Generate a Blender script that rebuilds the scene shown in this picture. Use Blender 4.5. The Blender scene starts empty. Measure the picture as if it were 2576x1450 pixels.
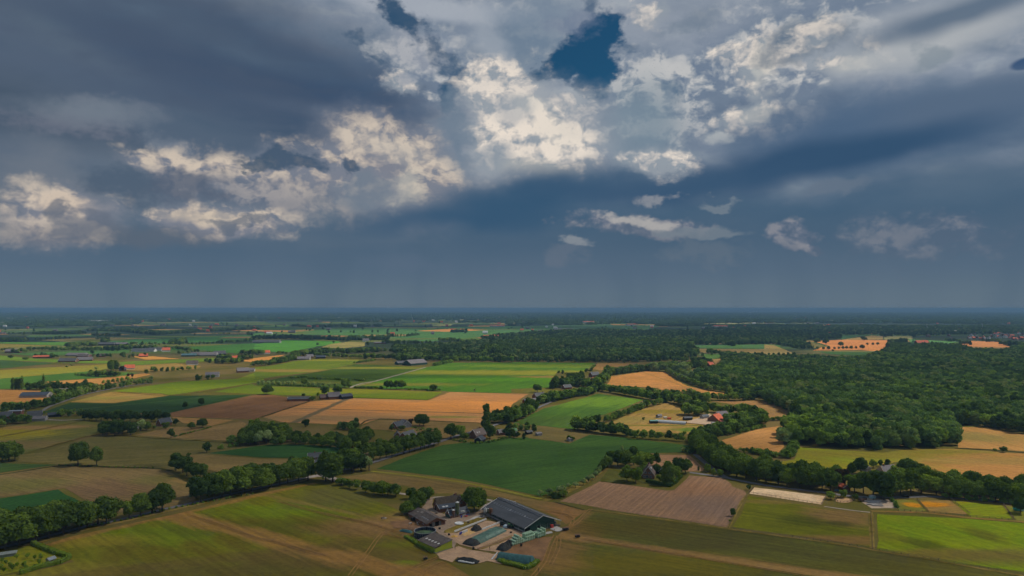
import bpy, math, random
import numpy as np
from mathutils import Vector, Matrix

scene = bpy.context.scene
COL = scene.collection
rnd = random.Random(7)
PI = math.pi

# ------------------------------------------------------------------ camera
CAM_H = 120.0                     # a drone at 120 m
HFOV = math.radians(73.74)
PITCH = math.radians(1.70)
F = 1288.0 / math.tan(HFOV / 2)   # focal length in units of a 2576-wide survey picture
cam_d = bpy.data.cameras.new("camera")
cam_d.sensor_width = 36.0
cam_d.angle = HFOV
cam_d.clip_start = 1.0
cam_d.clip_end = 200000.0
cam = bpy.data.objects.new("camera", cam_d)
COL.objects.link(cam)
cam.location = (0, 0, CAM_H)
cam.rotation_euler = (math.radians(90) + PITCH, 0, 0)
scene.camera = cam


def ray(px, py):
    """view direction through a point of the survey picture (2576 x 1450)"""
    x = (px - 1288.0) / F
    y = (725.0 - py) / F
    c, s = math.cos(PITCH), math.sin(PITCH)
    return Vector((x, c - y * s, s + y * c))


def G(px, py, z=0.0):
    """ground position surveyed at that point"""
    d = ray(px, py)
    t = (z - CAM_H) / d.z
    return (d.x * t, d.y * t)


def lin(c):
    out = []
    for v in c:
        v = v / 255.0
        out.append(v / 12.92 if v <= 0.04045 else ((v + 0.055) / 1.055) ** 2.4)
    return tuple(out)


# ------------------------------------------------------------------ sky and light
SUN_EL = math.radians(52)
SUN_AZ = math.radians(76)         # compass style: 0 = +Y (view direction), 90 = +X (right)
SKY_STRENGTH = 0.1
world = bpy.data.worlds.new("World")
scene.world = world
world.use_nodes = True
WT = world.node_tree
WT.nodes.clear()


class N:
    """tiny helper for building node trees"""
    def __init__(self, tree):
        self.t = tree

    def _in(self, node, idx, v):
        if v is None:
            return
        s = node.inputs[idx]
        if isinstance(v, bpy.types.NodeSocket):
            self.t.links.new(v, s)
        else:
            s.default_value = v

    def math(self, op, a, b=None, c=None, clamp=False):
        n = self.t.nodes.new("ShaderNodeMath"); n.operation = op; n.use_clamp = clamp
        self._in(n, 0, a); self._in(n, 1, b)
        if c is not None: self._in(n, 2, c)
        return n.outputs[0]

    def vmath(self, op, a, b=None, scale=None):
        n = self.t.nodes.new("ShaderNodeVectorMath"); n.operation = op
        self._in(n, 0, a); self._in(n, 1, b)
        if scale is not None: self._in(n, 3, scale)
        return n.outputs[1] if op in ("LENGTH", "DOT_PRODUCT", "DISTANCE") else n.outputs[0]

    def mapping(self, v, loc=(0, 0, 0), rot=0.0, scale=(1, 1, 1), kind="POINT"):
        n = self.t.nodes.new("ShaderNodeMapping"); n.vector_type = kind
        self._in(n, 0, v)
        n.inputs[1].default_value = loc
        n.inputs[2].default_value = (0, 0, rot)
        n.inputs[3].default_value = scale
        return n.outputs[0]

    def noise(self, v, scale, detail=4, rough=0.5, lac=2.0, dist=0.0, dims="3D"):
        n = self.t.nodes.new("ShaderNodeTexNoise"); n.noise_dimensions = dims
        self._in(n, "Vector", v)
        n.inputs["Scale"].default_value = scale
        n.inputs["Detail"].default_value = detail
        n.inputs["Roughness"].default_value = rough
        n.inputs["Lacunarity"].default_value = lac
        n.inputs["Distortion"].default_value = dist
        return n.outputs

    def voro(self, v, scale, detail=0, rough=0.5, feature="F1", smooth=None, dims="3D"):
        n = self.t.nodes.new("ShaderNodeTexVoronoi"); n.feature = feature; n.voronoi_dimensions = dims
        self._in(n, "Vector", v)
        n.inputs["Scale"].default_value = scale
        n.inputs["Detail"].default_value = detail
        n.inputs["Roughness"].default_value = rough
        if smooth is not None: n.inputs["Smoothness"].default_value = smooth
        return n.outputs

    def ss(self, v, a, b, lo=0.0, hi=1.0, kind="SMOOTHSTEP"):
        n = self.t.nodes.new("ShaderNodeMapRange"); n.interpolation_type = kind
        self._in(n, 0, v)
        for k, x in zip((1, 2, 3, 4), (a, b, lo, hi)):
            self._in(n, k, x)
        return n.outputs[0]

    def mix(self, f, a, b, mode="MIX"):
        n = self.t.nodes.new("ShaderNodeMix"); n.data_type = "RGBA"; n.blend_type = mode
        self._in(n, 0, f)
        for k, x in ((6, a), (7, b)):
            if not isinstance(x, bpy.types.NodeSocket) and len(x) == 3:
                x = tuple(x) + (1.0,)
            self._in(n, k, x)
        return n.outputs[2]

    def ramp(self, f, stops, mode="LINEAR"):
        n = self.t.nodes.new("ShaderNodeValToRGB"); n.color_ramp.interpolation = mode
        self._in(n, 0, f)
        e = n.color_ramp.elements
        while len(e) < len(stops): e.new(0.5)
        for k, (p, c) in zip(e, sorted(stops, key=lambda q: q[0])):
            k.position = p; k.color = tuple(c) + (1.0,)
        return n.outputs[0]

    def sep(self, v):
        n = self.t.nodes.new("ShaderNodeSeparateXYZ"); self._in(n, 0, v); return n.outputs

    def comb(self, x, y, z=0.0):
        n = self.t.nodes.new("ShaderNodeCombineXYZ")
        self._in(n, 0, x); self._in(n, 1, y); self._in(n, 2, z)
        return n.outputs[0]

def build_sky():
    w = N(WT)
    tc = WT.nodes.new("ShaderNodeTexCoord")
    d = tc.outputs["Generated"]                # the direction looked in
    x, y, z = w.sep(d)
    az = w.math("ARCTAN2", x, y)
    el = w.math("ARCSINE", w.math("MINIMUM", w.math("MAXIMUM", z, -1.0), 1.0))
    uv = w.comb(az, el, 1.0)
    d2 = w.vmath("MULTIPLY", d, (1.0, 1.0, 1.5))
    dst = w.vmath("MULTIPLY", d, (1.0, 1.0, 3.2))       # flattened, for stratus streaks

    # ---- shared noises
    warp = w.noise(d2, 5.0, 3, 0.55)[1]
    warp = w.vmath("SUBTRACT", warp, (0.5, 0.5, 0.5))
    warp2 = w.vmath("SUBTRACT", w.noise(d2, 16.0, 4, 0.6)[1], (0.5, 0.5, 0.5))
    n_lo = w.math("SUBTRACT", w.noise(d2, 6.0, 4, 0.5)[0], 0.5)
    n_hi = w.math("SUBTRACT", w.noise(d2, 15.0, 6, 0.60)[0], 0.5)
    n_st = w.math("SUBTRACT", w.noise(w.vmath("ADD", dst, w.vmath("SCALE", warp, None, 0.12)), 5.0, 6, 0.55)[0], 0.5)
    n_soft = w.math("SUBTRACT", w.noise(w.vmath("ADD", dst, w.vmath("SCALE", warp, None, 0.15)), 12.0, 5, 0.5)[0], 0.5)

    # ---- cauliflower relief: heaps of round lobes, lit by the sun from upper right
    uv2 = w.vmath("MULTIPLY", uv, (1.0, 1.35, 0.0))
    wv = w.vmath("SCALE", warp2, None, 0.035)

    def heap(v):
        a = w.voro(v, 7.5, 0, 0.5, "SMOOTH_F1", 0.35, "2D")[0]
        b = w.voro(v, 27.0, 3, 0.6, "F1", None, "2D")[0]
        return w.math("ADD", w.math("MULTIPLY", a, -1.5), w.math("MULTIPLY", b, -0.55))
    vA = w.vmath("ADD", uv2, wv)
    hA = heap(vA)
    hB = heap(w.vmath("ADD", vA, (0.009, 0.017, 0.0)))
    relief = w.math("SUBTRACT", hA, hB)                  # > 0 : facing up and right
    fine = w.math("SUBTRACT", w.noise(w.vmath("ADD", d2, w.vmath("SCALE", warp2, None, 0.02)), 40.0, 4, 0.65)[0], 0.5)
    hN = w.math("ADD", hA, 0.80)
    n_edge = w.math("ADD", w.math("MULTIPLY", hN, 0.6), w.math("ADD", w.math("MULTIPLY", n_hi, 1.3), w.math("MULTIPLY", fine, 0.5)))
    R = w.math("ADD", w.math("ADD", w.math("MULTIPLY", relief, 1.9), w.math("MULTIPLY", hN, 0.36)),
               w.math("ADD", w.math("MULTIPLY", fine, 0.55), w.math("ADD", w.math("MULTIPLY", n_hi, 0.5), w.math("MULTIPLY", n_lo, 0.6))))

    uvw = w.vmath("ADD", uv, w.vmath("MULTIPLY", warp, (0.06, 0.06, 0.0)))
    uvh = w.vmath("ADD", uv, w.vmath("ADD", w.vmath("MULTIPLY", warp, (0.03, 0.03, 0.0)), w.vmath("MULTIPLY", warp2, (0.035, 0.035, 0.0))))

    uvr = w.vmath("ADD", uv, w.vmath("MULTIPLY", warp2, (0.075, 0.075, 0.0)))
    n_rag = w.math("ADD", w.math("MULTIPLY", n_hi, 1.2), w.math("MULTIPLY", fine, 0.9))

    def ae(px, py):
        r = ray(px, py).normalized()
        return math.atan2(r.x, r.y), math.asin(r.z)

    def shape(px, py, rx, ry, rot, space):
        a0, e0 = ae(px, py)
        a1, _ = ae(px + rx, py)
        _, e1 = ae(px, py - ry)
        rx, ry = max(a1 - a0, 1e-3), max(e1 - e0, 1e-3)
        c, q = math.cos(math.radians(rot)), math.sin(math.radians(rot))
        x = w.vmath("DOT_PRODUCT", space, (c / rx, q / rx, -(a0 * c + e0 * q) / rx))
        y = w.vmath("DOT_PRODUCT", space, (-q / ry, c / ry, (a0 * q - e0 * c) / ry))
        return w.math("SUBTRACT", 1.0, w.math("SQRT", w.math("MULTIPLY_ADD", y, y, w.math("MULTIPLY", x, x)))), y

    S = 1.0 / SKY_STRENGTH
    # (everything is mixed at picture brightness and scaled to the background's strength once, at the end;
    # no socket type changes inside the chain: they would overflow the shader stack)

    def C(c):
        return lin(c)

    # ---- hazy base below the cloud deck
    e = lambda py: ae(1288, py)[1] / (PI / 2)
    t = w.math("DIVIDE", el, PI / 2)
    base = w.ramp(t, [(0.0, lin((104, 118, 132))), (e(740), lin((98, 114, 130))), (e(690), lin((88, 106, 127))),
                      (e(620), lin((75, 97, 121))), (e(540), lin((64, 92, 119))), (e(430), lin((66, 92, 120)))])
    base = w.mix(w.ss(n_st, -0.3, 0.35, 0.0, 0.35), base, C((96, 110, 130)))
    shaft = w.noise(w.vmath("MULTIPLY", uvw, (1.0, 0.12, 0.0)), 9.0, 3, 0.5)[0]       # faint rain shafts under the deck
    base = w.mix(w.ss(shaft, 0.42, 0.7, 0.0, 0.35), base, C((78, 98, 120)))
    # ---- the sheet of high cloud above it, uneven and streaked
    sheet = w.ramp(w.math("ADD", w.math("ADD", w.math("MULTIPLY", n_st, 1.0), w.math("MULTIPLY", n_soft, 0.7)), w.math("ADD", w.math("MULTIPLY", n_hi, 0.5), 0.5)),
                   [(0.15, lin((88, 104, 130))), (0.42, lin((118, 130, 150))), (0.6, lin((140, 147, 164))), (0.85, lin((182, 184, 190)))])
    sh_a = w.ss(w.math("ADD", el, w.math("MULTIPLY", n_lo, 0.12)), ae(0, 520)[1] , ae(1288, 330)[1])
    col = w.mix(sh_a, base, sheet)

    sky = WT.nodes.new("ShaderNodeTexSky")
    sky.sky_type = "NISHITA"; sky.sun_disc = False
    sky.sun_elevation = SUN_EL; sky.sun_rotation = SUN_AZ
    sky.altitude = 100; sky.air_density = 1.0; sky.dust_density = 0.6; sky.ozone_density = 2.0
    clear = w.mix(1.0, sky.outputs[0], (0.0085, 0.026, 0.034), "MULTIPLY")

    def stroke(col, px, py, rx, ry, rot, c, op=1.0, soft=0.5, amp=0.5, kind="st", under=None):
        space, nz = {"st": (uvw, n_st), "so": (uvw, n_soft), "hi": (uvh, n_hi), "cu": (uvh, n_edge), "ra": (uvr, n_rag)}[kind]
        s, yl = shape(px, py, rx, ry, rot, space)
        s = w.math("MULTIPLY_ADD", nz, amp, s)
        a = w.ss(s, -soft * 0.5, soft, 0.0, op)
        if isinstance(c, bpy.types.NodeSocket):
            if under: c = w.mix(w.ss(w.math("MULTIPLY_ADD", n_hi, 2.2, yl), 0.35, -1.0, 0.0, 0.62), c, C(under))   # the shaded underside of a heap
            return w.mix(a, col, c)
        return w.mix(a, col, C(c))

    def cumulus(c_lit, c_mid, c_dark, bias=0.0, R_=R):
        f = w.math("MULTIPLY_ADD", R_, 0.62, 0.53 + bias)
        o = w.ramp(f, [(0.24, lin(c_dark)), (0.52, lin(c_mid)), (0.80, lin(c_lit))])
        return o

    white = cumulus((238, 220, 209), (200, 190, 188), (150, 155, 166), 0.03)
    grey = cumulus((196, 191, 193), (152, 156, 168), (114, 126, 148), 0.02)
    warm = cumulus((212, 192, 178), (176, 163, 160), (124, 127, 142), 0.0)
    dim = cumulus((140, 138, 148), (112, 118, 136), (88, 102, 124), 0.04)
    for s in STROKES:
        px, py, rx, ry, rot, c = s[:6]
        un = {"white": (142, 146, 158), "warm": (132, 130, 142), "grey": (112, 124, 144), "dim": (92, 104, 124)}.get(c) if isinstance(c, str) else None
        if isinstance(c, str):
            c = {"white": white, "grey": grey, "warm": warm, "dim": dim, "clear": clear}[c]
        col = stroke(col, px, py, rx, ry, rot, c, *s[6:], under=un)
    col = w.mix(1.0, col, (S * 0.925, S * 0.985, S * 0.965), "MULTIPLY")
    bg = WT.nodes.new("ShaderNodeBackground")
    WT.links.new(col, bg.inputs[0]); bg.inputs[1].default_value = SKY_STRENGTH
    out = WT.nodes.new("ShaderNodeOutputWorld")
    WT.links.new(bg.outputs[0], out.inputs[0])


# cloud masses: place, half-axes, tilt, colour or kind, opacity, softness, raggedness, edge noise
STROKES = [
    # upper grey sheet
    (1250, 60, 420, 140, -12, "grey", 0.7, 0.60, 0.9, "cu"),
    (1900, 160, 560, 240, 10, "grey", 0.85, 0.60, 0.9, "cu"),
    (1650, 40, 300, 90, 0, (150, 154, 168), 0.6, 0.8, 0.9, "st"),
    (2250, 90, 460, 60, 8, (170, 171, 180), 0.7, 0.7, 0.9, "st"),
    (1050, 12, 360, 40, -4, (170, 172, 184), 0.85, 0.6, 0.6, "st"),
    # the dark stratus on the left
    (250, 200, 760, 330, 4, (78, 92, 113), 0.95, 0.5, 0.6, "st"),
    (720, 235, 470, 150, -8, (61, 82, 111), 0.95, 0.6, 0.5, "st"),
    (500, 300, 520, 80, -6, (63, 81, 106), 0.8, 0.7, 0.6, "st"),
    (160, 330, 330, 60, -6, (66, 82, 102), 0.8, 0.7, 0.6, "st"),
    (60, 240, 260, 60, -3, (63, 78, 96), 0.7, 0.8, 0.7, "st"),
    (420, 60, 420, 50, -10, (93, 108, 128), 0.8, 0.9, 0.9, "st"),
    (160, 100, 240, 40, -14, (95, 108, 124), 0.6, 0.9, 0.9, "st"),
    (760, 280, 160, 26, -6, (93, 106, 128), 0.5, 0.9, 0.9, "st"),
    (300, 230, 560, 240, -10, (93, 104, 124), 0.55, 0.9, 2.2, "so"),
    (500, 120, 500, 160, -10, (63, 76, 100), 0.5, 0.9, 2.0, "so"),
    (230, 300, 180, 40, 8, (119, 120, 136), 0.6, 0.8, 1.8, "ra"),
    # towers round the blue gap
    (1330, 120, 170, 130, 40, (113, 129, 150), 0.8, 0.7, 0.7, "st"),
    (1240, 110, 40, 110, 32, (165, 168, 180), 0.6, 0.6, 0.8, "hi"),
    (1060, 165, 130, 130, -20, "grey", 1.0, 0.42, 0.8, "cu"),
    (1050, 130, 90, 60, -20, (160, 160, 172), 0.6, 0.5, 0.8, "hi"),
    (1000, 215, 80, 50, -16, "white", 0.9, 0.42, 0.9, "cu"),
    (1020, 205, 40, 24, 0, (142, 148, 164), 0.8, 0.35, 0.6, "cu"),
    (1640, 260, 230, 200, 0, "grey", 0.9, 0.42, 0.7, "cu"),
    (1220, 210, 100, 60, 0, "white", 0.8, 0.42, 0.8, "cu"),
    # the blue gap
    (1405, 163, 120, 34, 20, "clear", 1.0, 0.30, 0.9, "ra"),
    (1475, 130, 95, 62, 16, "clear", 1.0, 0.30, 0.9, "ra"),
    (1520, 90, 52, 62, -10, "clear", 1.0, 0.30, 0.9, "ra"),
    (1505, 185, 44, 62, 0, "clear", 1.0, 0.30, 1.0, "ra"),
    (1480, 15, 30, 44, 10, "clear", 0.7, 0.60, 1.3, "ra"),
    (1005, 48, 66, 28, -42, "clear", 0.9, 0.60, 1.8, "ra"),
    (905, 82, 26, 16, 0, "clear", 0.5, 0.60, 1.3, "ra"),
    (945, 140, 36, 16, -30, "clear", 0.6, 0.60, 1.4, "ra"),
    (1140, 160, 100, 30, -45, "clear", 0.7, 0.70, 2.4, "ra"),
    (1122, 245, 26, 46, 0, "clear", 0.85, 0.60, 1.8, "ra"),
    (1685, 240, 34, 24, -30, "clear", 0.45, 0.70, 1.5, "ra"),
    (1570, 130, 30, 20, 0, "clear", 0.5, 0.60, 1.5, "ra"),
    (2575, 150, 44, 16, 0, (38, 72, 114), 0.9, 0.3, 0.4, "st"),
    (1440, 60, 80, 50, 0, (109, 120, 146), 0.5, 0.6, 1.8, "ra"),
    # big heaps in the middle
    (1290, 245, 165, 100, -10, "white", 1.0, 0.42, 0.6, "cu"),
    (1450, 262, 100, 52, 0, "white", 0.9, 0.42, 0.6, "cu"),
    (1340, 350, 240, 150, 0, (168, 168, 176), 0.8, 0.5, 0.7, "hi"),
    (1350, 350, 210, 140, 0, "white", 1.0, 0.42, 0.6, "cu"),
    (1370, 390, 185, 95, -6, "white", 1.0, 0.42, 0.6, "cu"),
    (1300, 285, 60, 36, 10, (160, 162, 172), 0.6, 0.6, 0.8, "cu"),
    (1350, 275, 70, 30, 0, (206, 200, 194), 0.3, 0.6, 0.6, "cu"),
    (1420, 330, 100, 40, -10, (214, 204, 195), 0.25, 0.7, 0.6, "cu"),
    (1350, 425, 120, 30, -8, (208, 198, 188), 0.3, 0.6, 0.7, "cu"),
    (1240, 400, 60, 36, 20, (140, 148, 162), 0.6, 0.6, 0.8, "cu"),
    (1150, 350, 50, 110, 10, (104, 121, 142), 0.7, 0.6, 1.5, "ra"),
    (1620, 310, 110, 130, 0, (123, 139, 155), 0.75, 0.7, 0.8, "hi"),
    # right hand heaps
    (1910, 165, 60, 150, -14, "white", 0.9, 0.42, 0.9, "cu"),
    (1925, 150, 26, 90, -8, (222, 212, 202), 0.4, 0.6, 1.4, "cu"),
    (1935, 220, 50, 30, 0, (222, 212, 202), 0.4, 0.5, 0.7, "hi"),
    (1830, 130, 60, 40, 0, "white", 0.8, 0.42, 1.0, "cu"),
    (1880, 300, 120, 66, 10, "white", 0.85, 0.42, 0.9, "cu"),
    (1910, 295, 60, 30, 0, (206, 198, 192), 0.4, 0.6, 0.7, "cu"),
    (1820, 350, 50, 24, 0, (190, 188, 190), 0.8, 0.4, 0.7, "cu"),
    (2110, 160, 150, 44, 4, "white", 0.7, 0.50, 1.0, "cu"),
    (2150, 165, 70, 20, 4, (212, 204, 196), 0.4, 0.6, 0.6, "cu"),
    (2330, 120, 280, 44, 9, (178, 177, 182), 0.8, 0.8, 0.6, "st"),
    (2000, 225, 110, 60, 0, "grey", 0.9, 0.42, 0.9, "cu"),
    (2010, 100, 130, 60, 0, (98, 113, 133), 0.75, 0.5, 1.2, "cu"),
    (2050, 85, 80, 26, 20, "white", 0.7, 0.50, 1.8, "ra"),
    (1700, 60, 120, 50, 10, (100, 116, 137), 0.6, 0.6, 1.2, "cu"),
    (1640, 40, 50, 30, 0, "white", 0.7, 0.60, 1.6, "ra"),
    (2350, 150, 70, 26, 4, (121, 133, 147), 0.6, 0.7, 1.4, "ra"),
    (2400, 40, 280, 36, 8, (83, 102, 126), 0.85, 0.8, 0.6, "st"),
    # lower left heaps
    (560, 490, 520, 110, -2, (111, 120, 135), 0.75, 0.7, 0.9, "st"),
    (120, 500, 200, 120, -10, (115, 120, 133), 0.7, 0.6, 0.9, "hi"),
    (980, 430, 220, 140, -20, (136, 137, 150), 0.7, 0.6, 0.8, "hi"),
    (480, 330, 260, 60, -10, (87, 102, 122), 0.5, 0.8, 0.9, "st"),
    (240, 285, 170, 36, 4, (117, 125, 139), 0.8, 0.8, 1.2, "hi"),
    (420, 360, 90, 40, -20, (119, 126, 141), 0.8, 0.6, 1.2, "cu"),
    (700, 450, 320, 100, -4, "warm", 0.9, 0.60, 0.7, "cu"),
    (600, 420, 110, 34, 0, "warm", 0.9, 0.42, 0.7, "cu"),
    (820, 440, 90, 50, 0, "warm", 0.9, 0.42, 0.7, "cu"),
    (420, 420, 190, 55, -8, "warm", 0.9, 0.45, 0.8, "cu"),
    (1000, 400, 165, 115, -20, "warm", 1.0, 0.42, 0.5, "cu"),
    (1000, 380, 130, 50, -10, (196, 184, 177), 0.5, 0.7, 0.6, "cu"),
    (1015, 470, 62, 90, -10, (214, 202, 188), 0.45, 0.6, 1.3, "cu"),
    (900, 460, 90, 66, 0, "warm", 1.0, 0.42, 0.6, "cu"),
    (910, 480, 80, 50, 0, (115, 125, 141), 0.75, 0.5, 1.5, "ra"),
    (560, 480, 330, 50, 0, "dim", 0.65, 0.6, 0.9, "cu"),
    (165, 535, 190, 105, -10, "warm", 1.0, 0.42, 0.6, "cu"),
    (170, 510, 110, 40, -14, (206, 184, 170), 0.6, 0.6, 0.7, "cu"),
    (530, 556, 220, 54, 0, "warm", 1.0, 0.42, 0.6, "cu"),
    (520, 545, 150, 26, 0, (206, 186, 170), 0.6, 0.6, 0.7, "cu"),
    (310, 590, 280, 32, 0, (98, 104, 118), 0.6, 0.7, 0.8, "hi"),
    # scuds in front
    (735, 408, 80, 28, 4, (68, 87, 111), 0.9, 0.45, 1.5, "ra"),
    (640, 415, 50, 18, 0, (72, 90, 112), 0.85, 0.45, 1.6, "ra"),
    (878, 418, 24, 14, 0, (70, 88, 112), 0.85, 0.45, 1.6, "ra"),
    (300, 455, 100, 46, -14, (79, 94, 115), 0.85, 0.6, 1.5, "ra"),
    (470, 470, 100, 40, 0, (87, 97, 117), 0.75, 0.6, 1.7, "ra"),
    (600, 568, 90, 18, -3, (96, 106, 124), 0.75, 0.45, 1.7, "ra"),
    (150, 540, 30, 26, 0, (106, 111, 125), 0.75, 0.5, 1.7, "ra"),
    (200, 570, 60, 30, 0, (102, 109, 126), 0.7, 0.5, 1.7, "ra"),
    # dark band through the middle and to the right
    (2200, 330, 520, 110, 5, (78, 100, 129), 0.96, 0.6, 0.45, "st"),
    (2420, 260, 300, 75, 6, (89, 106, 131), 0.9, 0.6, 0.5, "st"),
    (2080, 400, 560, 55, 6, (53, 81, 112), 0.97, 0.7, 0.35, "st"),
    (1330, 500, 330, 62, 10, (55, 86, 116), 0.95, 0.8, 0.4, "st"),
    (1650, 470, 350, 34, 2, (59, 86, 116), 0.85, 0.9, 0.4, "st"),
    (1130, 560, 330, 30, 3, (55, 86, 116), 0.75, 1.0, 0.5, "st"),
    (1660, 412, 130, 46, -8, "white", 1.0, 0.42, 0.6, "cu"),
    (2450, 470, 260, 46, 8, (87, 106, 128), 0.6, 0.9, 0.4, "st"),
    # small far heaps low over the horizon
    (1640, 490, 110, 20, 0, (146, 146, 155), 0.75, 0.35, 1.4, "cu"),
    (1590, 556, 190, 34, -6, "dim", 1.0, 0.3, 0.8, "cu"),
    (1590, 545, 120, 20, -8, (176, 169, 169), 0.85, 0.35, 0.9, "cu"),
    (1450, 598, 50, 18, -10, (140, 143, 152), 0.8, 0.3, 1.0, "cu"),
    (1800, 520, 42, 15, 0, (117, 127, 141), 0.8, 0.5, 1.5, "ra"),
    (1760, 578, 110, 14, -3, (117, 126, 139), 0.8, 0.35, 0.9, "cu"),
    (2010, 600, 76, 48, -14, "dim", 0.85, 0.2, 0.8, "cu"),
    (2050, 630, 50, 28, -20, "dim", 0.7, 0.2, 0.8, "cu"),
    (2320, 600, 220, 60, 0, "dim", 0.5, 0.6, 1.5, "ra"),
    (2100, 478, 110, 18, 8, (104, 116, 135), 0.75, 0.5, 0.8, "cu"),
    (1420, 640, 60, 26, 0, (106, 114, 131), 0.5, 0.6, 1.8, "ra"),
    (1790, 635, 100, 36, 0, (106, 116, 131), 0.45, 0.6, 1.8, "ra"),
    (1010, 660, 120, 26, 0, (93, 108, 130), 0.4, 0.6, 0.9, "cu"),
]
build_sky()
try:
    world.cycles.sampling_method = "NONE"
except Exception:
    pass

sun_d = bpy.data.lights.new("sun", "SUN")
sun_d.energy = 3.6
sun_d.angle = math.radians(0.6)
sun_d.color = (1.0, 0.93, 0.82)
sun = bpy.data.objects.new("sun", sun_d)
COL.objects.link(sun)
sun_dir = Vector((math.sin(SUN_AZ) * math.cos(SUN_EL), math.cos(SUN_AZ) * math.cos(SUN_EL), math.sin(SUN_EL)))
sun.rotation_euler = sun_dir.to_track_quat("Z", "Y").to_euler()
sun.location = (0, 0, 300)

vs = scene.view_settings
vs.view_transform = "Standard"
vs.look = "None"
vs.exposure = 0.0
vs.gamma = 1.0
vs.use_curve_mapping = False

try:
    cy = scene.cycles
    cy.use_denoising = True
    cy.use_adaptive_sampling = True
    cy.adaptive_threshold = 0.03
    cy.adaptive_min_samples = 12
    cy.max_bounces = 4
    cy.diffuse_bounces = 2
    cy.glossy_bounces = 1
    cy.transmission_bounces = 2
    cy.transparent_max_bounces = 10
    cy.volume_bounces = 0
except Exception:
    pass

# ------------------------------------------------------------------ helpers for things
RG = {  # survey sheets: offset and scale into the survey picture
    "f": (0.0, 0.0, 1.0), "r1": (0.0, 754.7, .2602), "r2": (644.0, 754.7, .2602), "r3": (1288.0, 754.7, .2602),
    "r4": (1932.0, 754.7, .2602), "b1": (0.0, 1132.0, .25), "b2": (503.1, 1069.1, .2624),
    "b3": (1383.6, 1069.1, .2624), "b4": (1932.0, 1069.1, .2624), "fm": (981.1, 1207.5, .1953)}


def S2(sheet, x, y):
    ox, oy, s = RG[sheet]
    return ox + x * s, oy + y * s


def GP(sheet, x, y, z=0.0):
    return G(*S2(sheet, x, y), z)


def tag(o, label=None, cat=None, group=None, kind=None):
    if label: o["label"] = label
    if cat: o["category"] = cat
    if group: o["group"] = group
    if kind: o["kind"] = kind
    return o


def mesh_obj(name, verts, faces, mat=None, parent=None, smooth=False):
    me = bpy.data.meshes.new(name)
    me.from_pydata([tuple(v) for v in verts], [], faces)
    me.update()
    if mat: me.materials.append(mat)
    if smooth: me.polygons.foreach_set("use_smooth", [True] * len(me.polygons))
    o = bpy.data.objects.new(name, me)
    COL.objects.link(o)
    if parent: o.parent = parent
    return o


def share(name, me, parent=None, loc=(0, 0, 0), rotz=0.0, scale=None):
    o = bpy.data.objects.new(name, me)
    COL.objects.link(o)
    o.location = loc; o.rotation_euler = (0, 0, rotz)
    if scale: o.scale = scale
    if parent: o.parent = parent
    return o


def empty(name, loc, rotz=0.0, label=None, cat=None, group=None):
    o = bpy.data.objects.new(name, None)
    o.empty_display_size = 1.0
    COL.objects.link(o)
    o.location = loc; o.rotation_euler = (0, 0, rotz)
    return tag(o, label, cat, group)


class MB:
    """collects boxes, tubes and polygons into ONE mesh"""
    def __init__(self): self.v, self.f = [], []

    def add(self, vs, fs):
        n = len(self.v)
        self.v += [tuple(v) for v in vs]
        self.f += [tuple(i + n for i in f) for f in fs]
        return self

    def box(self, x0, y0, z0, x1, y1, z1):
        return self.add([(x0, y0, z0), (x1, y0, z0), (x1, y1, z0), (x0, y1, z0), (x0, y0, z1), (x1, y0, z1), (x1, y1, z1), (x0, y1, z1)],
                        [(0, 3, 2, 1), (4, 5, 6, 7), (0, 1, 5, 4), (1, 2, 6, 5), (2, 3, 7, 6), (3, 0, 4, 7)])

    def tube(self, a, b, r0, r1=None, n=8, caps=True):
        r1 = r0 if r1 is None else r1
        a, b = Vector(a), Vector(b)
        d = (b - a).normalized()
        u = d.orthogonal().normalized(); w = d.cross(u)
        vs = []
        for p, r in ((a, r0), (b, r1)):
            for k in range(n):
                t = 2 * PI * k / n
                vs.append(p + (u * math.cos(t) + w * math.sin(t)) * r)
        fs = [(k, (k + 1) % n, n + (k + 1) % n, n + k) for k in range(n)]
        if caps: fs += [tuple(reversed(range(n))), tuple(range(n, 2 * n))]
        return self.add(vs, fs)

    def lathe(self, prof, n=16, c=(0, 0)):
        vs = [(c[0] + r * math.cos(2 * PI * k / n), c[1] + r * math.sin(2 * PI * k / n), z) for r, z in prof for k in range(n)]
        fs = [(i * n + k, i * n + (k + 1) % n, (i + 1) * n + (k + 1) % n, (i + 1) * n + k) for i in range(len(prof) - 1) for k in range(n)]
        return self.add(vs, fs)

    def slab(self, p, t):
        """a quad or polygon given thickness t downwards along its normal"""
        p = [Vector(q) for q in p]
        nn = (p[1] - p[0]).cross(p[2] - p[0]).normalized() * t
        m = len(p)
        vs = p + [q - nn for q in p]
        fs = [tuple(range(m)), tuple(reversed(range(m, 2 * m)))]
        fs += [(k, m + k, m + (k + 1) % m, (k + 1) % m) for k in range(m)]
        return self.add(vs, fs)

    def build(self, name, mat, parent=None, smooth=False):
        return mesh_obj(name, self.v, self.f, mat, parent, smooth)


# ------------------------------------------------------------------ materials
MATS = {}


def new_mat(name):
    m = bpy.data.materials.new(name)
    m.use_nodes = True
    m.node_tree.nodes.clear()
    return m, N(m.node_tree)


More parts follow.
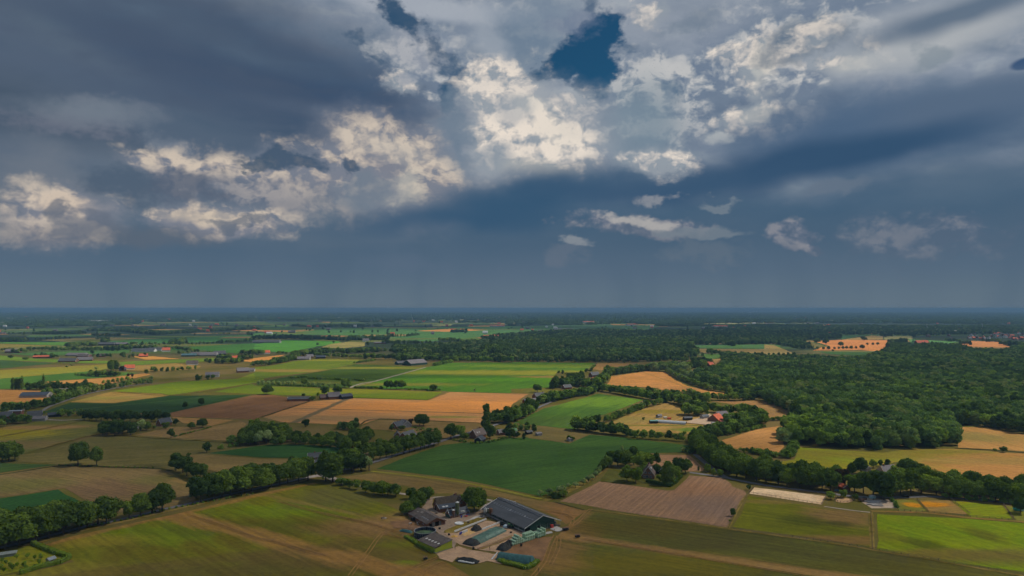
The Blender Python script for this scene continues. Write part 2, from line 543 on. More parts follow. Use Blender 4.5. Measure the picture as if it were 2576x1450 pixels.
def finish(m, w, col, rough=0.9, spec=0.15, metal=0.0, bump=None, bstr=0.3, bdist=0.1):
    t = m.node_tree
    b = t.nodes.new("ShaderNodeBsdfPrincipled")
    if isinstance(col, bpy.types.NodeSocket): t.links.new(col, b.inputs["Base Color"])
    else: b.inputs["Base Color"].default_value = tuple(col) + (1,)
    if isinstance(rough, bpy.types.NodeSocket): t.links.new(rough, b.inputs["Roughness"])
    else: b.inputs["Roughness"].default_value = rough
    b.inputs["Specular IOR Level"].default_value = spec
    b.inputs["Metallic"].default_value = metal
    if bump is not None:
        bn = t.nodes.new("ShaderNodeBump")
        bn.inputs["Strength"].default_value = bstr
        bn.inputs["Distance"].default_value = bdist
        t.links.new(bump, bn.inputs["Height"])
        t.links.new(bn.outputs[0], b.inputs["Normal"])
    o = t.nodes.new("ShaderNodeOutputMaterial")
    t.links.new(b.outputs[0], o.inputs[0])
    return m


def simple(name, c, rough=0.8, spec=0.2, metal=0.0, var=0.25, scale=1.2, streak=None):
    """a plain surface with grime and tone variation; c is the true base colour 0..1"""
    if name in MATS: return MATS[name]
    m, w = new_mat(name)
    tc = m.node_tree.nodes.new("ShaderNodeTexCoord").outputs["Object"]
    v = tc if streak is None else w.mapping(tc, scale=streak)
    n1 = w.noise(v, scale, 5, 0.6)[0]
    n2 = w.noise(v, scale * 7, 3, 0.6)[0]
    f = w.math("ADD", w.math("MULTIPLY", n1, 0.7), w.math("MULTIPLY", n2, 0.3))
    dk = tuple(x * (1 - var) for x in c); lt = tuple(min(1, x * (1 + var)) for x in c)
    col = w.mix(w.ss(f, 0.3, 0.7), dk, lt)
    MATS[name] = finish(m, w, col, rough, spec, metal)
    return MATS[name]


ALB = 1.12      # picture brightness of a sunlit field -> its base colour


def A(c, k=None):
    r, g, b = (v * (k or ALB) for v in lin(c))
    if g > r * 1.05: r, g, b = r * 1.15 + g * 0.08, g * 0.86, b * 0.66
    else:
        b *= 0.95
        if c[0] > 140 and r > g * 1.35: r, g, b = r * 0.86, g * 0.80, b * 0.72
    return (min(0.8, r), min(0.8, g), min(0.8, b))


def field_mat(name, c1, c2, ang=0.0, per=6.0, amt=0.5, patch=60.0, bands=(), spots=(), grain=0.35, rows=0.0, rowper=3.0):
    """crop or grass: two tones broken up along the working direction, plus mown bands, bare or lush spots, and sunlit patches painted into the colour"""
    m, w = new_mat(name)
    pos = m.node_tree.nodes.new("ShaderNodeNewGeometry").outputs["Position"]
    loc = w.mapping(pos, rot=-ang)                        # x along the working direction
    st = w.noise(w.mapping(loc, scale=(0.012, 1.0 / per, 1)), 1.0, 4, 0.55)[0]
    st2 = w.noise(w.mapping(loc, scale=(0.05, 3.2 / per, 1)), 1.0, 2, 0.5)[0]
    pt = w.noise(pos, 1.0 / patch, 5, 0.6, dist=0.6)[0]
    gr = w.noise(pos, 0.9, 3, 0.7)[0]
    f = w.math("ADD", w.math("MULTIPLY", w.math("SUBTRACT", st, 0.5), 2.2 * amt), w.math("MULTIPLY", w.math("SUBTRACT", pt, 0.5), 2.6))
    f = w.math("ADD", f, w.math("MULTIPLY", w.math("SUBTRACT", st2, 0.5), 1.0 * amt))
    f = w.math("ADD", f, w.math("MULTIPLY", w.math("SUBTRACT", gr, 0.5), grain * 1.6))
    col = w.mix(w.ss(f, -0.55, 0.55), A(c1), A(c2))
    wob = w.noise(pos, 0.03, 5, 0.65)[0]
    for (p, r, c, op) in spots:                           # (ground point, (along x, along y) radii, colour, opacity)
        d = w.mapping(pos, (p[0], p[1], 0), 0, (r[0], r[1], 1e6), "TEXTURE")
        s = w.math("SUBTRACT", w.math("MULTIPLY_ADD", wob, 1.6, 0.2), w.vmath("LENGTH", d))
        s = w.math("MULTIPLY_ADD", w.math("SUBTRACT", gr, 0.5), 0.7, s)
        col = w.mix(w.ss(w.math("MULTIPLY_ADD", w.math("SUBTRACT", st, 0.5), 1.2, s), -0.4, 0.6, 0, op), col, A(c))
    for (a, b, wid, c, op) in bands:                      # (from, to, half width, colour, opacity)
        d = Vector((b[0] - a[0], b[1] - a[1])).normalized()
        off = w.math("SUBTRACT", w.vmath("DOT_PRODUCT", pos, (-d.y, d.x, 0)), -d.y * a[0] + d.x * a[1])
        s = w.math("SUBTRACT", 1.0, w.math("DIVIDE", w.math("ABSOLUTE", w.math("MULTIPLY_ADD", w.math("SUBTRACT", wob, 0.5), wid * 0.8, off)), wid))
        s = w.math("MULTIPLY_ADD", w.math("SUBTRACT", st2, 0.5), 1.0, s)
        s = w.math("MULTIPLY_ADD", w.math("SUBTRACT", st, 0.5), 1.6, s)
        col = w.mix(w.ss(s, -0.25, 0.55, 0, op), col, A(c))
    if rows > 0:
        wv = w.math("SINE", w.math("MULTIPLY", w.sep(w.vmath("ADD", loc, w.vmath("SCALE", w.noise(pos, 0.05, 2)[1], None, 1.2)))[1], 2 * PI / rowper))
        rr = w.math("MULTIPLY", w.ss(wv, -0.4, 0.9), rows)
        col = w.mix(rr, col, tuple(x * 0.5 for x in A(c1)))
    v1 = w.noise(w.mapping(loc, scale=(0.014, 2.8 / per, 1)), 1.0, 5, 0.7)[0]
    v2 = w.noise(pos, 0.35, 5, 0.8)[0]
    k = w.ss(w.math("ADD", w.math("MULTIPLY", v1, 0.5), w.math("MULTIPLY", v2, 0.5)), 0.34, 0.66, 0.68, 1.30)
    col = w.mix(1.0, col, w.comb(k, k, k), "MULTIPLY")
    return finish(m, w, col, 0.95, 0.05)


def tri_poly(pts):
    from mathutils.geometry import tessellate_polygon
    v3 = [Vector((p[0], p[1], 0)) for p in pts]
    return [tuple(t) for t in tessellate_polygon([v3])]


def densify(pts, step, jit, rr):
    out = []
    n = len(pts)
    for i in range(n):
        a = Vector(pts[i][:2]); b = Vector(pts[(i + 1) % n][:2])
        L = (b - a).length
        k = max(1, min(40, int(L / step)))
        nrm = Vector((-(b - a).y, (b - a).x)) / max(L, 1e-6)
        for j in range(k):
            p = a.lerp(b, j / k)
            if j: p = p + nrm * rr.uniform(-jit, jit)
            out.append((p.x, p.y))
    return out


def sheet(name, pts, z, mat, inset=0.0, label=None, step=18.0, jit=0.9, kind="structure"):
    """a level sheet of ground surface with a slightly uneven outline"""
    rr = random.Random(int(abs(pts[0][0] * 13 + pts[0][1] * 7)) + len(pts))
    p = densify(pts, step, jit, rr)
    if inset:
        cx = sum(q[0] for q in p) / len(p); cy = sum(q[1] for q in p) / len(p)
        ar = sum(p[i][0] * p[(i + 1) % len(p)][1] - p[(i + 1) % len(p)][0] * p[i][1] for i in range(len(p)))
        sg = 1.0 if ar > 0 else -1.0
        q = []
        for i in range(len(p)):
            a = Vector(p[i - 1]); b = Vector(p[(i + 1) % len(p)])
            t = (b - a)
            if t.length < 1e-6: q.append(p[i]); continue
            t.normalize()
            q.append((p[i][0] - t.y * sg * inset, p[i][1] + t.x * sg * inset))
        p = q
    vs = [(x, y, z) for x, y in p]
    fs = []
    for t in tri_poly(p):
        a, b, c = (Vector(vs[i]) for i in t)
        fs.append(t if (b - a).cross(c - a).z > 0 else (t[0], t[2], t[1]))
    o = mesh_obj(name, vs, fs, mat)
    tag(o, label, kind=kind)
    return o


def ribbon(name, pts, width, z, mat, label=None, jit=0.15, kind="structure"):
    """a road, track or ditch along a line of ground points"""
    rr = random.Random(len(pts) * 7 + int(abs(pts[0][0])))
    P = []
    for i in range(len(pts) - 1):                          # Catmull-Rom through the points
        p0 = Vector(pts[max(i - 1, 0)]); p1 = Vector(pts[i]); p2 = Vector(pts[i + 1]); p3 = Vector(pts[min(i + 2, len(pts) - 1)])
        k = max(2, min(30, int((p2 - p1).length / 10)))
        for j in range(k):
            t = j / k
            P.append(0.5 * ((2 * p1) + (-p0 + p2) * t + (2 * p0 - 5 * p1 + 4 * p2 - p3) * t * t + (-p0 + 3 * p1 - 3 * p2 + p3) * t ** 3))
    P.append(Vector(pts[-1]))
    vs, fs = [], []
    for i, p in enumerate(P):
        d = (P[min(i + 1, len(P) - 1)] - P[max(i - 1, 0)]).normalized()
        nrm = Vector((-d.y, d.x))
        h = width / 2
        for s in (-1, 1):
            q = p + nrm * s * (h + rr.uniform(-jit, jit))
            vs.append((q.x, q.y, z))
    for i in range(len(P) - 1):
        fs.append((2 * i, 2 * i + 2, 2 * i + 3, 2 * i + 1))
    a, b, c = Vector(vs[fs[0][0]]), Vector(vs[fs[0][1]]), Vector(vs[fs[0][2]])
    if (b - a).cross(c - a).z < 0: fs = [tuple(reversed(f)) for f in fs]
    o = mesh_obj(name, vs, fs, mat)
    return tag(o, label, kind=kind)


def gdir(sheet_, a, b):
    """working direction of a field from two survey points"""
    p, q = GP(sheet_, *a), GP(sheet_, *b)
    return math.atan2(q[1] - p[1], q[0] - p[0])

# ------------------------------------------------------------------ the ground
def ground_material():
    m, w = new_mat("ground_grass")
    pos = m.node_tree.nodes.new("ShaderNodeNewGeometry").outputs["Position"]
    n = w.noise(pos, 0.010, 6, 0.6)[0]
    g = w.noise(pos, 0.5, 3, 0.7)[0]
    near = w.mix(w.ss(w.math("ADD", n, w.math("MULTIPLY", w.math("SUBTRACT", g, 0.5), 0.25)), 0.4, 0.62), A((78, 88, 38)), A((108, 92, 52)))
    # a patchwork of far fields, woods and farms, too far off to be told apart
    q = w.mapping(pos, rot=0.5, scale=(0.0026, 0.0045, 0.0))
    q = w.vmath("ADD", q, w.vmath("SCALE", w.noise(pos, 0.002, 3)[1], None, 0.5))
    cell = w.voro(q, 1.0, 0, feature="F1", dims="2D")
    cs = w.sep(cell[1])
    far = w.ramp(cs[0], [(0.0, A((52, 88, 48))), (0.22, A((72, 112, 52))), (0.4, A((60, 100, 56))), (0.5, A((120, 118, 62))),
                         (0.62, A((84, 120, 50))), (0.74, A((160, 128, 76))), (0.8, A((62, 98, 52))), (0.93, A((90, 110, 56))), (1.0, A((176, 138, 84)))], "CONSTANT")
    wood = w.ss(w.noise(w.mapping(pos, scale=(0.00045, 0.0008, 1)), 1.0, 6, 0.62)[0], 0.44, 0.50)
    y = w.sep(pos)[1]
    far = w.mix(w.math("MAXIMUM", wood, w.ss(y, 6500, 11000)), far, (0.034, 0.052, 0.026))
    town = w.math("MULTIPLY", w.ss(w.noise(pos, 0.012, 3, 0.8)[0], 0.66, 0.70), w.ss(w.noise(pos, 0.0006, 3, 0.6)[0], 0.55, 0.62))
    far = w.mix(town, far, (0.30, 0.26, 0.23))
    col = w.mix(w.ss(y, 1500, 2100), near, far)
    return finish(m, w, col, 0.95, 0.05)


GM = ground_material()
EXT = 90000.0
mesh_obj("ground", [(-EXT, -2500, 0), (EXT, -2500, 0), (EXT, EXT, 0), (-EXT, EXT, 0)], [(0, 1, 2, 3)], GM)["kind"] = "structure"


FZ = [0.02]


def F_(name, sh, pts, c1, c2=None, lay=1, d=None, per=6.0, amt=0.5, patch=60.0, bands=(), spots=(), grain=0.35, rows=0.0, rowper=3.0, top=None, inset=1.2):
    """field from survey points; d = two survey points along the working direction"""
    c2 = c2 or tuple(min(255, int(v * 1.12)) for v in c1)
    P = [GP(*((sh,) + tuple(p))) if len(p) == 2 else GP(p[0], p[1], p[2]) for p in pts]
    ang = gdir(sh, *d) if d else 0.2
    dist = sum(p[1] for p in P) / len(P)
    mt = field_mat(name, c1, c2, ang, per, amt, patch,
                   [(GP(sh, *a), GP(sh, *b), wd, c, op) for a, b, wd, c, op in bands],
                   [(GP(sh, *p), r, c, op) for p, r, c, op in spots], grain, rows, rowper)
    FZ[0] += 0.004
    return sheet(name, P, FZ[0] + 0.02 * (dist > 1500), mt, inset if dist < 2500 else 0, step=max(14, dist / 40), jit=max(0.7, dist / 900))


TAN = (150, 118, 68); OLV = (98, 92, 44); MZ1 = (34, 68, 34); MZ2 = (50, 90, 46)

# -- foreground
F_("meadow", "f", [(98, 1374), (180, 1348), (430, 1295), (640, 1243), (790, 1214), (860, 1224), (1005, 1282), (1030, 1300), (1036, 1345),
                   (1090, 1385), (1140, 1420), (1230, 1475), (1320, 1700), (-400, 1700), (-300, 1480), (60, 1441), (182, 1414)],
   (84, 88, 28), (92, 112, 24), d=((640, 1260), (1000, 1400)), per=9, amt=0.55, patch=70,
   bands=[((455, 1300), (1010, 1440), 9, (152, 116, 66), 0.8), ((180, 1352), (640, 1247), 6, (148, 112, 66), 0.75),
          ((640, 1240), (980, 1312), 3, (130, 106, 58), 0.5), ((0, 1470), (440, 1420), 7, (92, 74, 40), 0.5)],
   spots=[((400, 1340), (40, 18), (88, 124, 16), 0.8), ((690, 1285), (40, 16), (88, 124, 18), 0.8), ((620, 1330), (60, 14), (70, 88, 24), 0.6),
          ((950, 1330), (34, 20), (128, 96, 58), 0.8), ((1000, 1310), (22, 16), (140, 106, 68), 0.7), ((600, 1440), (60, 16), (78, 66, 36), 0.6),
          ((900, 1400), (50, 16), (94, 76, 40), 0.7), ((1020, 1418), (7, 4), (88, 118, 26), 0.9), ((880, 1250), (40, 26), (88, 82, 44), 0.7),
          ((250, 1360), (24, 10), (150, 130, 50), 0.5), ((150, 1440), (30, 12), (124, 112, 40), 0.6), ((1130, 1440), (26, 12), (128, 94, 60), 0.7)])
F_("meadow", "f", [(1470, 1286), (1640, 1305), (1832, 1332), (2100, 1368), (2196, 1384), (2400, 1420), (2700, 1470), (2700, 1700), (1250, 1700),
                   (1310, 1440), (1350, 1415), (1400, 1345), (1422, 1322)],
   (76, 70, 32), (84, 84, 32), d=((1500, 1300), (2300, 1420)), per=8, amt=0.5, patch=60,
   bands=[((1478, 1358), (2050, 1438), 5, (138, 106, 62), 0.85), ((1420, 1330), (1500, 1275), 4, (132, 100, 60), 0.5)],
   spots=[((1600, 1420), (60, 16), (92, 98, 24), 0.8), ((1980, 1330), (70, 14), (66, 66, 28), 0.6), ((1440, 1340), (14, 20), (126, 92, 58), 0.8),
          ((1390, 1400), (16, 24), (128, 96, 56), 0.7), ((1580, 1330), (40, 16), (74, 78, 30), 0.7), ((2300, 1430), (60, 10), (72, 80, 26), 0.6)])
F_("ploughed_field", "b3", [(80, 735), (470, 540), (800, 580), (1130, 628), (1170, 625), (1330, 482), (1660, 505), (1750, 560), (1765, 592),
                            (1880, 632), (1900, 662), (1712, 992), (850, 866)],
   (132, 102, 80), (150, 120, 96), lay=2, d=((600, 800), (880, 590)), per=4.5, amt=0.6, patch=70, rows=0.14, rowper=3.4,
   spots=[((1650, 800), (26, 30), (112, 94, 84), 0.6), ((1300, 600), (30, 20), (150, 112, 84), 0.5)])
F_("ploughed_field", "b3", [(925, 288), (1340, 286), (1400, 330), (1492, 422), (1478, 446), (1340, 452), (1100, 430), (950, 400)],
   (150, 116, 88), (164, 130, 100), lay=2, d=((1000, 400), (1300, 290)), per=4, amt=0.5)
F_("maize_field", "f", [(940, 1180), (1010, 1152), (1110, 1119), (1290, 1101), (1475, 1093), (1560, 1099), (1742, 1121), (1746, 1139), (1620, 1143),
                        (1532, 1141), (1502, 1190), (1440, 1225), (1362, 1251), (1150, 1207)],
   (40, 82, 38), (54, 98, 46), lay=2, d=((1000, 1180), (1500, 1110)), per=5, amt=0.5, rows=0.3, rowper=3.0,
   spots=[((1600, 1115), (90, 20), (58, 104, 46), 0.7), ((1200, 1190), (60, 16), (40, 84, 44), 0.5)], inset=2.0)
F_("dry_meadow", "f", [(852, 1200), (940, 1190), (1150, 1216), (1360, 1259), (1400, 1264), (1482, 1284), (1425, 1322), (1395, 1300), (1290, 1262),
                       (1230, 1250), (1140, 1243), (1090, 1243), (1010, 1222), (880, 1206)],
   (100, 82, 46), (122, 100, 58), d=((900, 1200), (1300, 1260)), per=5, amt=0.7,
   spots=[((1420, 1290), (16, 22), (142, 104, 66), 0.7)])
# verges along the maize
ribbon("grass_verge", [GP("f", 935, 1186), GP("f", 1150, 1212), GP("f", 1362, 1256)], 3.0, 0.12, field_mat("verge", (110, 118, 34), (128, 122, 48)))
# -- right foreground
F_("sand_arena", "f", [(1898, 1227), (1985, 1237), (2079, 1249), (2067, 1270), (1975, 1256), (1885, 1242)], (206, 176, 142), (214, 188, 156), lay=3, per=60, amt=0.1, patch=30, grain=0.1, inset=0)
F_("paddock", "f", [(1882, 1247), (2068, 1276), (2188, 1291), (2194, 1380), (2100, 1365), (1838, 1328)], (76, 94, 16), (90, 108, 20), lay=2,
   d=((1882, 1250), (2180, 1290)), per=9, amt=0.4, patch=26,
   spots=[((2120, 1300), (22, 18), (120, 92, 56), 0.85), ((2100, 1360), (60, 8), (118, 88, 52), 0.8), ((2020, 1312), (14, 12), (50, 68, 20), 0.7), ((2110, 1318), (8, 5), (46, 60, 20), 0.7),
          ((1950, 1262), (30, 5), (122, 98, 54), 0.6)])
F_("paddock", "f", [(2202, 1293), (2300, 1298), (2440, 1305), (2660, 1324), (2720, 1460), (2400, 1418), (2200, 1383)], (84, 126, 8), (100, 130, 12), lay=2,
   d=((2200, 1300), (2576, 1400)), per=10, amt=0.4, patch=26,
   spots=[((2330, 1370), (10, 10), (62, 78, 18), 0.8), ((2480, 1350), (8, 12), (70, 80, 20), 0.7), ((2350, 1396), (70, 8), (112, 92, 40), 0.8), ((2520, 1400), (30, 12), (92, 82, 36), 0.7),
          ((2230, 1350), (8, 10), (90, 96, 30), 0.5)])
F_("paddock", "b4", [(1192, 716), (1425, 722), (1538, 838), (1250, 828)], (104, 104, 40), (118, 112, 46), lay=2, patch=20, inset=0.6, spots=[((1395, 770), (5, 5), (206, 140, 20), 0.9)])
F_("paddock", "b4", [(1432, 722), (1748, 724), (1935, 862), (1545, 840)], (140, 108, 60), (122, 104, 52), lay=2, patch=16, inset=0.6, spots=[((1590, 765), (9, 5), (198, 134, 24), 0.9), ((1470, 765), (4, 5), (198, 134, 24), 0.7)])
F_("paddock", "b4", [(1755, 726), (2250, 772), (2355, 912), (1945, 888)], (90, 128, 12), (110, 128, 24), lay=2, patch=26, inset=0.6)
F_("paddock", "b4", [(2265, 776), (2480, 796), (2520, 935), (2375, 915)], (88, 104, 34), (110, 110, 44), lay=2, patch=20, inset=0.6)
F_("yard", "b4", [(848, 682), (1180, 722), (1232, 800), (995, 802), (905, 745)], (158, 138, 122), (178, 160, 142), lay=2, patch=12, inset=0)
F_("sand_paddock", "b4", [(730 + 84 * math.cos(t * PI / 10), 726 + 23 * math.sin(t * PI / 10)) for t in range(20)], (176, 140, 108), (196, 164, 132), lay=3, patch=10, inset=0)
F_("dry_field", "b4", [(285, 214), (1100, 266), (1330, 230), (1800, 228), (2454, 275), (2900, 320), (2900, 600), (2400, 560), (1560, 545), (1500, 430), (1290, 350), (1000, 400),
                       (700, 480), (400, 440), (-120, 400), (-40, 345), (120, 350), (240, 330)],
   (150, 114, 60), (182, 134, 80), d=((900, 300), (2400, 440)), per=6, amt=0.7, patch=70,
   spots=[((480, 300), (80, 70), (104, 134, 30), 0.95), ((300, 420), (60, 30), (112, 122, 30), 0.9), ((1000, 285), (90, 16), (110, 116, 44), 0.8), ((1500, 255), (90, 10), (100, 116, 40), 0.7),
          ((2200, 350), (60, 12), (134, 112, 58), 0.6), ((2000, 460), (70, 20), (172, 126, 72), 0.6)])
F_("dry_field", "b4", [(1772, 18), (2100, 24), (2454, 95), (2900, 160), (2900, 300), (2454, 255), (1815, 220)], (162, 124, 70), (186, 142, 84), d=((1800, 30), (2400, 200)), per=5, amt=0.8,
   spots=[((2000, 120), (40, 30), (112, 106, 54), 0.7)])
F_("wheat_field", "f", [(1812, 1108), (1900, 1081), (1995, 1066), (1990, 1085), (1972, 1105), (1976, 1125), (1960, 1141), (1900, 1139), (1832, 1126)], (172, 128, 74), (190, 142, 88), d=((1820, 1110), (1990, 1075)), per=4, amt=0.6)
F_("dry_field", "f", [(1790, 1010), (1905, 1008), (1955, 1016), (2016, 1055), (1925, 1056), (1900, 1040), (1870, 1022)], (134, 104, 62), (158, 122, 78), d=((1800, 1012), (2000, 1050)), per=5, amt=0.6)
# -- middle distance, centre and right
F_("wheat_field", "r3", [(950, 742), (1290, 692), (1490, 702), (1560, 762), (1700, 832), (1900, 882), (2092, 907), (2072, 930), (1900, 928), (1700, 887), (1480, 890), (1400, 852), (912, 826)],
   (176, 128, 70), (206, 146, 84), d=((950, 830), (1600, 820)), per=7, amt=0.5, bands=[((915, 822), (1600, 822), 3, (140, 108, 60), 0.7), ((1380, 740), (1600, 815), 3, (150, 118, 66), 0.6)],
   spots=[((1700, 860), (60, 30), (164, 122, 76), 0.7)])
F_("green_field", "r3", [(12, 1192), (300, 1050), (560, 982), (720, 942), (830, 907), (1282, 966), (1170, 1012), (900, 1112), (700, 1152), (632, 1202), (622, 1256), (330, 1226)],
   (48, 92, 36), (64, 114, 44), d=((100, 1180), (700, 960)), per=8, amt=0.5, patch=120, spots=[((750, 985), (150, 50), (88, 140, 48), 0.8), ((300, 1180), (90, 40), (58, 90, 42), 0.6)])
F_("dry_field", "r3", [(935, 1190), (1200, 1072), (1460, 1002), (1560, 1002), (1720, 1082), (1900, 1132), (1960, 1200), (1900, 1240), (1830, 1300), (1700, 1300), (1280, 1275), (1000, 1237)],
   (146, 122, 68), (170, 138, 82), d=((1000, 1200), (1500, 1010)), per=6, amt=0.7, patch=40,
   spots=[((1400, 1080), (50, 16), (112, 116, 40), 0.8), ((1100, 1160), (40, 24), (128, 118, 60), 0.6), ((1450, 1215), (60, 5), (84, 104, 34), 0.8), ((1820, 1262), (26, 16), (72, 116, 36), 0.95)])
F_("dry_meadow", "r3", [(22, 1222), (330, 1238), (620, 1265), (778, 1300), (560, 1395), (230, 1350), (150, 1340)], (92, 82, 44), (110, 94, 54), d=((50, 1230), (700, 1300)), per=5, amt=0.6)
F_("wheat_field", "r2", [(940, 952), (1660, 972), (1870, 892), (2475, 907), ("r3", 170, 910), ("r3", 90, 960), ("r3", 10, 1010), ("r3", -10, 1062), (2300, 1102), (2200, 1192), (1200, 1152), (1010, 1217), (790, 1207),
                         (250, 1186), (55, 1136), (520, 982), (790, 964)],
   (170, 126, 82), (196, 148, 98), lay=2, d=((700, 1060), (2200, 1100)), per=7, amt=0.5, patch=160,
   bands=[((700, 1058), (2300, 1102), 2.2, (92, 84, 56), 0.85), ((680, 1048), (860, 968), 5.0, (96, 88, 64), 0.9)],
   spots=[((1900, 1030), (190, 60), (222, 150, 78), 0.8), ((1900, 1134), (30, 8), (122, 122, 50), 0.8), ((500, 1145), (110, 18), (140, 112, 72), 0.8), ((2250, 950), (90, 30), (196, 136, 82), 0.6)])  # the first, widest spot paints the sun patch on the wheat
F_("ploughed_field", "f", [(690, 994), (782, 1009), (655, 1051), (640, 1056), (430, 1049), (422, 1040), (560, 1011), (640, 994)], (110, 78, 50), (128, 92, 62), lay=2, d=((430, 1045), (700, 1000)), per=6, amt=0.7, patch=70)
F_("dry_field", "r1", [(1640, 1132), (2270, 1161), (2050, 1222), (1760, 1194)], (146, 114, 66), (172, 136, 84), d=((1650, 1140), (2200, 1165)), per=5)
F_("maize_field", "r1", [(385, 1092), (680, 992), (1100, 1002), (1640, 928), (2440, 917), (2300, 950), (1620, 1102), (1450, 1100), (800, 1080), (600, 1084)],
   (30, 66, 36), (44, 84, 44), lay=2, d=((700, 1080), (2300, 930)), per=8, amt=0.6, patch=120, bands=[((700, 1065), (2000, 940), 3, (62, 96, 50), 0.7)], rows=0.15, rowper=4,
   spots=[((1100, 1035), (90, 30), (28, 58, 36), 0.7)])
F_("stubble_field", "r1", [(662, 990), (1062, 892), (1560, 910), (1640, 926), (1100, 1000)], (146, 122, 64), (170, 140, 78), lay=2, d=((700, 985), (1500, 915)), per=6, amt=0.7, spots=[((900, 950), (60, 20), (128, 128, 50), 0.5)])
F_("meadow", "r1", [(1062, 886), (1700, 792), (2300, 762), (2475, 700), (2560, 700), (2560, 795), (1640, 922), (1560, 907)], (82, 120, 26), (96, 130, 34), lay=2, d=((1200, 880), (2400, 760)), per=9, amt=0.4, patch=160,
   spots=[((2050, 745), (60, 14), (150, 122, 64), 0.8)])
F_("meadow", "r2", [(-420, 892), (-40, 812), (0, 832), (700, 856), (950, 862), (1820, 890), (1655, 970), (940, 948), (600, 930), (0, 914)], (72, 108, 26), (90, 122, 32), lay=2, d=((0, 900), (1600, 880)), per=7, amt=0.4, patch=150,
   spots=[((1300, 880), (150, 30), (112, 128, 42), 0.7), ((1200, 940), (150, 20), (84, 118, 26), 0.6)])
F_("meadow", "r2", [(0, 800), (300, 742), (640, 692), (950, 622), (1640, 652), (1150, 792), (930, 852), (700, 852), (0, 830)], (44, 78, 24), (62, 98, 30), lay=2, d=((300, 740), (1300, 700)), per=8, amt=0.6, patch=130,
   spots=[((900, 660), (200, 25), (138, 132, 60), 0.75), ((1250, 655), (150, 20), (110, 132, 40), 0.7), ((500, 800), (100, 24), (90, 104, 40), 0.6)], bands=[((1640, 655), (930, 850), 3.5, (156, 142, 92), 0.9), ((950, 622), (100, 780), 3.0, (136, 132, 66), 0.8)])
F_("meadow", "r2", [(-20, 655), (130, 636), (350, 592), (640, 572), (1040, 580), (950, 622), (640, 690), (200, 742), (-20, 782)], (76, 112, 32), (94, 126, 40), lay=2, d=((0, 700), (900, 600)), per=8, amt=0.4, patch=140,
   spots=[((250, 685), (140, 30), (150, 126, 66), 0.9), ((550, 690), (80, 14), (140, 118, 60), 0.7), ((700, 585), (100, 20), (140, 150, 60), 0.6)])
F_("meadow", "r2", [(1640, 652), (1900, 607), (2475, 602), ("r3", 812, 612), ("r3", 700, 700), ("r3", 440, 702), ("r3", 380, 780), ("r3", 392, 850), (2475, 862), (2475, 903), (1870, 890), (1780, 880), (950, 850), (1150, 792)],
   (50, 104, 30), (64, 120, 34), lay=2, d=((1200, 800), (2400, 640)), per=9, amt=0.45, patch=220,
   spots=[((2400, 705), (260, 55), (132, 146, 50), 0.7), (("r3", 500, 650)[1:] and (2950, 640), (200, 50), (100, 138, 38), 0.8), ((2500, 770), (200, 36), (66, 132, 16), 0.7), ((1500, 820), (110, 22), (112, 120, 48), 0.7),  # the yellow spot paints the sunlit part of the meadow
          ((1500, 740), (200, 40), (44, 96, 30), 0.6), ((2820, 745), (60, 20), (150, 120, 66), 0.8)])
F_("meadow", "r3", [(0, 862), (392, 852), (388, 902), (172, 908), (0, 903)], (88, 92, 36), (104, 104, 44), lay=3, per=6)
F_("dry_field", "r3", [(822, 614), (1160, 617), (1092, 642), (960, 662), (862, 682), (772, 672)], (142, 112, 62), (160, 126, 74), lay=2, per=6)
# -- left middle distance
F_("meadow", "r1", [(-60, 682), (500, 652), (1060, 622), (1062, 662), (850, 700), (-60, 768)], (120, 124, 40), (134, 134, 50), lay=2, d=((0, 700), (1000, 640)), per=8, amt=0.4, patch=140, spots=[((400, 690), (60, 20), (118, 140, 30), 0.6), ((900, 650), (80, 20), (140, 122, 60), 0.5)])
F_("green_field", "r1", [(-60, 768), (850, 692), (1350, 706), (1180, 742), (440, 790), (340, 862), (-60, 864)], (52, 104, 42), (66, 120, 50), lay=2, d=((0, 800), (1000, 700)), per=8, amt=0.4, patch=140)
F_("wheat_field", "r1", [(440, 792), (980, 757), (1400, 712), (1470, 722), (1200, 782), (1000, 832), (880, 852), (740, 822), (560, 832)], (176, 130, 70), (198, 146, 84), lay=2, d=((450, 800), (1300, 730)), per=6)
F_("wheat_field", "r1", [(-60, 868), (290, 876), (450, 882), (500, 950), (400, 992), (200, 1012), (-60, 1022)], (150, 108, 58), (170, 126, 72), lay=2, d=((0, 900), (400, 880)), per=6)
F_("meadow", "r1", [(-60, 1022), (250, 1010), (110, 1090), (-60, 1100)], (92, 92, 42), (110, 104, 50), lay=2)
F_("meadow", "r1", [(-90, 1250), (0, 1240), (420, 1162), (790, 1167), (1000, 1192), (962, 1290), (840, 1320), (400, 1440), (200, 1500), (-90, 1440)], (92, 92, 42), (106, 100, 48), lay=1, d=((100, 1300), (900, 1200)), per=7, amt=0.5, patch=90,
   spots=[((60, 1290), (50, 40), (134, 140, 34), 0.85), ((400, 1230), (50, 18), (158, 124, 78), 0.9), ((330, 1200), (60, 14), (88, 104, 40), 0.7), ((250, 1400), (60, 20), (124, 98, 60), 0.6)])
F_("meadow", "f", [(95, 1140), (240, 1098), (330, 1093), (600, 1112), (700, 1128), (560, 1148), (500, 1172), (430, 1180), (200, 1172), (40, 1163), (45, 1145)], (96, 88, 44), (112, 100, 54), d=((100, 1150), (600, 1120)), per=6, amt=0.6, patch=80,
   spots=[((480, 1110), (100, 30), (88, 86, 42), 0.5)])
F_("dry_field", "r1", [(1290, 1310), (1640, 1230), (2050, 1225), (2330, 1170), (2400, 1200), (2300, 1310), (2240, 1365), (1650, 1340)], (122, 98, 58), (140, 112, 68), d=((1300, 1320), (2300, 1200)), per=5, amt=0.6)
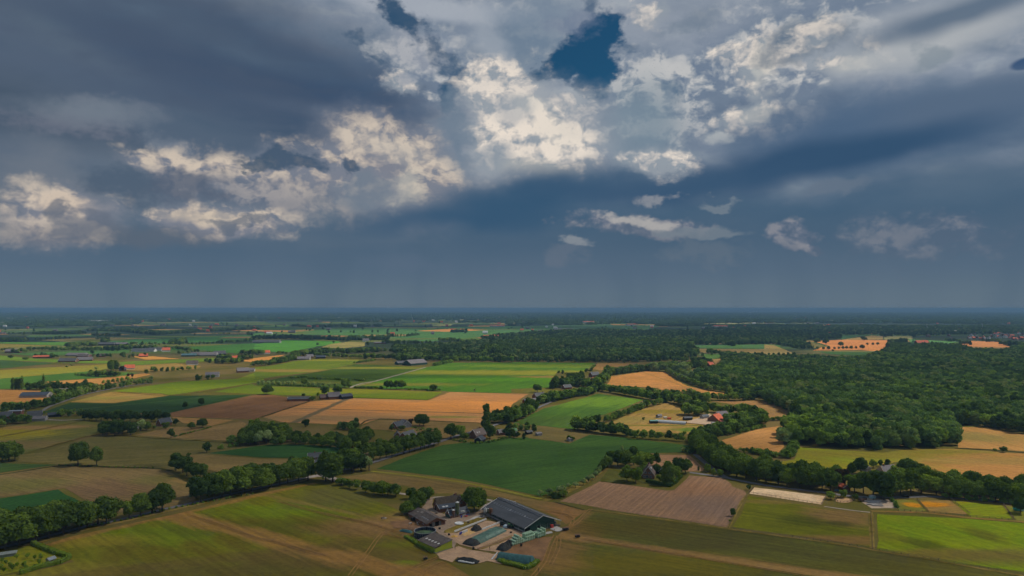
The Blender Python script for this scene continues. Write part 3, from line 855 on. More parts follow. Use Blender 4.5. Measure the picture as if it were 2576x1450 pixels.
F_("stubble_field", "b1", [(-120, 252), (700, 168), (1600, 192), (1720, 218), (1940, 352), (1990, 515), (1700, 585), (1180, 640), (895, 555), (640, 392), (-120, 505)], (100, 84, 50), (116, 96, 60), lay=2, d=((700, 300), (1700, 500)), per=6, amt=0.7, patch=60,
   spots=[((1000, 400), (40, 30), (104, 80, 58), 0.7), ((100, 360), (40, 20), (88, 90, 40), 0.6), ((1700, 300), (30, 16), (94, 92, 42), 0.6), ((1900, 310), (14, 10), (140, 108, 66), 0.6)])
F_("maize_field", "b1", [(-160, 510), (0, 488), (600, 396), (885, 552), (700, 640), (200, 690), (-160, 760)], (26, 74, 36), (38, 88, 46), lay=3, d=((0, 600), (600, 420)), per=4, amt=0.5, rows=0.25, inset=1.5)
F_("maize_field", "b1", [(-160, 128), (0, 130), (600, 152), (250, 200), (-160, 258)], (44, 78, 40), (56, 92, 48), lay=3, d=((0, 200), (500, 150)), per=4, rows=0.2)
F_("maize_field", "b2", [(60, 275), (680, 187), (1100, 195), (1560, 238), (1480, 290), (1030, 326), (600, 320)], (34, 80, 40), (48, 98, 50), lay=3, d=((100, 270), (1400, 250)), per=5, amt=0.6, rows=0.25)
F_("dry_field", "b2", [(-120, 290), (40, 282), (600, 326), (1030, 332), (1170, 360), (1170, 460), (1000, 470), (860, 400), (400, 450), (200, 475), (-60, 400)], (112, 94, 54), (132, 108, 64), lay=2, d=((0, 330), (900, 380)), per=5, amt=0.7)
F_("garden_lawn", "b1", [(-60, 1045), (300, 962), (330, 965), (705, 1092), (600, 1138), (-60, 1285)], (92, 118, 24), (112, 126, 40), lay=2, per=3, patch=10, inset=0.5)
F_("dry_field", "r2", [(1200, 1157), (2200, 1197), (2190, 1232), (2050, 1290), (1840, 1345), (1500, 1310), (1250, 1260), (1000, 1250), (1015, 1218)], (108, 88, 50), (126, 102, 60), lay=1, d=((1200, 1160), (2100, 1200)), per=5, amt=0.5)
# -- far fields
for sh, pts, c in [
    ("r1", [(-60, 582), (560, 612), (-60, 672)], (52, 92, 48)), ("r1", [(-60, 532), (360, 572), (1060, 592), (1060, 618), (560, 608), (-60, 578)], (86, 132, 40)),
    ("r1", [(80, 522), (700, 497), (1250, 482), (1250, 512), (700, 532), (350, 545)], (58, 110, 58)), ("r1", [(-60, 422), (600, 446), (280, 452), (-60, 472)], (116, 124, 58)),
    ("r1", [(-60, 408), (660, 410), (620, 442), (-60, 420)], (70, 134, 50)), ("r1", [(370, 390), (700, 374), (1050, 364), (1560, 375), (1040, 387), (660, 406)], (150, 132, 80)),
    ("r1", [(1050, 388), (1600, 376), (2475, 338), (2475, 398), (1300, 427), (1050, 404)], (56, 120, 64)), ("r1", [(1500, 472), (2475, 420), (2560, 425), (2560, 500), (2300, 522), (1900, 482), (1500, 492)], (52, 114, 52)),
    ("r1", [(1255, 545), (1500, 548), (1750, 572), (1400, 580)], (196, 144, 72)), ("r1", [(1150, 602), (2080, 562), (2085, 592), (1700, 612), (1160, 642)], (86, 128, 42)),
    ("r1", [(1160, 645), (1700, 614), (1950, 642), (1900, 672), (1500, 692), (1200, 682)], (156, 130, 70)), ("r2", [(-160, 590), (0, 562), (280, 532), (120, 602), (0, 610)], (204, 146, 78)),
    ("r2", [(-20, 432), (270, 392), (800, 402), (840, 425), (600, 450), (300, 510), (-20, 495)], (62, 138, 54)), ("r2", [(720, 428), (900, 406), (1060, 412), (1050, 450), (850, 468), (620, 462)], (140, 128, 72)),
    ("r2", [(-20, 322), (330, 302), (1000, 272), (1500, 270), (2475, 252), (2475, 330), (1700, 402), (1330, 392), (1280, 372), (900, 346), (500, 336), (-20, 346)], (64, 124, 70)),
    ("r3", [(-10, 256), (900, 238), (1500, 238), (1300, 292), (700, 300), (-10, 322)], (66, 118, 72)),
    ("r3", [(1280, 240), (2280, 220), (2475, 227), (1500, 250)], (150, 146, 90)), ("r3", [(1722, 442), (2475, 427), (2600, 440), (2600, 478), (1722, 470)], (60, 112, 62)),
    ("r3", [(1722, 473), (2475, 478), (2600, 500), (2475, 517), (1850, 512)], (160, 138, 84)), ("r3", [(1790, 527), (2475, 518), (2040, 562), (1900, 577)], (66, 116, 52)),
    ("r3", [(1930, 577), (2032, 570), (2022, 627), (1960, 622)], (162, 130, 82)), ("r3", [(390, 527), (570, 489), (750, 492), (720, 522)], (62, 122, 62)),
    ("r3", [(1652, 732), (1832, 662), (2042, 672), (1992, 702), (1792, 732), (1762, 757)], (180, 132, 80)), ("r3", [(1480, 642), (1560, 637), (1550, 660)], (168, 124, 78)),
    ("r4", [(430, 402), (700, 387), (1225, 392), (1222, 442), (1155, 507), (900, 487), (430, 492), (520, 457), (600, 450)], (212, 142, 82)), ("r4", [(700, 387), (1000, 346), (1112, 352), (1100, 384)], (178, 150, 92)),
    ("r4", [(700, 347), (945, 342), (700, 383)], (58, 112, 66)), ("r4", [(1112, 350), (1402, 352), (1390, 382), (1130, 386)], (150, 142, 86)),
    ("r4", [(1340, 382), (1850, 407), (1700, 432), (1400, 422)], (72, 138, 76)), ("r4", [(1965, 397), (2380, 412), (2300, 447), (2395, 462), (1850, 450), (1820, 430)], (208, 142, 86)),
    ("r4", [(480, 502), (1175, 508), (1420, 528), (900, 545), (600, 525)], (50, 98, 48)), ("r4", [(-40, 432), (60, 440), (265, 522), (-40, 545)], (152, 132, 78)),
    ("r4", [(310, 402), (430, 410), (580, 455), (430, 470), (330, 440)], (104, 112, 60)), ("r4", [(260, 657), (362, 672), (320, 702)], (190, 134, 80)),
    ("r4", [(2330, 1142), (2560, 1150), (2560, 1165), (2360, 1156)], (150, 130, 66)),
    ("r4", [(460, 240), (560, 245), (680, 262), (460, 262)], (190, 150, 100)), ("r2", [(1540, 302), (1900, 279), (2330, 286), (2040, 302), (1880, 309)], (216, 150, 78)),
    ("r2", [(660, 252), (910, 240), (900, 248), (680, 256)], (170, 150, 92)), ("r2", [(1130, 205), (1280, 200), (1240, 213)], (190, 150, 90)), ("r2", [(620, 216), (720, 214), (700, 222)], (196, 156, 100)),
    ("r2", [(1680, 240), (1900, 238), (1880, 256), (1720, 258)], (140, 140, 84)), ("r2", [(2040, 250), (2350, 248), (2330, 258), (2060, 260)], (196, 150, 84)),
    ("r1", [(-40, 290), (320, 280), (900, 265), (800, 290), (300, 310), (-40, 330)], (70, 110, 66)), ("r1", [(300, 340), (900, 335), (900, 352), (350, 365), (250, 360)], (64, 112, 66)),
    ("r1", [(650, 215), (1100, 208), (1080, 216), (700, 222)], (140, 140, 90)), ("r2", [(80, 252), (330, 240), (300, 275), (60, 285)], (76, 124, 62)), ("r3", [(740, 216), (1150, 200), (1130, 222), (760, 232)], (96, 140, 76)),
    ("r2", [(380, 290), (560, 284), (560, 296), (420, 300)], (120, 130, 76)), ("r4", [(1640, 262), (1730, 262), (1720, 310), (1650, 305)], (84, 130, 80)), ("r4", [(2180, 298), (2400, 310), (2390, 318), (2200, 308)], (120, 140, 84)),
    ("r4", [(0, 262), (100, 215), (180, 218), (150, 240), (300, 245), (300, 262)], (84, 116, 76)), ("r3", [(700, 378), (830, 382), (820, 396), (740, 392)], (132, 140, 78)),
]:
    F_("field", sh, pts, tuple(int(v * 0.94) for v in c), tuple(min(255, int(v * 1.08)) for v in c), lay=4, per=14, amt=0.4, patch=200, grain=0.2)

# -- thin strips of far fields between the woods, too many and too small to survey
fr_ = random.Random(31)
FM = [field_mat("far_field", tuple(int(v * .93) for v in c), c, 0.2, 20, 0.4, 240, grain=.2) for c in ((74, 118, 60), (96, 124, 62), (168, 138, 84), (60, 104, 62), (130, 130, 74), (196, 146, 90))]
for i in range(110):
    y0 = 2500 * (4.2 ** fr_.random()); x0 = fr_.uniform(-.78, .78) * y0
    if x0 > 0 and y0 < 3200: continue
    L_, D_ = fr_.uniform(120, 420) * (y0 / 3500) ** .5, fr_.uniform(60, 200) * (y0 / 3500) ** .5
    a_ = fr_.uniform(-.5, .5); c_, s_ = math.cos(a_), math.sin(a_)
    FZ[0] += 0.004
    sheet("far_field", [(x0 + u_ * L_ * c_ - v_ * D_ * s_, y0 + u_ * L_ * s_ + v_ * D_ * c_) for u_, v_ in ((-.5, -.5), (.5, -.5 + fr_.uniform(-.2, .2)), (.5, .5), (-.5, .5 + fr_.uniform(-.3, .3)))], FZ[0] + .05, fr_.choice(FM), step=200, jit=4)

# ------------------------------------------------------------------ trees
def leaf_mat(name, c1, c2, c3=None, patch=0.0):
    m, w = new_mat(name)
    t = m.node_tree
    oi = t.nodes.new("ShaderNodeObjectInfo")
    tc = t.nodes.new("ShaderNodeTexCoord").outputs["Object"]
    n = w.noise(tc, 0.55, 3, 0.6)[0]
    col = w.mix(w.ss(w.math("ADD", w.math("MULTIPLY", n, 1.1), w.math("MULTIPLY", w.math("SUBTRACT", oi.outputs["Random"], 0.5), 0.55)), 0.3, 0.8), c1, c2)
    if c3 is not None:
        pos = t.nodes.new("ShaderNodeNewGeometry").outputs["Position"]
        pn = w.noise(pos, patch or 0.012, 3, 0.6)[0]
        col = w.mix(w.ss(w.math("ADD", pn, w.math("MULTIPLY", w.math("SUBTRACT", oi.outputs["Random"], 0.5), 0.35)), 0.52, 0.74, 0, 0.5), col, c3)
    b = t.nodes.new("ShaderNodeBsdfDiffuse"); t.links.new(col, b.inputs[0]); b.inputs[1].default_value = 0.5
    tr = t.nodes.new("ShaderNodeBsdfTranslucent"); t.links.new(w.mix(1.0, col, (1.1, 1.25, 0.5), "MULTIPLY"), tr.inputs[0])
    mx = t.nodes.new("ShaderNodeMixShader"); mx.inputs[0].default_value = 0.22
    t.links.new(b.outputs[0], mx.inputs[1]); t.links.new(tr.outputs[0], mx.inputs[2])
    o = t.nodes.new("ShaderNodeOutputMaterial"); t.links.new(mx.outputs[0], o.inputs[0])
    return m


LM = {
    "oak": leaf_mat("oak_leaves", (0.081, 0.131, 0.023), (0.167, 0.242, 0.035)),
    "dark": leaf_mat("dark_leaves", (0.054, 0.096, 0.023), (0.108, 0.173, 0.032)),
    "light": leaf_mat("light_leaves", (0.135, 0.208, 0.026), (0.246, 0.329, 0.043)),
    "willow": leaf_mat("willow_leaves", (0.229, 0.314, 0.116), (0.404, 0.480, 0.176)),
    "copper": leaf_mat("copper_leaves", (0.054, 0.035, 0.015), (0.108, 0.064, 0.026)),
    "poplar": leaf_mat("poplar_leaves", (0.081, 0.138, 0.026), (0.160, 0.240, 0.043)),
    "wood": leaf_mat("woodland_leaves", (0.083, 0.150, 0.044), (0.184, 0.286, 0.071), (0.350, 0.314, 0.117), 0.010),
    "belt": leaf_mat("hedge_leaves", (0.114, 0.190, 0.035), (0.251, 0.363, 0.056), (0.332, 0.417, 0.064), 0.02),
}
BARK = simple("bark", (0.09, 0.07, 0.05), 0.95, 0.05, var=0.4, scale=2.0, streak=(2, 2, 0.4))
ICO = None


def ico():
    global ICO
    if ICO is None:
        t = (1 + 5 ** 0.5) / 2
        v = [(-1, t, 0), (1, t, 0), (-1, -t, 0), (1, -t, 0), (0, -1, t), (0, 1, t), (0, -1, -t), (0, 1, -t), (t, 0, -1), (t, 0, 1), (-t, 0, -1), (-t, 0, 1)]
        L = (1 + t * t) ** 0.5
        v = np.array(v) / L
        f = [(0, 11, 5), (0, 5, 1), (0, 1, 7), (0, 7, 10), (0, 10, 11), (1, 5, 9), (5, 11, 4), (11, 10, 2), (10, 7, 6), (7, 1, 8),
             (3, 9, 4), (3, 4, 2), (3, 2, 6), (3, 6, 8), (3, 8, 9), (4, 9, 5), (2, 4, 11), (6, 2, 10), (8, 6, 7), (9, 8, 1)]
        ICO = (v, np.array(f))
    return ICO


def crown_mesh(name, mat, seed, width, z0, z1, shape="round", lobes=16, leaves=1100, leaf=0.75, flat=1.0):
    """crown of leaf clumps spread over overlapping lobes, with gaps; width and heights in metres"""
    r = np.random.RandomState(seed)
    H = z1 - z0; zc = (z0 + z1) / 2
    C, R = [], []
    for i in range(lobes):
        for _ in range(40):
            p = r.uniform(-1, 1, 3)
            if shape == "round" and (p ** 2).sum() < 1: break
            if shape == "cone" and math.hypot(p[0], p[1]) < (1 - p[2]) * 0.5: break
            if shape == "column" and math.hypot(p[0], p[1]) < 0.9 * (1 - max(0, p[2]) ** 3): break
            if shape == "wide" and (p ** 2).sum() < 1 and p[2] > -0.5: break
        rad = width * r.uniform(0.13, 0.29) * (0.75 if shape in ("column",) else 1.0)
        if shape == "column": rad = width * r.uniform(0.28, 0.42) * (1 - 0.62 * max(0.0, p[2]) ** 1.4)
        C.append((p[0] * (width / 2 - rad * 0.75), p[1] * (width / 2 - rad * 0.75), zc + p[2] * (H / 2 - rad * 0.6 * flat)))
        R.append(rad)
    C = np.array(C); R = np.array(R)
    V, Fc = [], []
    n = 0
    iv, iff = ico()
    for c, rad in zip(C, R):                               # dense hearts of the lobes
        s = rad * 0.80 * (1 + r.uniform(-0.12, 0.12, (12, 1)))
        vv = iv * s * np.array([1, 1, 0.85 * flat]) + c
        V.append(vv); Fc.append(iff + n); n += 12
    tri = []
    cnt = 0
    prob = R ** 2 / (R ** 2).sum()
    while cnt < leaves:
        m = leaves * 2
        k = r.choice(len(R), m, p=prob)
        d = r.normal(size=(m, 3)); d /= np.linalg.norm(d, axis=1)[:, None]
        d[:, 2] = np.where(d[:, 2] < -0.55, -d[:, 2], d[:, 2])
        pos = C[k] + d * (R[k] * (r.uniform(0.78, 1.08, m) + (r.uniform(0, 1, m) > .9) * .2))[:, None] * np.array([1, 1, 0.9 * flat])
        q = (pos[:, None, :] - C[None]) / R[None, :, None]
        inside = (np.sqrt((q ** 2).sum(2)) < 0.78)
        inside[np.arange(m), k] = False
        ok = ~inside.any(1)
        pos, d = pos[ok], d[ok]
        m = min(len(pos), leaves - cnt)
        if m == 0: break
        pos, d = pos[:m], d[:m]
        nn = d * 0.9 + r.normal(size=(m, 3)) * 0.5 + np.array([0, 0, 0.25])
        nn /= np.linalg.norm(nn, axis=1)[:, None]
        a = np.cross(nn, r.normal(size=(m, 3))); a /= np.linalg.norm(a, axis=1)[:, None]
        b = np.cross(nn, a)
        s = (leaf * r.uniform(0.5, 1.25, m))[:, None]
        P = np.stack([pos - a * s, pos - b * s * 0.6, pos + a * s, pos + b * s * 0.7], 1).reshape(-1, 3)
        V.append(P)
        base = n + 4 * np.arange(m)
        tri.append(np.stack([base, base + 1, base + 2], 1)); tri.append(np.stack([base, base + 2, base + 3], 1))
        n += 4 * m; cnt += m
    V = np.concatenate(V); Fc = np.concatenate(Fc + tri)
    me = bpy.data.meshes.new(name)
    me.vertices.add(len(V)); me.vertices.foreach_set("co", V.astype(np.float32).ravel())
    me.loops.add(len(Fc) * 3); me.loops.foreach_set("vertex_index", Fc.astype(np.int32).ravel())
    me.polygons.add(len(Fc)); me.polygons.foreach_set("loop_start", np.arange(0, len(Fc) * 3, 3, dtype=np.int32))
    me.update(calc_edges=True); me.validate()
    me.materials.append(mat)
    return me


def trunk_mesh(name, seed, h, r0, spread=1.0, limbs=4):
    rr = random.Random(seed)
    mb = MB()
    p = Vector((0, 0, -0.4)); hh = h
    pts = [p, Vector((rr.uniform(-.1, .1), rr.uniform(-.1, .1), hh * 0.35)), Vector((rr.uniform(-.3, .3), rr.uniform(-.3, .3), hh * 0.75)), Vector((rr.uniform(-.4, .4), rr.uniform(-.4, .4), hh))]
    rad = [r0 * 1.25, r0 * 0.85, r0 * 0.55, r0 * 0.2]
    for i in range(3): mb.tube(pts[i], pts[i + 1], rad[i], rad[i + 1], 7, False)
    for k in range(limbs):
        a = 2 * PI * k / limbs + rr.uniform(-.4, .4)
        s = pts[1].lerp(pts[2], rr.uniform(0, 0.9))
        e = s + Vector((math.cos(a) * spread * h * 0.22, math.sin(a) * spread * h * 0.22, h * rr.uniform(0.2, 0.32)))
        mb.tube(s, e, r0 * 0.38, r0 * 0.1, 5, False)
    me = bpy.data.meshes.new(name)
    me.from_pydata([tuple(v) for v in mb.v], [], mb.f); me.materials.append(BARK)
    return me


# kind -> list of (crown mesh, trunk mesh, native height)
KIND = {}


def make_kind(k, mat, H, W, z0, shape, n=3, lobes=16, leaves=1100, leaf=0.75, tr=0.35, flat=1.0, seed=0):
    KIND[k] = [(crown_mesh("crown", LM[mat], seed * 50 + i + 1, W * (0.94 + 0.06 * i), z0, H, shape, lobes + i, leaves, leaf, flat),
                trunk_mesh("trunk", seed * 50 + i, H * 0.72, tr), H) for i in range(n)]


make_kind("oak", "oak", 15, 15.0, 1.6, "round", 4, 24, 1700, 0.85, 0.42, seed=1)
make_kind("avenue_oak", "oak", 15, 10.5, 3.2, "round", 3, 15, 1100, 0.72, 0.34, seed=2)
make_kind("dark_oak", "dark", 15, 13.0, 2.0, "round", 3, 18, 1300, 0.80, 0.42, seed=3)
make_kind("light_tree", "light", 13, 10.5, 2.0, "round", 2, 15, 1100, 0.70, 0.30, seed=4)
make_kind("tall_tree", "oak", 21, 11.0, 3.0, "column", 2, 26, 1700, 0.80, 0.42, seed=5)
make_kind("poplar", "poplar", 24, 4.8, 1.0, "column", 2, 24, 1200, 0.70, 0.35, seed=6)
make_kind("willow", "willow", 7, 6.0, 1.8, "round", 3, 10, 700, 0.50, 0.30, seed=7)
make_kind("copper_tree", "copper", 12, 9.5, 1.8, "round", 1, 14, 1000, 0.70, 0.32, seed=8)
make_kind("bush", "oak", 4.5, 5.5, 0.2, "wide", 3, 9, 450, 0.48, 0.12, seed=9)
make_kind("low_tree", "light", 6, 5.0, 1.2, "round", 2, 9, 420, 0.45, 0.14, seed=10)
# plainer crowns for woods and far belts
FAR = {}
for k, (mat, H, W, sh, n) in {"wood": ("wood", 17, 14.5, "round", 6), "belt": ("belt", 13, 11.0, "wide", 4), "scrub": ("belt", 4.5, 6.0, "wide", 2),
                              "pop": ("poplar", 22, 7.5, "column", 2), "wil": ("willow", 8, 7.5, "round", 2), "drk": ("dark", 15, 12.5, "round", 3)}.items():
    for i in range(n):
        o = bpy.data.objects.new("crown", crown_mesh("crown", LM[mat], 900 + 31 * i + len(k) * 7, W, -1.0 if k != "pop" else 0.5, H, sh, 9 + i, 330, 1.15 if H > 6 else 0.6, 1.0))
        FAR.setdefault(k, []).append(o)
FARLIST = [(k, o) for k in FAR for o in FAR[k]]
FARIDX = {k: [i for i, (kk, o) in enumerate(FARLIST) if kk == k] for k in FAR}
# distant canopy: one broken mass of many crowns
_c = bpy.data.objects.new("canopy", crown_mesh("canopy", LM["drk"] if "drk" in LM else LM["dark"], 77, 60, -8, 15, "wide", 46, 500, 3.0, 0.55))
FARLIST.append(("mass", _c)); FARIDX["mass"] = [len(FARLIST) - 1]

ORD1 = ["", "first", "second", "third", "fourth", "fifth", "sixth", "seventh", "eighth", "ninth", "tenth", "eleventh", "twelfth", "thirteenth", "fourteenth",
        "fifteenth", "sixteenth", "seventeenth", "eighteenth", "nineteenth"]
TENS = {2: ("twentieth", "twenty"), 3: ("thirtieth", "thirty"), 4: ("fortieth", "forty"), 5: ("fiftieth", "fifty")}


def ordw(n):
    if n < 20: return ORD1[n]
    t, u = divmod(n, 10)
    return TENS[t][0] if u == 0 else TENS[t][1] + "-" + ORD1[u]


NTREE = [0]
trnd = random.Random(11)


def tree(kind, p, h, label, group=None, name=None, wid=None, z=0.0, cat="tree"):
    """one tree: Empty at its foot > crown, trunk (meshes shared between alike trees)"""
    cm, tm, H = trnd.choice(KIND[kind])
    name = name or {"oak": "oak_tree", "avenue_oak": "avenue_tree", "dark_oak": "oak_tree", "light_tree": "ash_tree", "tall_tree": "tall_tree", "poplar": "poplar_tree",
                    "willow": "pollard_willow", "copper_tree": "copper_beech", "bush": "bush", "low_tree": "fruit_tree"}[kind]
    e = empty(name, (p[0], p[1], z), trnd.uniform(0, 2 * PI), label, cat, group)
    s = h / H
    sw = s * (wid or 1.0) * trnd.uniform(0.92, 1.08)
    e.scale = (sw, sw * trnd.uniform(0.92, 1.08), s)
    share("crown", cm, e); share("trunk", tm, e)
    NTREE[0] += 1
    return e


def along(pts, step, jit=0.0):
    P = [Vector(p) for p in pts]
    out = []; d = 0.0
    for a, b in zip(P, P[1:]):
        L = (b - a).length
        while d < L:
            q = a.lerp(b, d / L)
            out.append((q.x + trnd.uniform(-jit, jit), q.y + trnd.uniform(-jit, jit)))
            d += step * trnd.uniform(0.88, 1.12)
        d -= L
    return out


def trow(sh, pts, step, kind, h, what, where, group, jit=1.0, hj=0.12, wid=None, mix=(), cat="tree"):
    """a row of single trees; label = which one of the row it is, counted from its left end"""
    P = along([GP(sh, *p) for p in pts], step, jit)
    P.sort(key=lambda p: p[0] / p[1])
    n = len(P)
    for i, p in enumerate(P):
        k = kind
        for kk, pr in mix:
            if trnd.random() < pr: k = kk
        if i == 0: lab = "leftmost " + what + " " + where
        elif i == n - 1: lab = "rightmost " + what + " " + where
        else: lab = ordw(i + 1) + " " + what + " from left " + where
        tree(k, p, h * trnd.uniform(1 - hj, 1 + hj), lab, group, wid=wid, cat=cat)


import mathutils.noise as mn
# ---- woods and far belts: nobody could count them
SC = {"pts": [], "idx": [], "scl": [], "rot": []}


def flush_stuff(name, label, cat="trees"):
    n = len(SC["pts"])
    me = bpy.data.meshes.new(name)
    me.vertices.add(n)
    me.vertices.foreach_set("co", np.array(SC["pts"], dtype=np.float32).ravel())
    for key, typ in (("idx", "INT"), ("scl", "FLOAT"), ("rot", "FLOAT")):
        a = me.attributes.new(key, typ, "POINT")
        a.data.foreach_set("value", np.array(SC[key], dtype=np.int32 if typ == "INT" else np.float32))
    o = bpy.data.objects.new(name, me); COL.objects.link(o)
    tag(o, label, cat, kind="stuff")
    ng = bpy.data.node_groups.new(name + "_scatter", "GeometryNodeTree")
    ng.interface.new_socket("Geometry", in_out="INPUT", socket_type="NodeSocketGeometry")
    ng.interface.new_socket("Geometry", in_out="OUTPUT", socket_type="NodeSocketGeometry")
    gi = ng.nodes.new("NodeGroupInput"); go = ng.nodes.new("NodeGroupOutput")
    jn = ng.nodes.new("GeometryNodeJoinGeometry")
    def attr(nm, ty):
        a = ng.nodes.new("GeometryNodeInputNamedAttribute"); a.data_type = ty; a.inputs[0].default_value = nm
        return a.outputs[0]
    ai, as_, ar = attr("idx", "INT"), attr("scl", "FLOAT"), attr("rot", "FLOAT")
    cx = ng.nodes.new("ShaderNodeCombineXYZ"); ng.links.new(ar, cx.inputs[2])
    for k in sorted(set(SC["idx"])):
        oi = ng.nodes.new("GeometryNodeObjectInfo"); oi.inputs[0].default_value = FARLIST[k][1]; oi.transform_space = "ORIGINAL"
        cmp = ng.nodes.new("FunctionNodeCompare"); cmp.data_type = "INT"; cmp.operation = "EQUAL"
        ng.links.new(ai, cmp.inputs[2]); cmp.inputs[3].default_value = k
        ip = ng.nodes.new("GeometryNodeInstanceOnPoints")
        ng.links.new(gi.outputs[0], ip.inputs[0]); ng.links.new(cmp.outputs[0], ip.inputs[1])
        ng.links.new([s for s in oi.outputs if s.name == "Geometry"][0], ip.inputs[2])
        ng.links.new(cx.outputs[0], ip.inputs["Rotation"]); ng.links.new(as_, ip.inputs["Scale"])
        ng.links.new(ip.outputs[0], jn.inputs[0])
    ng.links.new(jn.outputs[0], go.inputs[0])
    md = o.modifiers.new("scatter", "NODES"); md.node_group = ng
    for k in SC: SC[k] = []
    return o


srnd = random.Random(5)


def put(p, kind, h):
    k = srnd.choice(FARIDX[kind])
    H = {"wood": 17, "belt": 13, "scrub": 4.5, "pop": 22, "wil": 8, "drk": 15, "mass": 15}[kind]
    SC["pts"].append((p[0], p[1], 0.0)); SC["idx"].append(k); SC["scl"].append(h / H * srnd.choice((0.82, 0.92, 1.0, 1.0, 1.06, 1.14))); SC["rot"].append(srnd.uniform(0, 6.28))


def inside(p, poly):
    c = False
    j = len(poly) - 1
    for i in range(len(poly)):
        a, b = poly[i], poly[j]
        if (a[1] > p[1]) != (b[1] > p[1]) and p[0] < (b[0] - a[0]) * (p[1] - a[1]) / (b[1] - a[1]) + a[0]: c = not c
        j = i
    return c


def fill(poly, sp, kinds, h, holes=()):
    """scatter trees over an area given by ground points; kinds = [(kind, share)]"""
    xs = [p[0] for p in poly]; ys = [p[1] for p in poly]
    y = min(ys)
    row = 0
    while y < max(ys):
        x = min(xs) + (sp / 2 if row % 2 else 0)
        while x < max(xs):
            q = (x + srnd.uniform(-.4, .4) * sp, y + srnd.uniform(-.4, .4) * sp)
            if inside(q, poly) and not any(inside(q, hh) for hh in holes):
                t = srnd.random(); k = kinds[-1][0]
                for kk, pr in kinds:
                    if t < pr: k = kk; break
                    t -= pr
                pn = mn.noise((q[0] * .009, q[1] * .009, 2.0)) + .4 * mn.noise((q[0] * .03, q[1] * .03, 5.0))
                if k == "wood" and pn < -.33: k = "drk"
                if k == "wood" and pn > .42: k = "pop" if q[0] > 600 else "belt"
                if srnd.random() < .012: x += sp; continue
                put(q, k, h * (0.55 if k == "wil" else 1) * (1 + .22 * pn))
            x += sp
        y += sp * 0.87
        row += 1


def belt(sh, pts, step, kinds, h, rows=1, gap=0.0):
    P = [GP(sh, *p) for p in pts]
    for r in range(rows):
        for q in along(P, step, step * 0.18):
            if srnd.random() < gap: continue
            t = srnd.random(); k = kinds[-1][0]
            for kk, pr in kinds:
                if t < pr: k = kk; break
                t -= pr
            put((q[0], q[1] + r * step * 0.8), k, h)


def poly_g(sh, pts, tops=()):
    """area from survey points; indices in tops are canopy edges seen over the top of 15 m trees"""
    out = []
    for i, p in enumerate(pts):
        s = sh if len(p) == 2 else p[0]
        xy = p[-2:]
        out.append(GP(s, xy[0], xy[1], 15.0 if i in tops else 0.0))
    return out

# ------------------------------------------------------------------ trees one can tell apart
W_A = "in the double row of big oaks beside the maize field by the lower left lane"
trow("b1", [(-120, 1050), (250, 955), (600, 868), (940, 768)], 6.6, "oak", 15.5, "oak", "in the dense near row on the lower left lane", "oaks along the lower left lane", jit=1.2)
trow("b1", [(-100, 960), (250, 880), (600, 800), (900, 735)], 7.2, "oak", 16.0, "oak", "in the dense far row on the lower left lane", "oaks along the lower left lane", jit=1.2,
     mix=[("light_tree", 0.12)])
for (x, y, h, k, lab) in [(985, 752, 13, "dark_oak", "dark oak beside the lane just right of the dense lower left row"), (1070, 742, 14.5, "oak", "tall oak at the lane where the dense lower left row ends"),
                          (1300, 688, 11.5, "light_tree", "pale thin-crowned tree, first of the short row of four by the lane"), (1412, 664, 12.5, "oak", "oak with a wide crown, second of the short row of four by the lane"),
                          (1530, 638, 13.5, "dark_oak", "dark oak, third of the short row of four by the lane"), (1632, 612, 15.5, "oak", "tallest and rightmost oak of the short row of four by the lane")]:
    tree(k, GP("b1", x, y), h, lab, "trees of the short row by the lane")
trow("f", [(508, 1263), (558, 1251), (618, 1239), (671, 1230), (729, 1216), (775, 1208)], 6.4, "oak", 15.0, "oak", "in the near row behind the lower left meadow", "oaks behind the lower left meadow", mix=[("dark_oak", 0.4)])
trow("f", [(498, 1252), (560, 1238), (630, 1224), (700, 1212)], 8.5, "dark_oak", 14, "dark oak", "in the far row behind the lower left meadow", "oaks behind the lower left meadow")
for (x, y, h, lab) in [(1770, 212, 13, "leftmost and tallest dark oak in the clump of five by the stubble"), (1835, 232, 12, "second dark oak from the left in the clump of five by the stubble"),
                       (1880, 262, 13, "middle dark oak in the clump of five by the stubble"), (1945, 285, 11, "fourth dark oak from the left in the clump of five by the stubble"),
                       (2015, 302, 12, "rightmost round dark oak in the clump of five by the stubble")]:
    tree("dark_oak", GP("b1", x, y), h, lab, "clump of dark oaks on the stubble field edge", wid=1.0)
for (x, y, h, k, wd, lab) in [(783, 156, 17, "oak", 0.8, "larger of the two oval trees on the ditch between the two olive fields"), (972, 162, 14, "oak", 0.75, "smaller of the two oval trees on the ditch between the two olive fields"),
                              (20, 118, 14, "oak", 1, "oak at the left edge of the photo, left one of three above the maize"), (90, 115, 15, "oak", 1, "oak at the left edge of the photo, middle one of three above the maize"),
                              (150, 110, 13, "oak", .9, "oak at the left edge of the photo, right one of three above the maize"), (1895, 72, 3.2, "bush", 1.1, "small round bush above the dark oak clump")]:
    tree(k, GP("b1", x, y), h, lab, wid=wd)
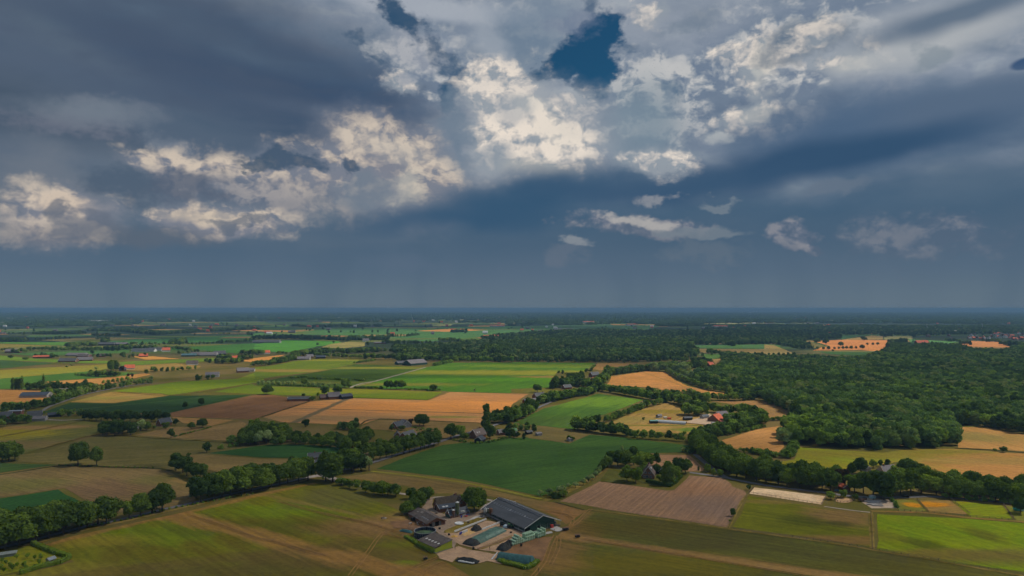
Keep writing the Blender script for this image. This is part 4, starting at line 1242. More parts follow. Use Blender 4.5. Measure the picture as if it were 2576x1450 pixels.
for (x, y, h, k, wd, lab) in [(1205, 540, 22, "tall_tree", 1.15, "left one of the two tall trees at the lane junction"), (1272, 548, 22.5, "tall_tree", 1.15, "right one of the two tall trees at the lane junction"),
                              (1385, 462, 18, "dark_oak", 0.95, "tall dark tree just right of the pair at the lane junction"), (1470, 458, 13, "dark_oak", 1, "dark tree second to the right of the pair at the lane junction"),
                              (1545, 448, 13, "dark_oak", 1, "dark tree left of the bluish tree at the maize field corner"), (1622, 440, 11, "willow", 0.9, "bluish dark tree at the left corner of the big maize field"),
                              (1130, 440, 6, "oak", 1.1, "low round tree left of the junction pair"), (878, 385, 6.5, "oak", 0.9, "small round tree in the dry field left of the brick cottage"),
                              (968, 375, 4, "low_tree", 0.8, "very small tree left of the brick cottage"), (65, 268, 9, "dark_oak", 0.9, "lone dark tree at the left tip of the maize strip"),
                              (1450, 440, 16, "oak", 1, "tree standing behind the junction pair on its right"), (1500, 415, 14, "dark_oak", 1, "tree behind the dark group at the maize field corner")]:
    tree(k, GP("b2", x, y), h, lab, wid=wd)
trow("b2", [(1665, 352), (1760, 330), (1960, 284), (2130, 240), (2300, 192)], 6.2, "avenue_oak", 12.0, "trunked avenue oak", "in the near row above the big maize field", "avenue oaks above the big maize field", jit=0.3, wid=1.0)
trow("b2", [(1530, 325), (1700, 278), (1900, 232), (2080, 190), (2270, 150)], 7.0, "avenue_oak", 11.5, "avenue oak", "in the far row above the big maize field", "avenue oaks above the big maize field", jit=0.5, wid=1.1)
for i, (x, y, h, k, wd) in enumerate([(1358, 582, 5, "bush", 1.3), (1432, 606, 6, "bush", 1.1), (1505, 622, 7.5, "light_tree", 1), (1588, 650, 7.5, "oak", 1.1), (1668, 668, 7.5, "oak", 1.1),
                                      (1752, 680, 9, "oak", 1.2), (1800, 678, 7, "bush", 1.1), (1878, 692, 8.5, "light_tree", 1.1)]):
    tree(k, GP("b2", x, y), h, ("leftmost" if i == 0 else "rightmost" if i == 7 else ordw(i + 1)) + " round shrub-like tree" + ("" if i in (0, 7) else " from the left") + " in the line leading to the farm", "shrubby trees leading down to the farm", wid=wd)
for i, (x, y, h, k, wd) in enumerate([(2018, 712, 7.5, "dark_oak", 0.9), (1962, 862, 6.5, "oak", 1.1), (2005, 850, 7, "oak", 1.1), (2055, 832, 8.5, "oak", 1.0), (2100, 790, 9, "oak", 1.1), (2150, 748, 9, "dark_oak", 1.1), (2195, 715, 7.5, "oak", 1.0), (2060, 760, 8, "dark_oak", 1.1)]):
    tree(k, GP("b2", x, y), h, ["top left", "lowest, at the corner", "second lowest", "third lowest", "middle", "upper right", "rightmost, at the farm track", "inner dark"][i] + " tree of the clump behind the low brown farm shed", "trees behind the low brown farm shed", wid=wd)
tree("oak", GP("fm", 1085, 405), 13.5, "big round walnut tree between the farmhouse and the large barn", wid=1.15)
tree("light_tree", GP("fm", 965, 335), 7.5, "smaller tree leaning on the left side of the big walnut tree")
tree("dark_oak", GP("fm", 75, 212), 8.5, "round dark tree at the far left of the farm by the track", wid=0.95)
# pollard willows on the ditch
for i, (x, y, h) in enumerate([(182, 618, 4.2), (246, 608, 4.2), (318, 580, 4.8), (368, 552, 4.8), (404, 532, 4.2), (438, 508, 5), (462, 486, 5), (478, 462, 5), (498, 440, 6), (520, 425, 7.5), (548, 405, 8)]):
    tree("willow" if i < 8 else "oak", GP("b3", x, y), h, ordw(i + 1) + (" silvery pollard willow" if i < 8 else " leafy tree") + " up the ditch between the maize and ploughed fields", "pollard willows on the ditch")
for i, (x, y, h, k, wd) in enumerate([(1938, 210, 4.2, "willow", 1), (2050, 200, 5, "willow", 1), (2055, 228, 3.5, "bush", 1), (2098, 240, 4.5, "poplar", 3), (2135, 240, 5, "poplar", 3), (2185, 238, 4.6, "poplar", 3), (2185, 180, 5, "willow", 1),
                                      (2225, 172, 5, "willow", 1), (2235, 215, 4, "bush", 1)]):
    tree(k, GP("fm", x, y), h, ordw(i + 1) + " from left of the small " + {"willow": "silvery willows", "bush": "dark bushes", "poplar": "pointed saplings"}[k] + " at the ditch corner", "young trees at the ditch corner", wid=wd)
# the house among trees on the ploughed field
for x, y, h, k, wd, lab in [(585, 392, 11, "dark_oak", 1.1, "dark tree at the left end of the grove round the house by the ploughed field"), (650, 395, 12, "dark_oak", 1, "dark tree second from left in the grove by the ploughed house"),
                            (690, 262, 5, "willow", 1, "silvery tree behind the dark grove by the ploughed field"), (725, 405, 12, "oak", 1, "oak left of the brightest crown in the grove by the ploughed house"),
                            (800, 385, 14, "dark_oak", .9, "dark tall crown behind the brightest tree in the grove by the ploughed house"), (865, 428, 14.5, "light_tree", 1.25, "largest and brightest round tree behind the steep-roofed house"),
                            (955, 402, 10, "oak", .8, "narrow tree right of the bright round tree behind the house"), (1022, 392, 9.5, "dark_oak", .75, "slim dark tree against the pale ploughed strip"),
                            (738, 545, 11.5, "light_tree", 1.1, "left one of two round trees in front left of the steep-roofed house"), (822, 556, 12, "light_tree", 1.1, "right one of two round trees in front left of the steep-roofed house"),
                            (1022, 470, 7, "oak", 1, "low tree at the right gable of the steep-roofed house"), (1132, 575, 18, "tall_tree", 1.0, "tall broad tree inside the clipped hedge corner"),
                            (1188, 520, 11, "light_tree", 1.1, "light green tree beside the clipped hedge"), (1240, 478, 12.5, "dark_oak", 1, "dark tree at the upper hedge end, left one"),
                            (1300, 468, 11, "dark_oak", 1, "dark tree at the upper hedge end, right one"), (1045, 555, 5, "low_tree", 1, "small garden tree inside the hedge, left"),
                            (1105, 572, 5, "bush", 1, "garden bush inside the hedge, right"), (905, 468, 6, "oak", .9, "tree hugging the back wall of the steep-roofed house"),
                            (1425, 438, 3.6, "poplar", 2.4, "thin sapling on the pale ploughed strip"), (1512, 456, 6.5, "light_tree", 1, "small tree on the strip beside the right hand road"),
                            (1568, 492, 6, "light_tree", .9, "left one of two thin roadside trees below the ploughed strip"), (1632, 500, 6, "light_tree", 1.1, "right one of two thin roadside trees below the ploughed strip"),
                            (1908, 628, 3.6, "bush", .9, "small bush at the corner of the sand arena"), (1752, 878, 4.6, "dark_oak", .9, "lone small dark tree on the fence of the ploughed field"),
                            (1728, 935, 1.6, "bush", 1, "tiny bush on the fence below the lone small tree"), (1268, 268, 5, "willow", 1, "round silvery willow at the upper edge of the maize field"),
                            (1350, 278, 4, "bush", 1.3, "low bush right of the silvery willow at the maize edge"), (215, 155, 4, "bush", 1, "bush beside the small field shelter")]:
    tree(k, GP("b3", x, y), h, lab, wid=wd)
# long curved row on the right
trow("b3", [(1395, 235), (1440, 290), (1510, 345), (1600, 420), (1700, 470), (1850, 512), (2050, 552), (2300, 590), (2454, 606), (2650, 640), (2720, 640)], 7.4, "oak", 13, "oak", "in the near line of the curving belt", "oaks of the long curving belt",
     mix=[("light_tree", 0.15), ("dark_oak", 0.1)])
trow("b3", [(1430, 200), (1500, 245), (1600, 320), (1720, 400), (1880, 455), (2100, 505), (2350, 540), (2600, 580)], 8.6, "oak", 13.5, "oak", "in the far line of the curving belt", "oaks of the long curving belt", mix=[("light_tree", 0.25)])
# round the house on the far right
for x, y, h, k, wd, lab in [(600, 632, 14, "oak", 1, "oak at the right end of the curving belt"), (705, 600, 14, "copper_tree", .9, "dark copper beech left of the grey-roofed house"), (655, 560, 12, "oak", 1, "oak behind the copper beech left of the grey-roofed house"),
                            (805, 488, 9, "oak", .8, "narrow tree left of the big domed dark tree"), (888, 472, 12, "dark_oak", 1.05, "big domed dark tree behind the grey-roofed house"),
                            (1010, 412, 6.5, "light_tree", 1.2, "brownish low tree behind the grey roof"), (1080, 402, 5.5, "dark_oak", .8, "left one of two small round trees behind the grey roof"), (1146, 408, 6, "dark_oak", .9, "right one of two small round trees behind the grey roof"),
                            (830, 645, 13, "light_tree", 1.2, "leftmost roadside tree in front of the grey-roofed house"), (915, 655, 13, "oak", 1, "second roadside tree from the left in front of the grey-roofed house"),
                            (1010, 690, 16, "oak", 1, "big roadside tree in front of the grey-roofed house"), (1110, 722, 18, "dark_oak", 1, "biggest and darkest tree overhanging the road by the yard"),
                            (1165, 690, 15, "oak", 1, "tree right of the biggest dark tree by the yard"), (1270, 672, 15, "oak", 1, "tree left of the parked dark car"), (1370, 665, 16, "oak", 1, "tree right behind the parked dark car"),
                            (1470, 655, 14, "light_tree", 1.2, "rightmost tree over the road right of the parked car"), (1330, 505, 13, "dark_oak", 1.1, "dark tree at the back of the right hand grove"),
                            (1420, 540, 13, "oak", 1.1, "oak in the middle of the right hand grove"), (1500, 570, 12, "oak", 1.0, "oak at the field edge of the right hand grove"), (1240, 560, 12, "light_tree", 1.1, "pale tree right beside the grey roof"),
                            (602, 715, 5.5, "light_tree", 1.3, "round grey-green bushy tree left of the oval paddock"), (722, 700, 6, "light_tree", 1.2, "round grey-green bushy tree behind the oval paddock"),
                            (830, 722, 4, "bush", .9, "small bush right of the oval paddock"), (2242, 262, 5, "bush", 1.2, "round dark bush on the ditch in the dry fields at far right"), (2172, 254, 2.5, "bush", 1.2, "low bush left of the round dark bush at far right"),
                            (2420, 850, 9, "dark_oak", 1, "dark tree at the right edge beside the green-wrapped bales")]:
    tree(k, GP("b4", x, y), h, lab, wid=wd)
trow("b4", [(1600, 672), (1700, 692), (1900, 706), (2150, 728), (2454, 752), (2620, 775)], 7.6, "oak", 12.5, "oak", "in the near belt line at the right edge", "oaks of the right hand roadside belt", mix=[("light_tree", .15)])
trow("b4", [(1640, 630), (1850, 650), (2100, 672), (2454, 700), (2620, 715)], 8.6, "oak", 13, "oak", "in the far belt line at the right edge", "oaks of the right hand roadside belt")
# orchard, lower left
OX = [165, 275, 412, 108, 172, 240, 392, 262, 128, 20, 40, 350, 60, 10]
for i, (x, y) in enumerate([(165, 1112), (275, 1102), (412, 1104), (108, 1192), (172, 1196), (240, 1184), (392, 1164), (262, 1218), (128, 1220), (20, 1150), (40, 1246), (350, 1120), (60, 1170), (10, 1215)]):
    tree("low_tree", GP("b1", x, y), 2.9, ordw(1 + sorted(OX).index(x)) + " small fruit tree from the left in the hedged lower left orchard", "fruit trees in the hedged orchard")
# the mixed grove behind the maize strip
gp = [GP("b2", *p) for p in [(375, 205), (620, 200), (900, 206), (1150, 220), (1480, 262), (1560, 225), (1700, 190), (1640, 120), (1500, 100), (1400, 150), (1180, 165), (1000, 150), (800, 110), (560, 70), (430, 90)]]
ys = [p[1] for p in gp]; xs = [p[0] for p in gp]
yy = min(ys); gl = 0
while yy < max(ys):
    row = []
    xx = min(xs)
    while xx < max(xs):
        q = (xx + trnd.uniform(-3, 3), yy + trnd.uniform(-3, 3))
        if inside(q, gp): row.append(q)
        xx += 9.0
    gl += 1 if row else 0
    for i, q in enumerate(sorted(row)):
        left = q[0] < gp[1][0] + 8
        kd = trnd.choice(["oak", "dark_oak", "light_tree", "oak"]) if not left else trnd.choice(["oak", "tall_tree", "willow", "light_tree"])
        tree(kd, q, (15 if left else 9.5) * trnd.uniform(0.75, 1.15) * (0.8 if kd == "willow" else 1), ordw(i + 1) + " tree from left, " + ordw(gl) + " line back, in the mixed grove", "trees of the mixed grove above the maize strip")
    yy += 9.0
# single trees further back
for sh, x, y, h, k, wd, lab in [
        ("r1", 1652, 1338, 8.5, "dark_oak", 1, "dark tree at the left end of the dotted hedge on the olive field"), ("r1", 1360, 1268, 11, "willow", 1, "greyish tree left of the white-gabled house"),
        ("r1", 1420, 1262, 8, "oak", 1, "small tree left of the white-gabled house"), ("r1", 1600, 1250, 8, "light_tree", 1.2, "tree in front of the white-gabled house"), ("r1", 1700, 1215, 7, "dark_oak", 1, "tree right of the white-gabled house"),
        ("r1", 1850, 1252, 7, "oak", 1.2, "left one of the leafy pair at the dotted hedge"), ("r1", 1955, 1236, 9, "oak", 1.2, "right one of the leafy pair at the dotted hedge"),
        ("r1", 1790, 1056, 8.5, "dark_oak", .9, "left one of the two lone trees on the dark maize field"), ("r1", 1945, 1027, 9.5, "dark_oak", 1.0, "right one of the two lone trees on the dark maize field"),
        ("r1", 122, 868, 22, "poplar", 1.2, "leftmost poplar of the four at the far left"), ("r1", 152, 870, 21, "poplar", 1.2, "second poplar of the four at the far left"), ("r1", 182, 870, 21, "poplar", 1.2, "third poplar of the four at the far left"),
        ("r1", 208, 870, 22, "poplar", 1.2, "rightmost poplar of the four at the far left"), ("r1", 418, 840, 21, "poplar", 1.1, "single poplar standing above the dark garden trees"),
        ("r1", 1075, 690, 24, "tall_tree", 1.1, "left one of the tall clump beside the red-roofed cottage"), ("r1", 1120, 688, 22, "tall_tree", 1.1, "right one of the tall clump beside the red-roofed cottage"), ("r1", 1095, 684, 21, "tall_tree", 1.1, "middle one of the tall clump beside the red-roofed cottage"),
        ("r1", 1180, 688, 11, "copper_tree", 1, "dark copper tree beside the red-roofed cottage"), ("r1", 932, 684, 8, "willow", 1, "round grey tree left of the tall clump"),
        ("r1", 1240, 745, 7, "copper_tree", 1, "left one of two small dark red trees on the stubble"), ("r1", 1278, 750, 8, "copper_tree", 1, "right one of two small dark red trees on the stubble"),
        ("r1", 1415, 722, 11, "light_tree", 1, "light tree at the lane bend left of the big hedgerow wood"), ("r1", 890, 528, 12, "dark_oak", 1, "dark round tree above the long grey sheds"), ("r1", 1185, 552, 13, "dark_oak", 1.2, "big dark tree by the orange strip"),
        ("r1", 100, 568, 8, "oak", 1.6, "wide low tree in the green field at far left"), ("r1", 245, 580, 7, "oak", 1.8, "second wide low tree in the green field at far left"),
        ("r2", 105, 915, 12.5, "oak", 1.05, "lone round oak at the left edge of the brown field"), ("r2", 468, 828, 13, "light_tree", 1.1, "lone light tree among the pollard line"), ("r2", 660, 915, 12, "dark_oak", 1.3, "round dark tree left behind the grey farmhouse"),
        ("r2", 785, 925, 13, "dark_oak", 1.3, "round dark tree right behind the grey farmhouse"), ("r2", 598, 932, 6.5, "poplar", 2, "pointed tree left of the grey farmhouse"), ("r2", 460, 938, 4.5, "dark_oak", 1.5, "dark bush behind the long low shed"), ("r2", 545, 978, 6, "oak", 1.3, "bush at the right end of the long low shed"),
        ("r2", 855, 848, 12, "oak", 1, "left one of the leafy pair by the pale track"), ("r2", 900, 855, 11, "light_tree", .9, "right one of the leafy pair by the pale track"),
        ("r2", 1262, 862, 12, "oak", .9, "leftmost of the group of four oaks in the green field"), ("r2", 1300, 864, 12, "oak", .9, "second of the group of four oaks in the green field"), ("r2", 1358, 866, 13, "dark_oak", .9, "third of the group of four oaks in the green field"),
        ("r2", 1410, 864, 13, "oak", .95, "rightmost of the group of four oaks in the green field"), ("r2", 1718, 880, 9, "oak", 1.6, "umbrella shaped tree on the field hedge"), ("r2", 2115, 892, 5, "willow", 1, "small grey tree at the edge of the big green field"),
        ("r2", 480, 1228, 8, "dark_oak", 1, "lone tree below the pale wheat field"), ("r2", 1495, 1215, 8, "copper_tree", .9, "dark red round tree behind the garden of the two houses"), ("r2", 1580, 1220, 12, "oak", 1, "left one of the round tree pair right of the two houses"),
        ("r2", 1622, 1222, 11.5, "oak", 1, "right one of the round tree pair right of the two houses"), ("r2", 1885, 1345, 13.5, "oak", 1, "big oak left of the brown-roofed house by the road"), ("r2", 1975, 1330, 13, "light_tree", 1, "oak right next to the big one by the brown-roofed house"),
        ("r2", 2015, 1355, 7, "bush", 1.4, "bushy hedge tree in front of the brown-roofed house"), ("r2", 2222, 1285, 35, "poplar", 0.95, "tall lone poplar above the roadside houses"), ("r2", 2262, 1342, 13, "dark_oak", 1, "dark tree right of the brown-roofed house"),
        ("r2", 2210, 1240, 8, "oak", 1, "tree at the foot of the tall poplar"), ("r2", 2345, 1285, 5, "light_tree", 1.2, "bright green bush behind the roadside sheds"), ("r2", 2435, 1330, 9, "dark_oak", 1.3, "dark tree at the right end of the roadside gardens"),
        ("r2", 1410, 1262, 5, "dark_oak", 1.6, "dark shrub in front of the two houses in the field"), ("r2", 1310, 1270, 7, "dark_oak", .8, "cone shaped dark tree at the left of the two houses in the field"),
        ("r2", 1125, 322, 16, "oak", .8, "lone tree on the far hedge line"), ("r2", 1080, 448, 14, "oak", .8, "tree at the end of the brown far field"), ("r2", 820, 316, 11, "oak", 1, "lone tree in the far green field, left"), ("r2", 916, 318, 9, "oak", 1, "lone tree in the far green field, right"),
        ("r2", 595, 440, 8, "oak", 1, "small lone tree on the field track beyond the barns"), ("r2", 750, 420, 8, "oak", 1, "small lone tree on the brown far strip"),
        ("r3", 245, 895, 12, "dark_oak", 1.2, "dark tree behind the tall-chimneyed farmhouse"), ("r3", 560, 1362, 5, "bush", 1.1, "bush on the brown pasture beside the shelter"),
        ("r3", 1895, 525, 15, "light_tree", 1, "left one of the tree group in the far tan field"), ("r3", 1925, 528, 15, "oak", 1, "middle one of the tree group in the far tan field"), ("r3", 1965, 530, 13, "oak", 1, "right one of the tree group in the far tan field"), ("r3", 2010, 530, 11, "oak", 1, "rightmost low tree of the group in the far tan field"),
        ("r3", 1862, 680, 12, "oak", 1, "left round tree on the tan clearing"), ("r3", 1945, 682, 11, "oak", 1, "right round tree on the tan clearing"), ("r3", 2080, 535, 10, "dark_oak", 1, "round tree first of the dotted line in the far fields"),
        ("r4", 470, 420, 17, "oak", 1.2, "tree at the left corner of the far orange field"), ("r4", 560, 435, 21, "dark_oak", 1.2, "biggest dark tree at the left of the far orange field"), ("r4", 705, 452, 15, "oak", 1, "lone tree in the middle of the far orange field"),
        ("r4", 928, 400, 18, "dark_oak", 1.6, "wide dark tree at the upper edge of the far orange field"), ("r4", 910, 478, 13, "oak", 1.2, "bigger tree at the right end of the dotted row in the orange field"), ("r4", 628, 502, 7, "dark_oak", 1, "small dark bush below the orange field"),
        ("r4", 1158, 480, 18, "dark_oak", 1, "dark tree at the corner of the poplar wood")]:
    tree(k, GP(sh, x, y), h, lab, wid=wd)
trow("r1", [(815, 1165), (1000, 1172), (1250, 1182), (1450, 1180), (1640, 1172)], 7.0, "dark_oak", 11.5, "dark oak", "in the avenue above the olive meadow", "oaks of the avenue above the olive meadow", wid=0.95)
trow("r1", [(985, 1312), (1100, 1318), (1260, 1310)], 6.5, "dark_oak", 12, "dark tree", "in the front of the dense dark clump", "dark clump on the olive meadow")
trow("r1", [(1000, 1290), (1120, 1292), (1250, 1288)], 7.5, "dark_oak", 13, "dark tree", "in the back of the dense dark clump", "dark clump on the olive meadow")
trow("r4", [(535, 482), (640, 482), (760, 478), (880, 476)], 17, "oak", 9, "small round tree", "in the dotted row of the far orange field", "dotted row in the far orange field", jit=0.5)
trow("r4", [(960, 440), (1100, 438)], 20, "oak", 9, "small round tree", "in the short right row of the orange field", "short dotted row in the far orange field", jit=0.5)
trow("r3", [(2160, 530), (2475, 540), (2560, 548), (2760, 540)], 17, "dark_oak", 9, "small round tree", "in the dotted row beyond the big forest", "dotted row beyond the big forest", jit=0.6)
trow("r2", [(20, 822), (160, 826), (260, 830), (380, 832)], 9, "willow", 7.5, "grey pollard", "in the left half of the pollard line", "pollards across the green fields")
trow("r2", [(500, 838), (640, 845), (790, 850)], 10, "willow", 7, "grey pollard", "in the right half of the pollard line", "pollards across the green fields")

# ------------------------------------------------------------------ woods, hedgerows and distant belts
BL = [("belt", .5), ("drk", .25), ("wood", .25)]
# big forest on the right
fp = poly_g("r3", [(2030, 545), ("r4", 100, 540), ("r4", 220, 520), ("r4", 400, 515), ("r4", 560, 535), ("r4", 800, 540), ("r4", 960, 520), ("r4", 1170, 505), ("r4", 1160, 440), ("r4", 1500, 425), ("r4", 1960, 455), ("r4", 2300, 462),
                   ("r4", 2475, 420), ("r4", 3300, 450), ("r4", 3700, 1300), ("r4", 2475, 1300), ("r4", 2330, 1290), ("r4", 2100, 1225), ("r4", 1780, 1215), ("r4", 1800, 1330), ("r4", 1830, 1425),
                   ("r4", 1560, 1430), ("r4", 1340, 1442), ("r4", 1100, 1445), ("r4", 800, 1442), ("r4", 480, 1422), ("r4", 300, 1410), ("r4", 150, 1340), ("r4", 240, 1190), ("r4", 330, 1140), ("r4", 0, 1000),
                   (2380, 935), (2110, 870), (1900, 855), (1760, 800), (1760, 740), (2000, 700), (2040, 640)], tops={1, 2, 3, 4, 5, 6, 9, 10, 11, 12, 13})
hole = poly_g("r4", [(262, 657), (362, 672), (340, 715), (290, 700)])
fill(fp, 8.6, [("wood", .78), ("drk", .12), ("belt", .1)], 15.5, [hole])
flush_stuff("woodland", "dense green broadleaf forest filling the right side of the plain", "forest")
# middle woods
for sh, pts, sp, kinds, h in [
        ("r3", [(-1100, 598), (-700, 590), (-200, 598), (300, 602), (800, 605), (1160, 610), (1500, 590), (1780, 560), (1800, 500), (1700, 462), (1700, 440), (1500, 400), (900, 380), (500, 400), (100, 420), (-300, 430), (-1150, 470), (-1150, 520),
                 (-600, 560), (390, 560), (390, 520), (-100, 530), (-400, 525), (-800, 525), (-1100, 560)], 13, [("wood", .6), ("drk", .3), ("pop", .1)], 15),
        ("r3", [(740, 525), (1200, 540), (1750, 520), (1750, 450), (1200, 440), (740, 480)], 13, [("wood", .6), ("pop", .3), ("drk", .1)], 17),
        ("r3", [(-200, 520), (400, 515), (560, 480), (760, 480), (1600, 450), (1600, 420), (900, 400), (200, 420), (-300, 470)], 12, [("pop", .8), ("wood", .2)], 19),
        ("r3", [(-150, 400), (700, 410), (840, 400), (1700, 435), (2110, 440), (2475, 430), (2700, 420), (2700, 330), (2475, 310), (1700, 310), (1200, 310), (800, 300), (280, 320), (-300, 380)], 17, [("wood", .5), ("drk", .4), ("pop", .1)], 16),
        ("r4", [(-300, 430), (60, 430), (330, 480), (420, 470), (330, 400), (60, 395), (-300, 420)], 14, [("wood", .7), ("drk", .3)], 14),
        ("r4", [(-300, 390), (300, 400), (700, 380), (720, 345), (1000, 335), (1400, 350), (1400, 380), (1440, 350), (2100, 332), (2700, 322), (2700, 300), (1600, 280), (800, 270), (300, 275), (-300, 290)], 20, [("wood", .5), ("drk", .5)], 15),
        ("r4", [(1160, 505), (1800, 545), (1980, 525), (1900, 482), (1200, 458)], 11, [("pop", .9), ("drk", .1)], 19)]:
    fill(poly_g(sh, pts), sp, kinds, h)
flush_stuff("woodland", "dark green woods and poplar plantations in the middle distance", "woods")
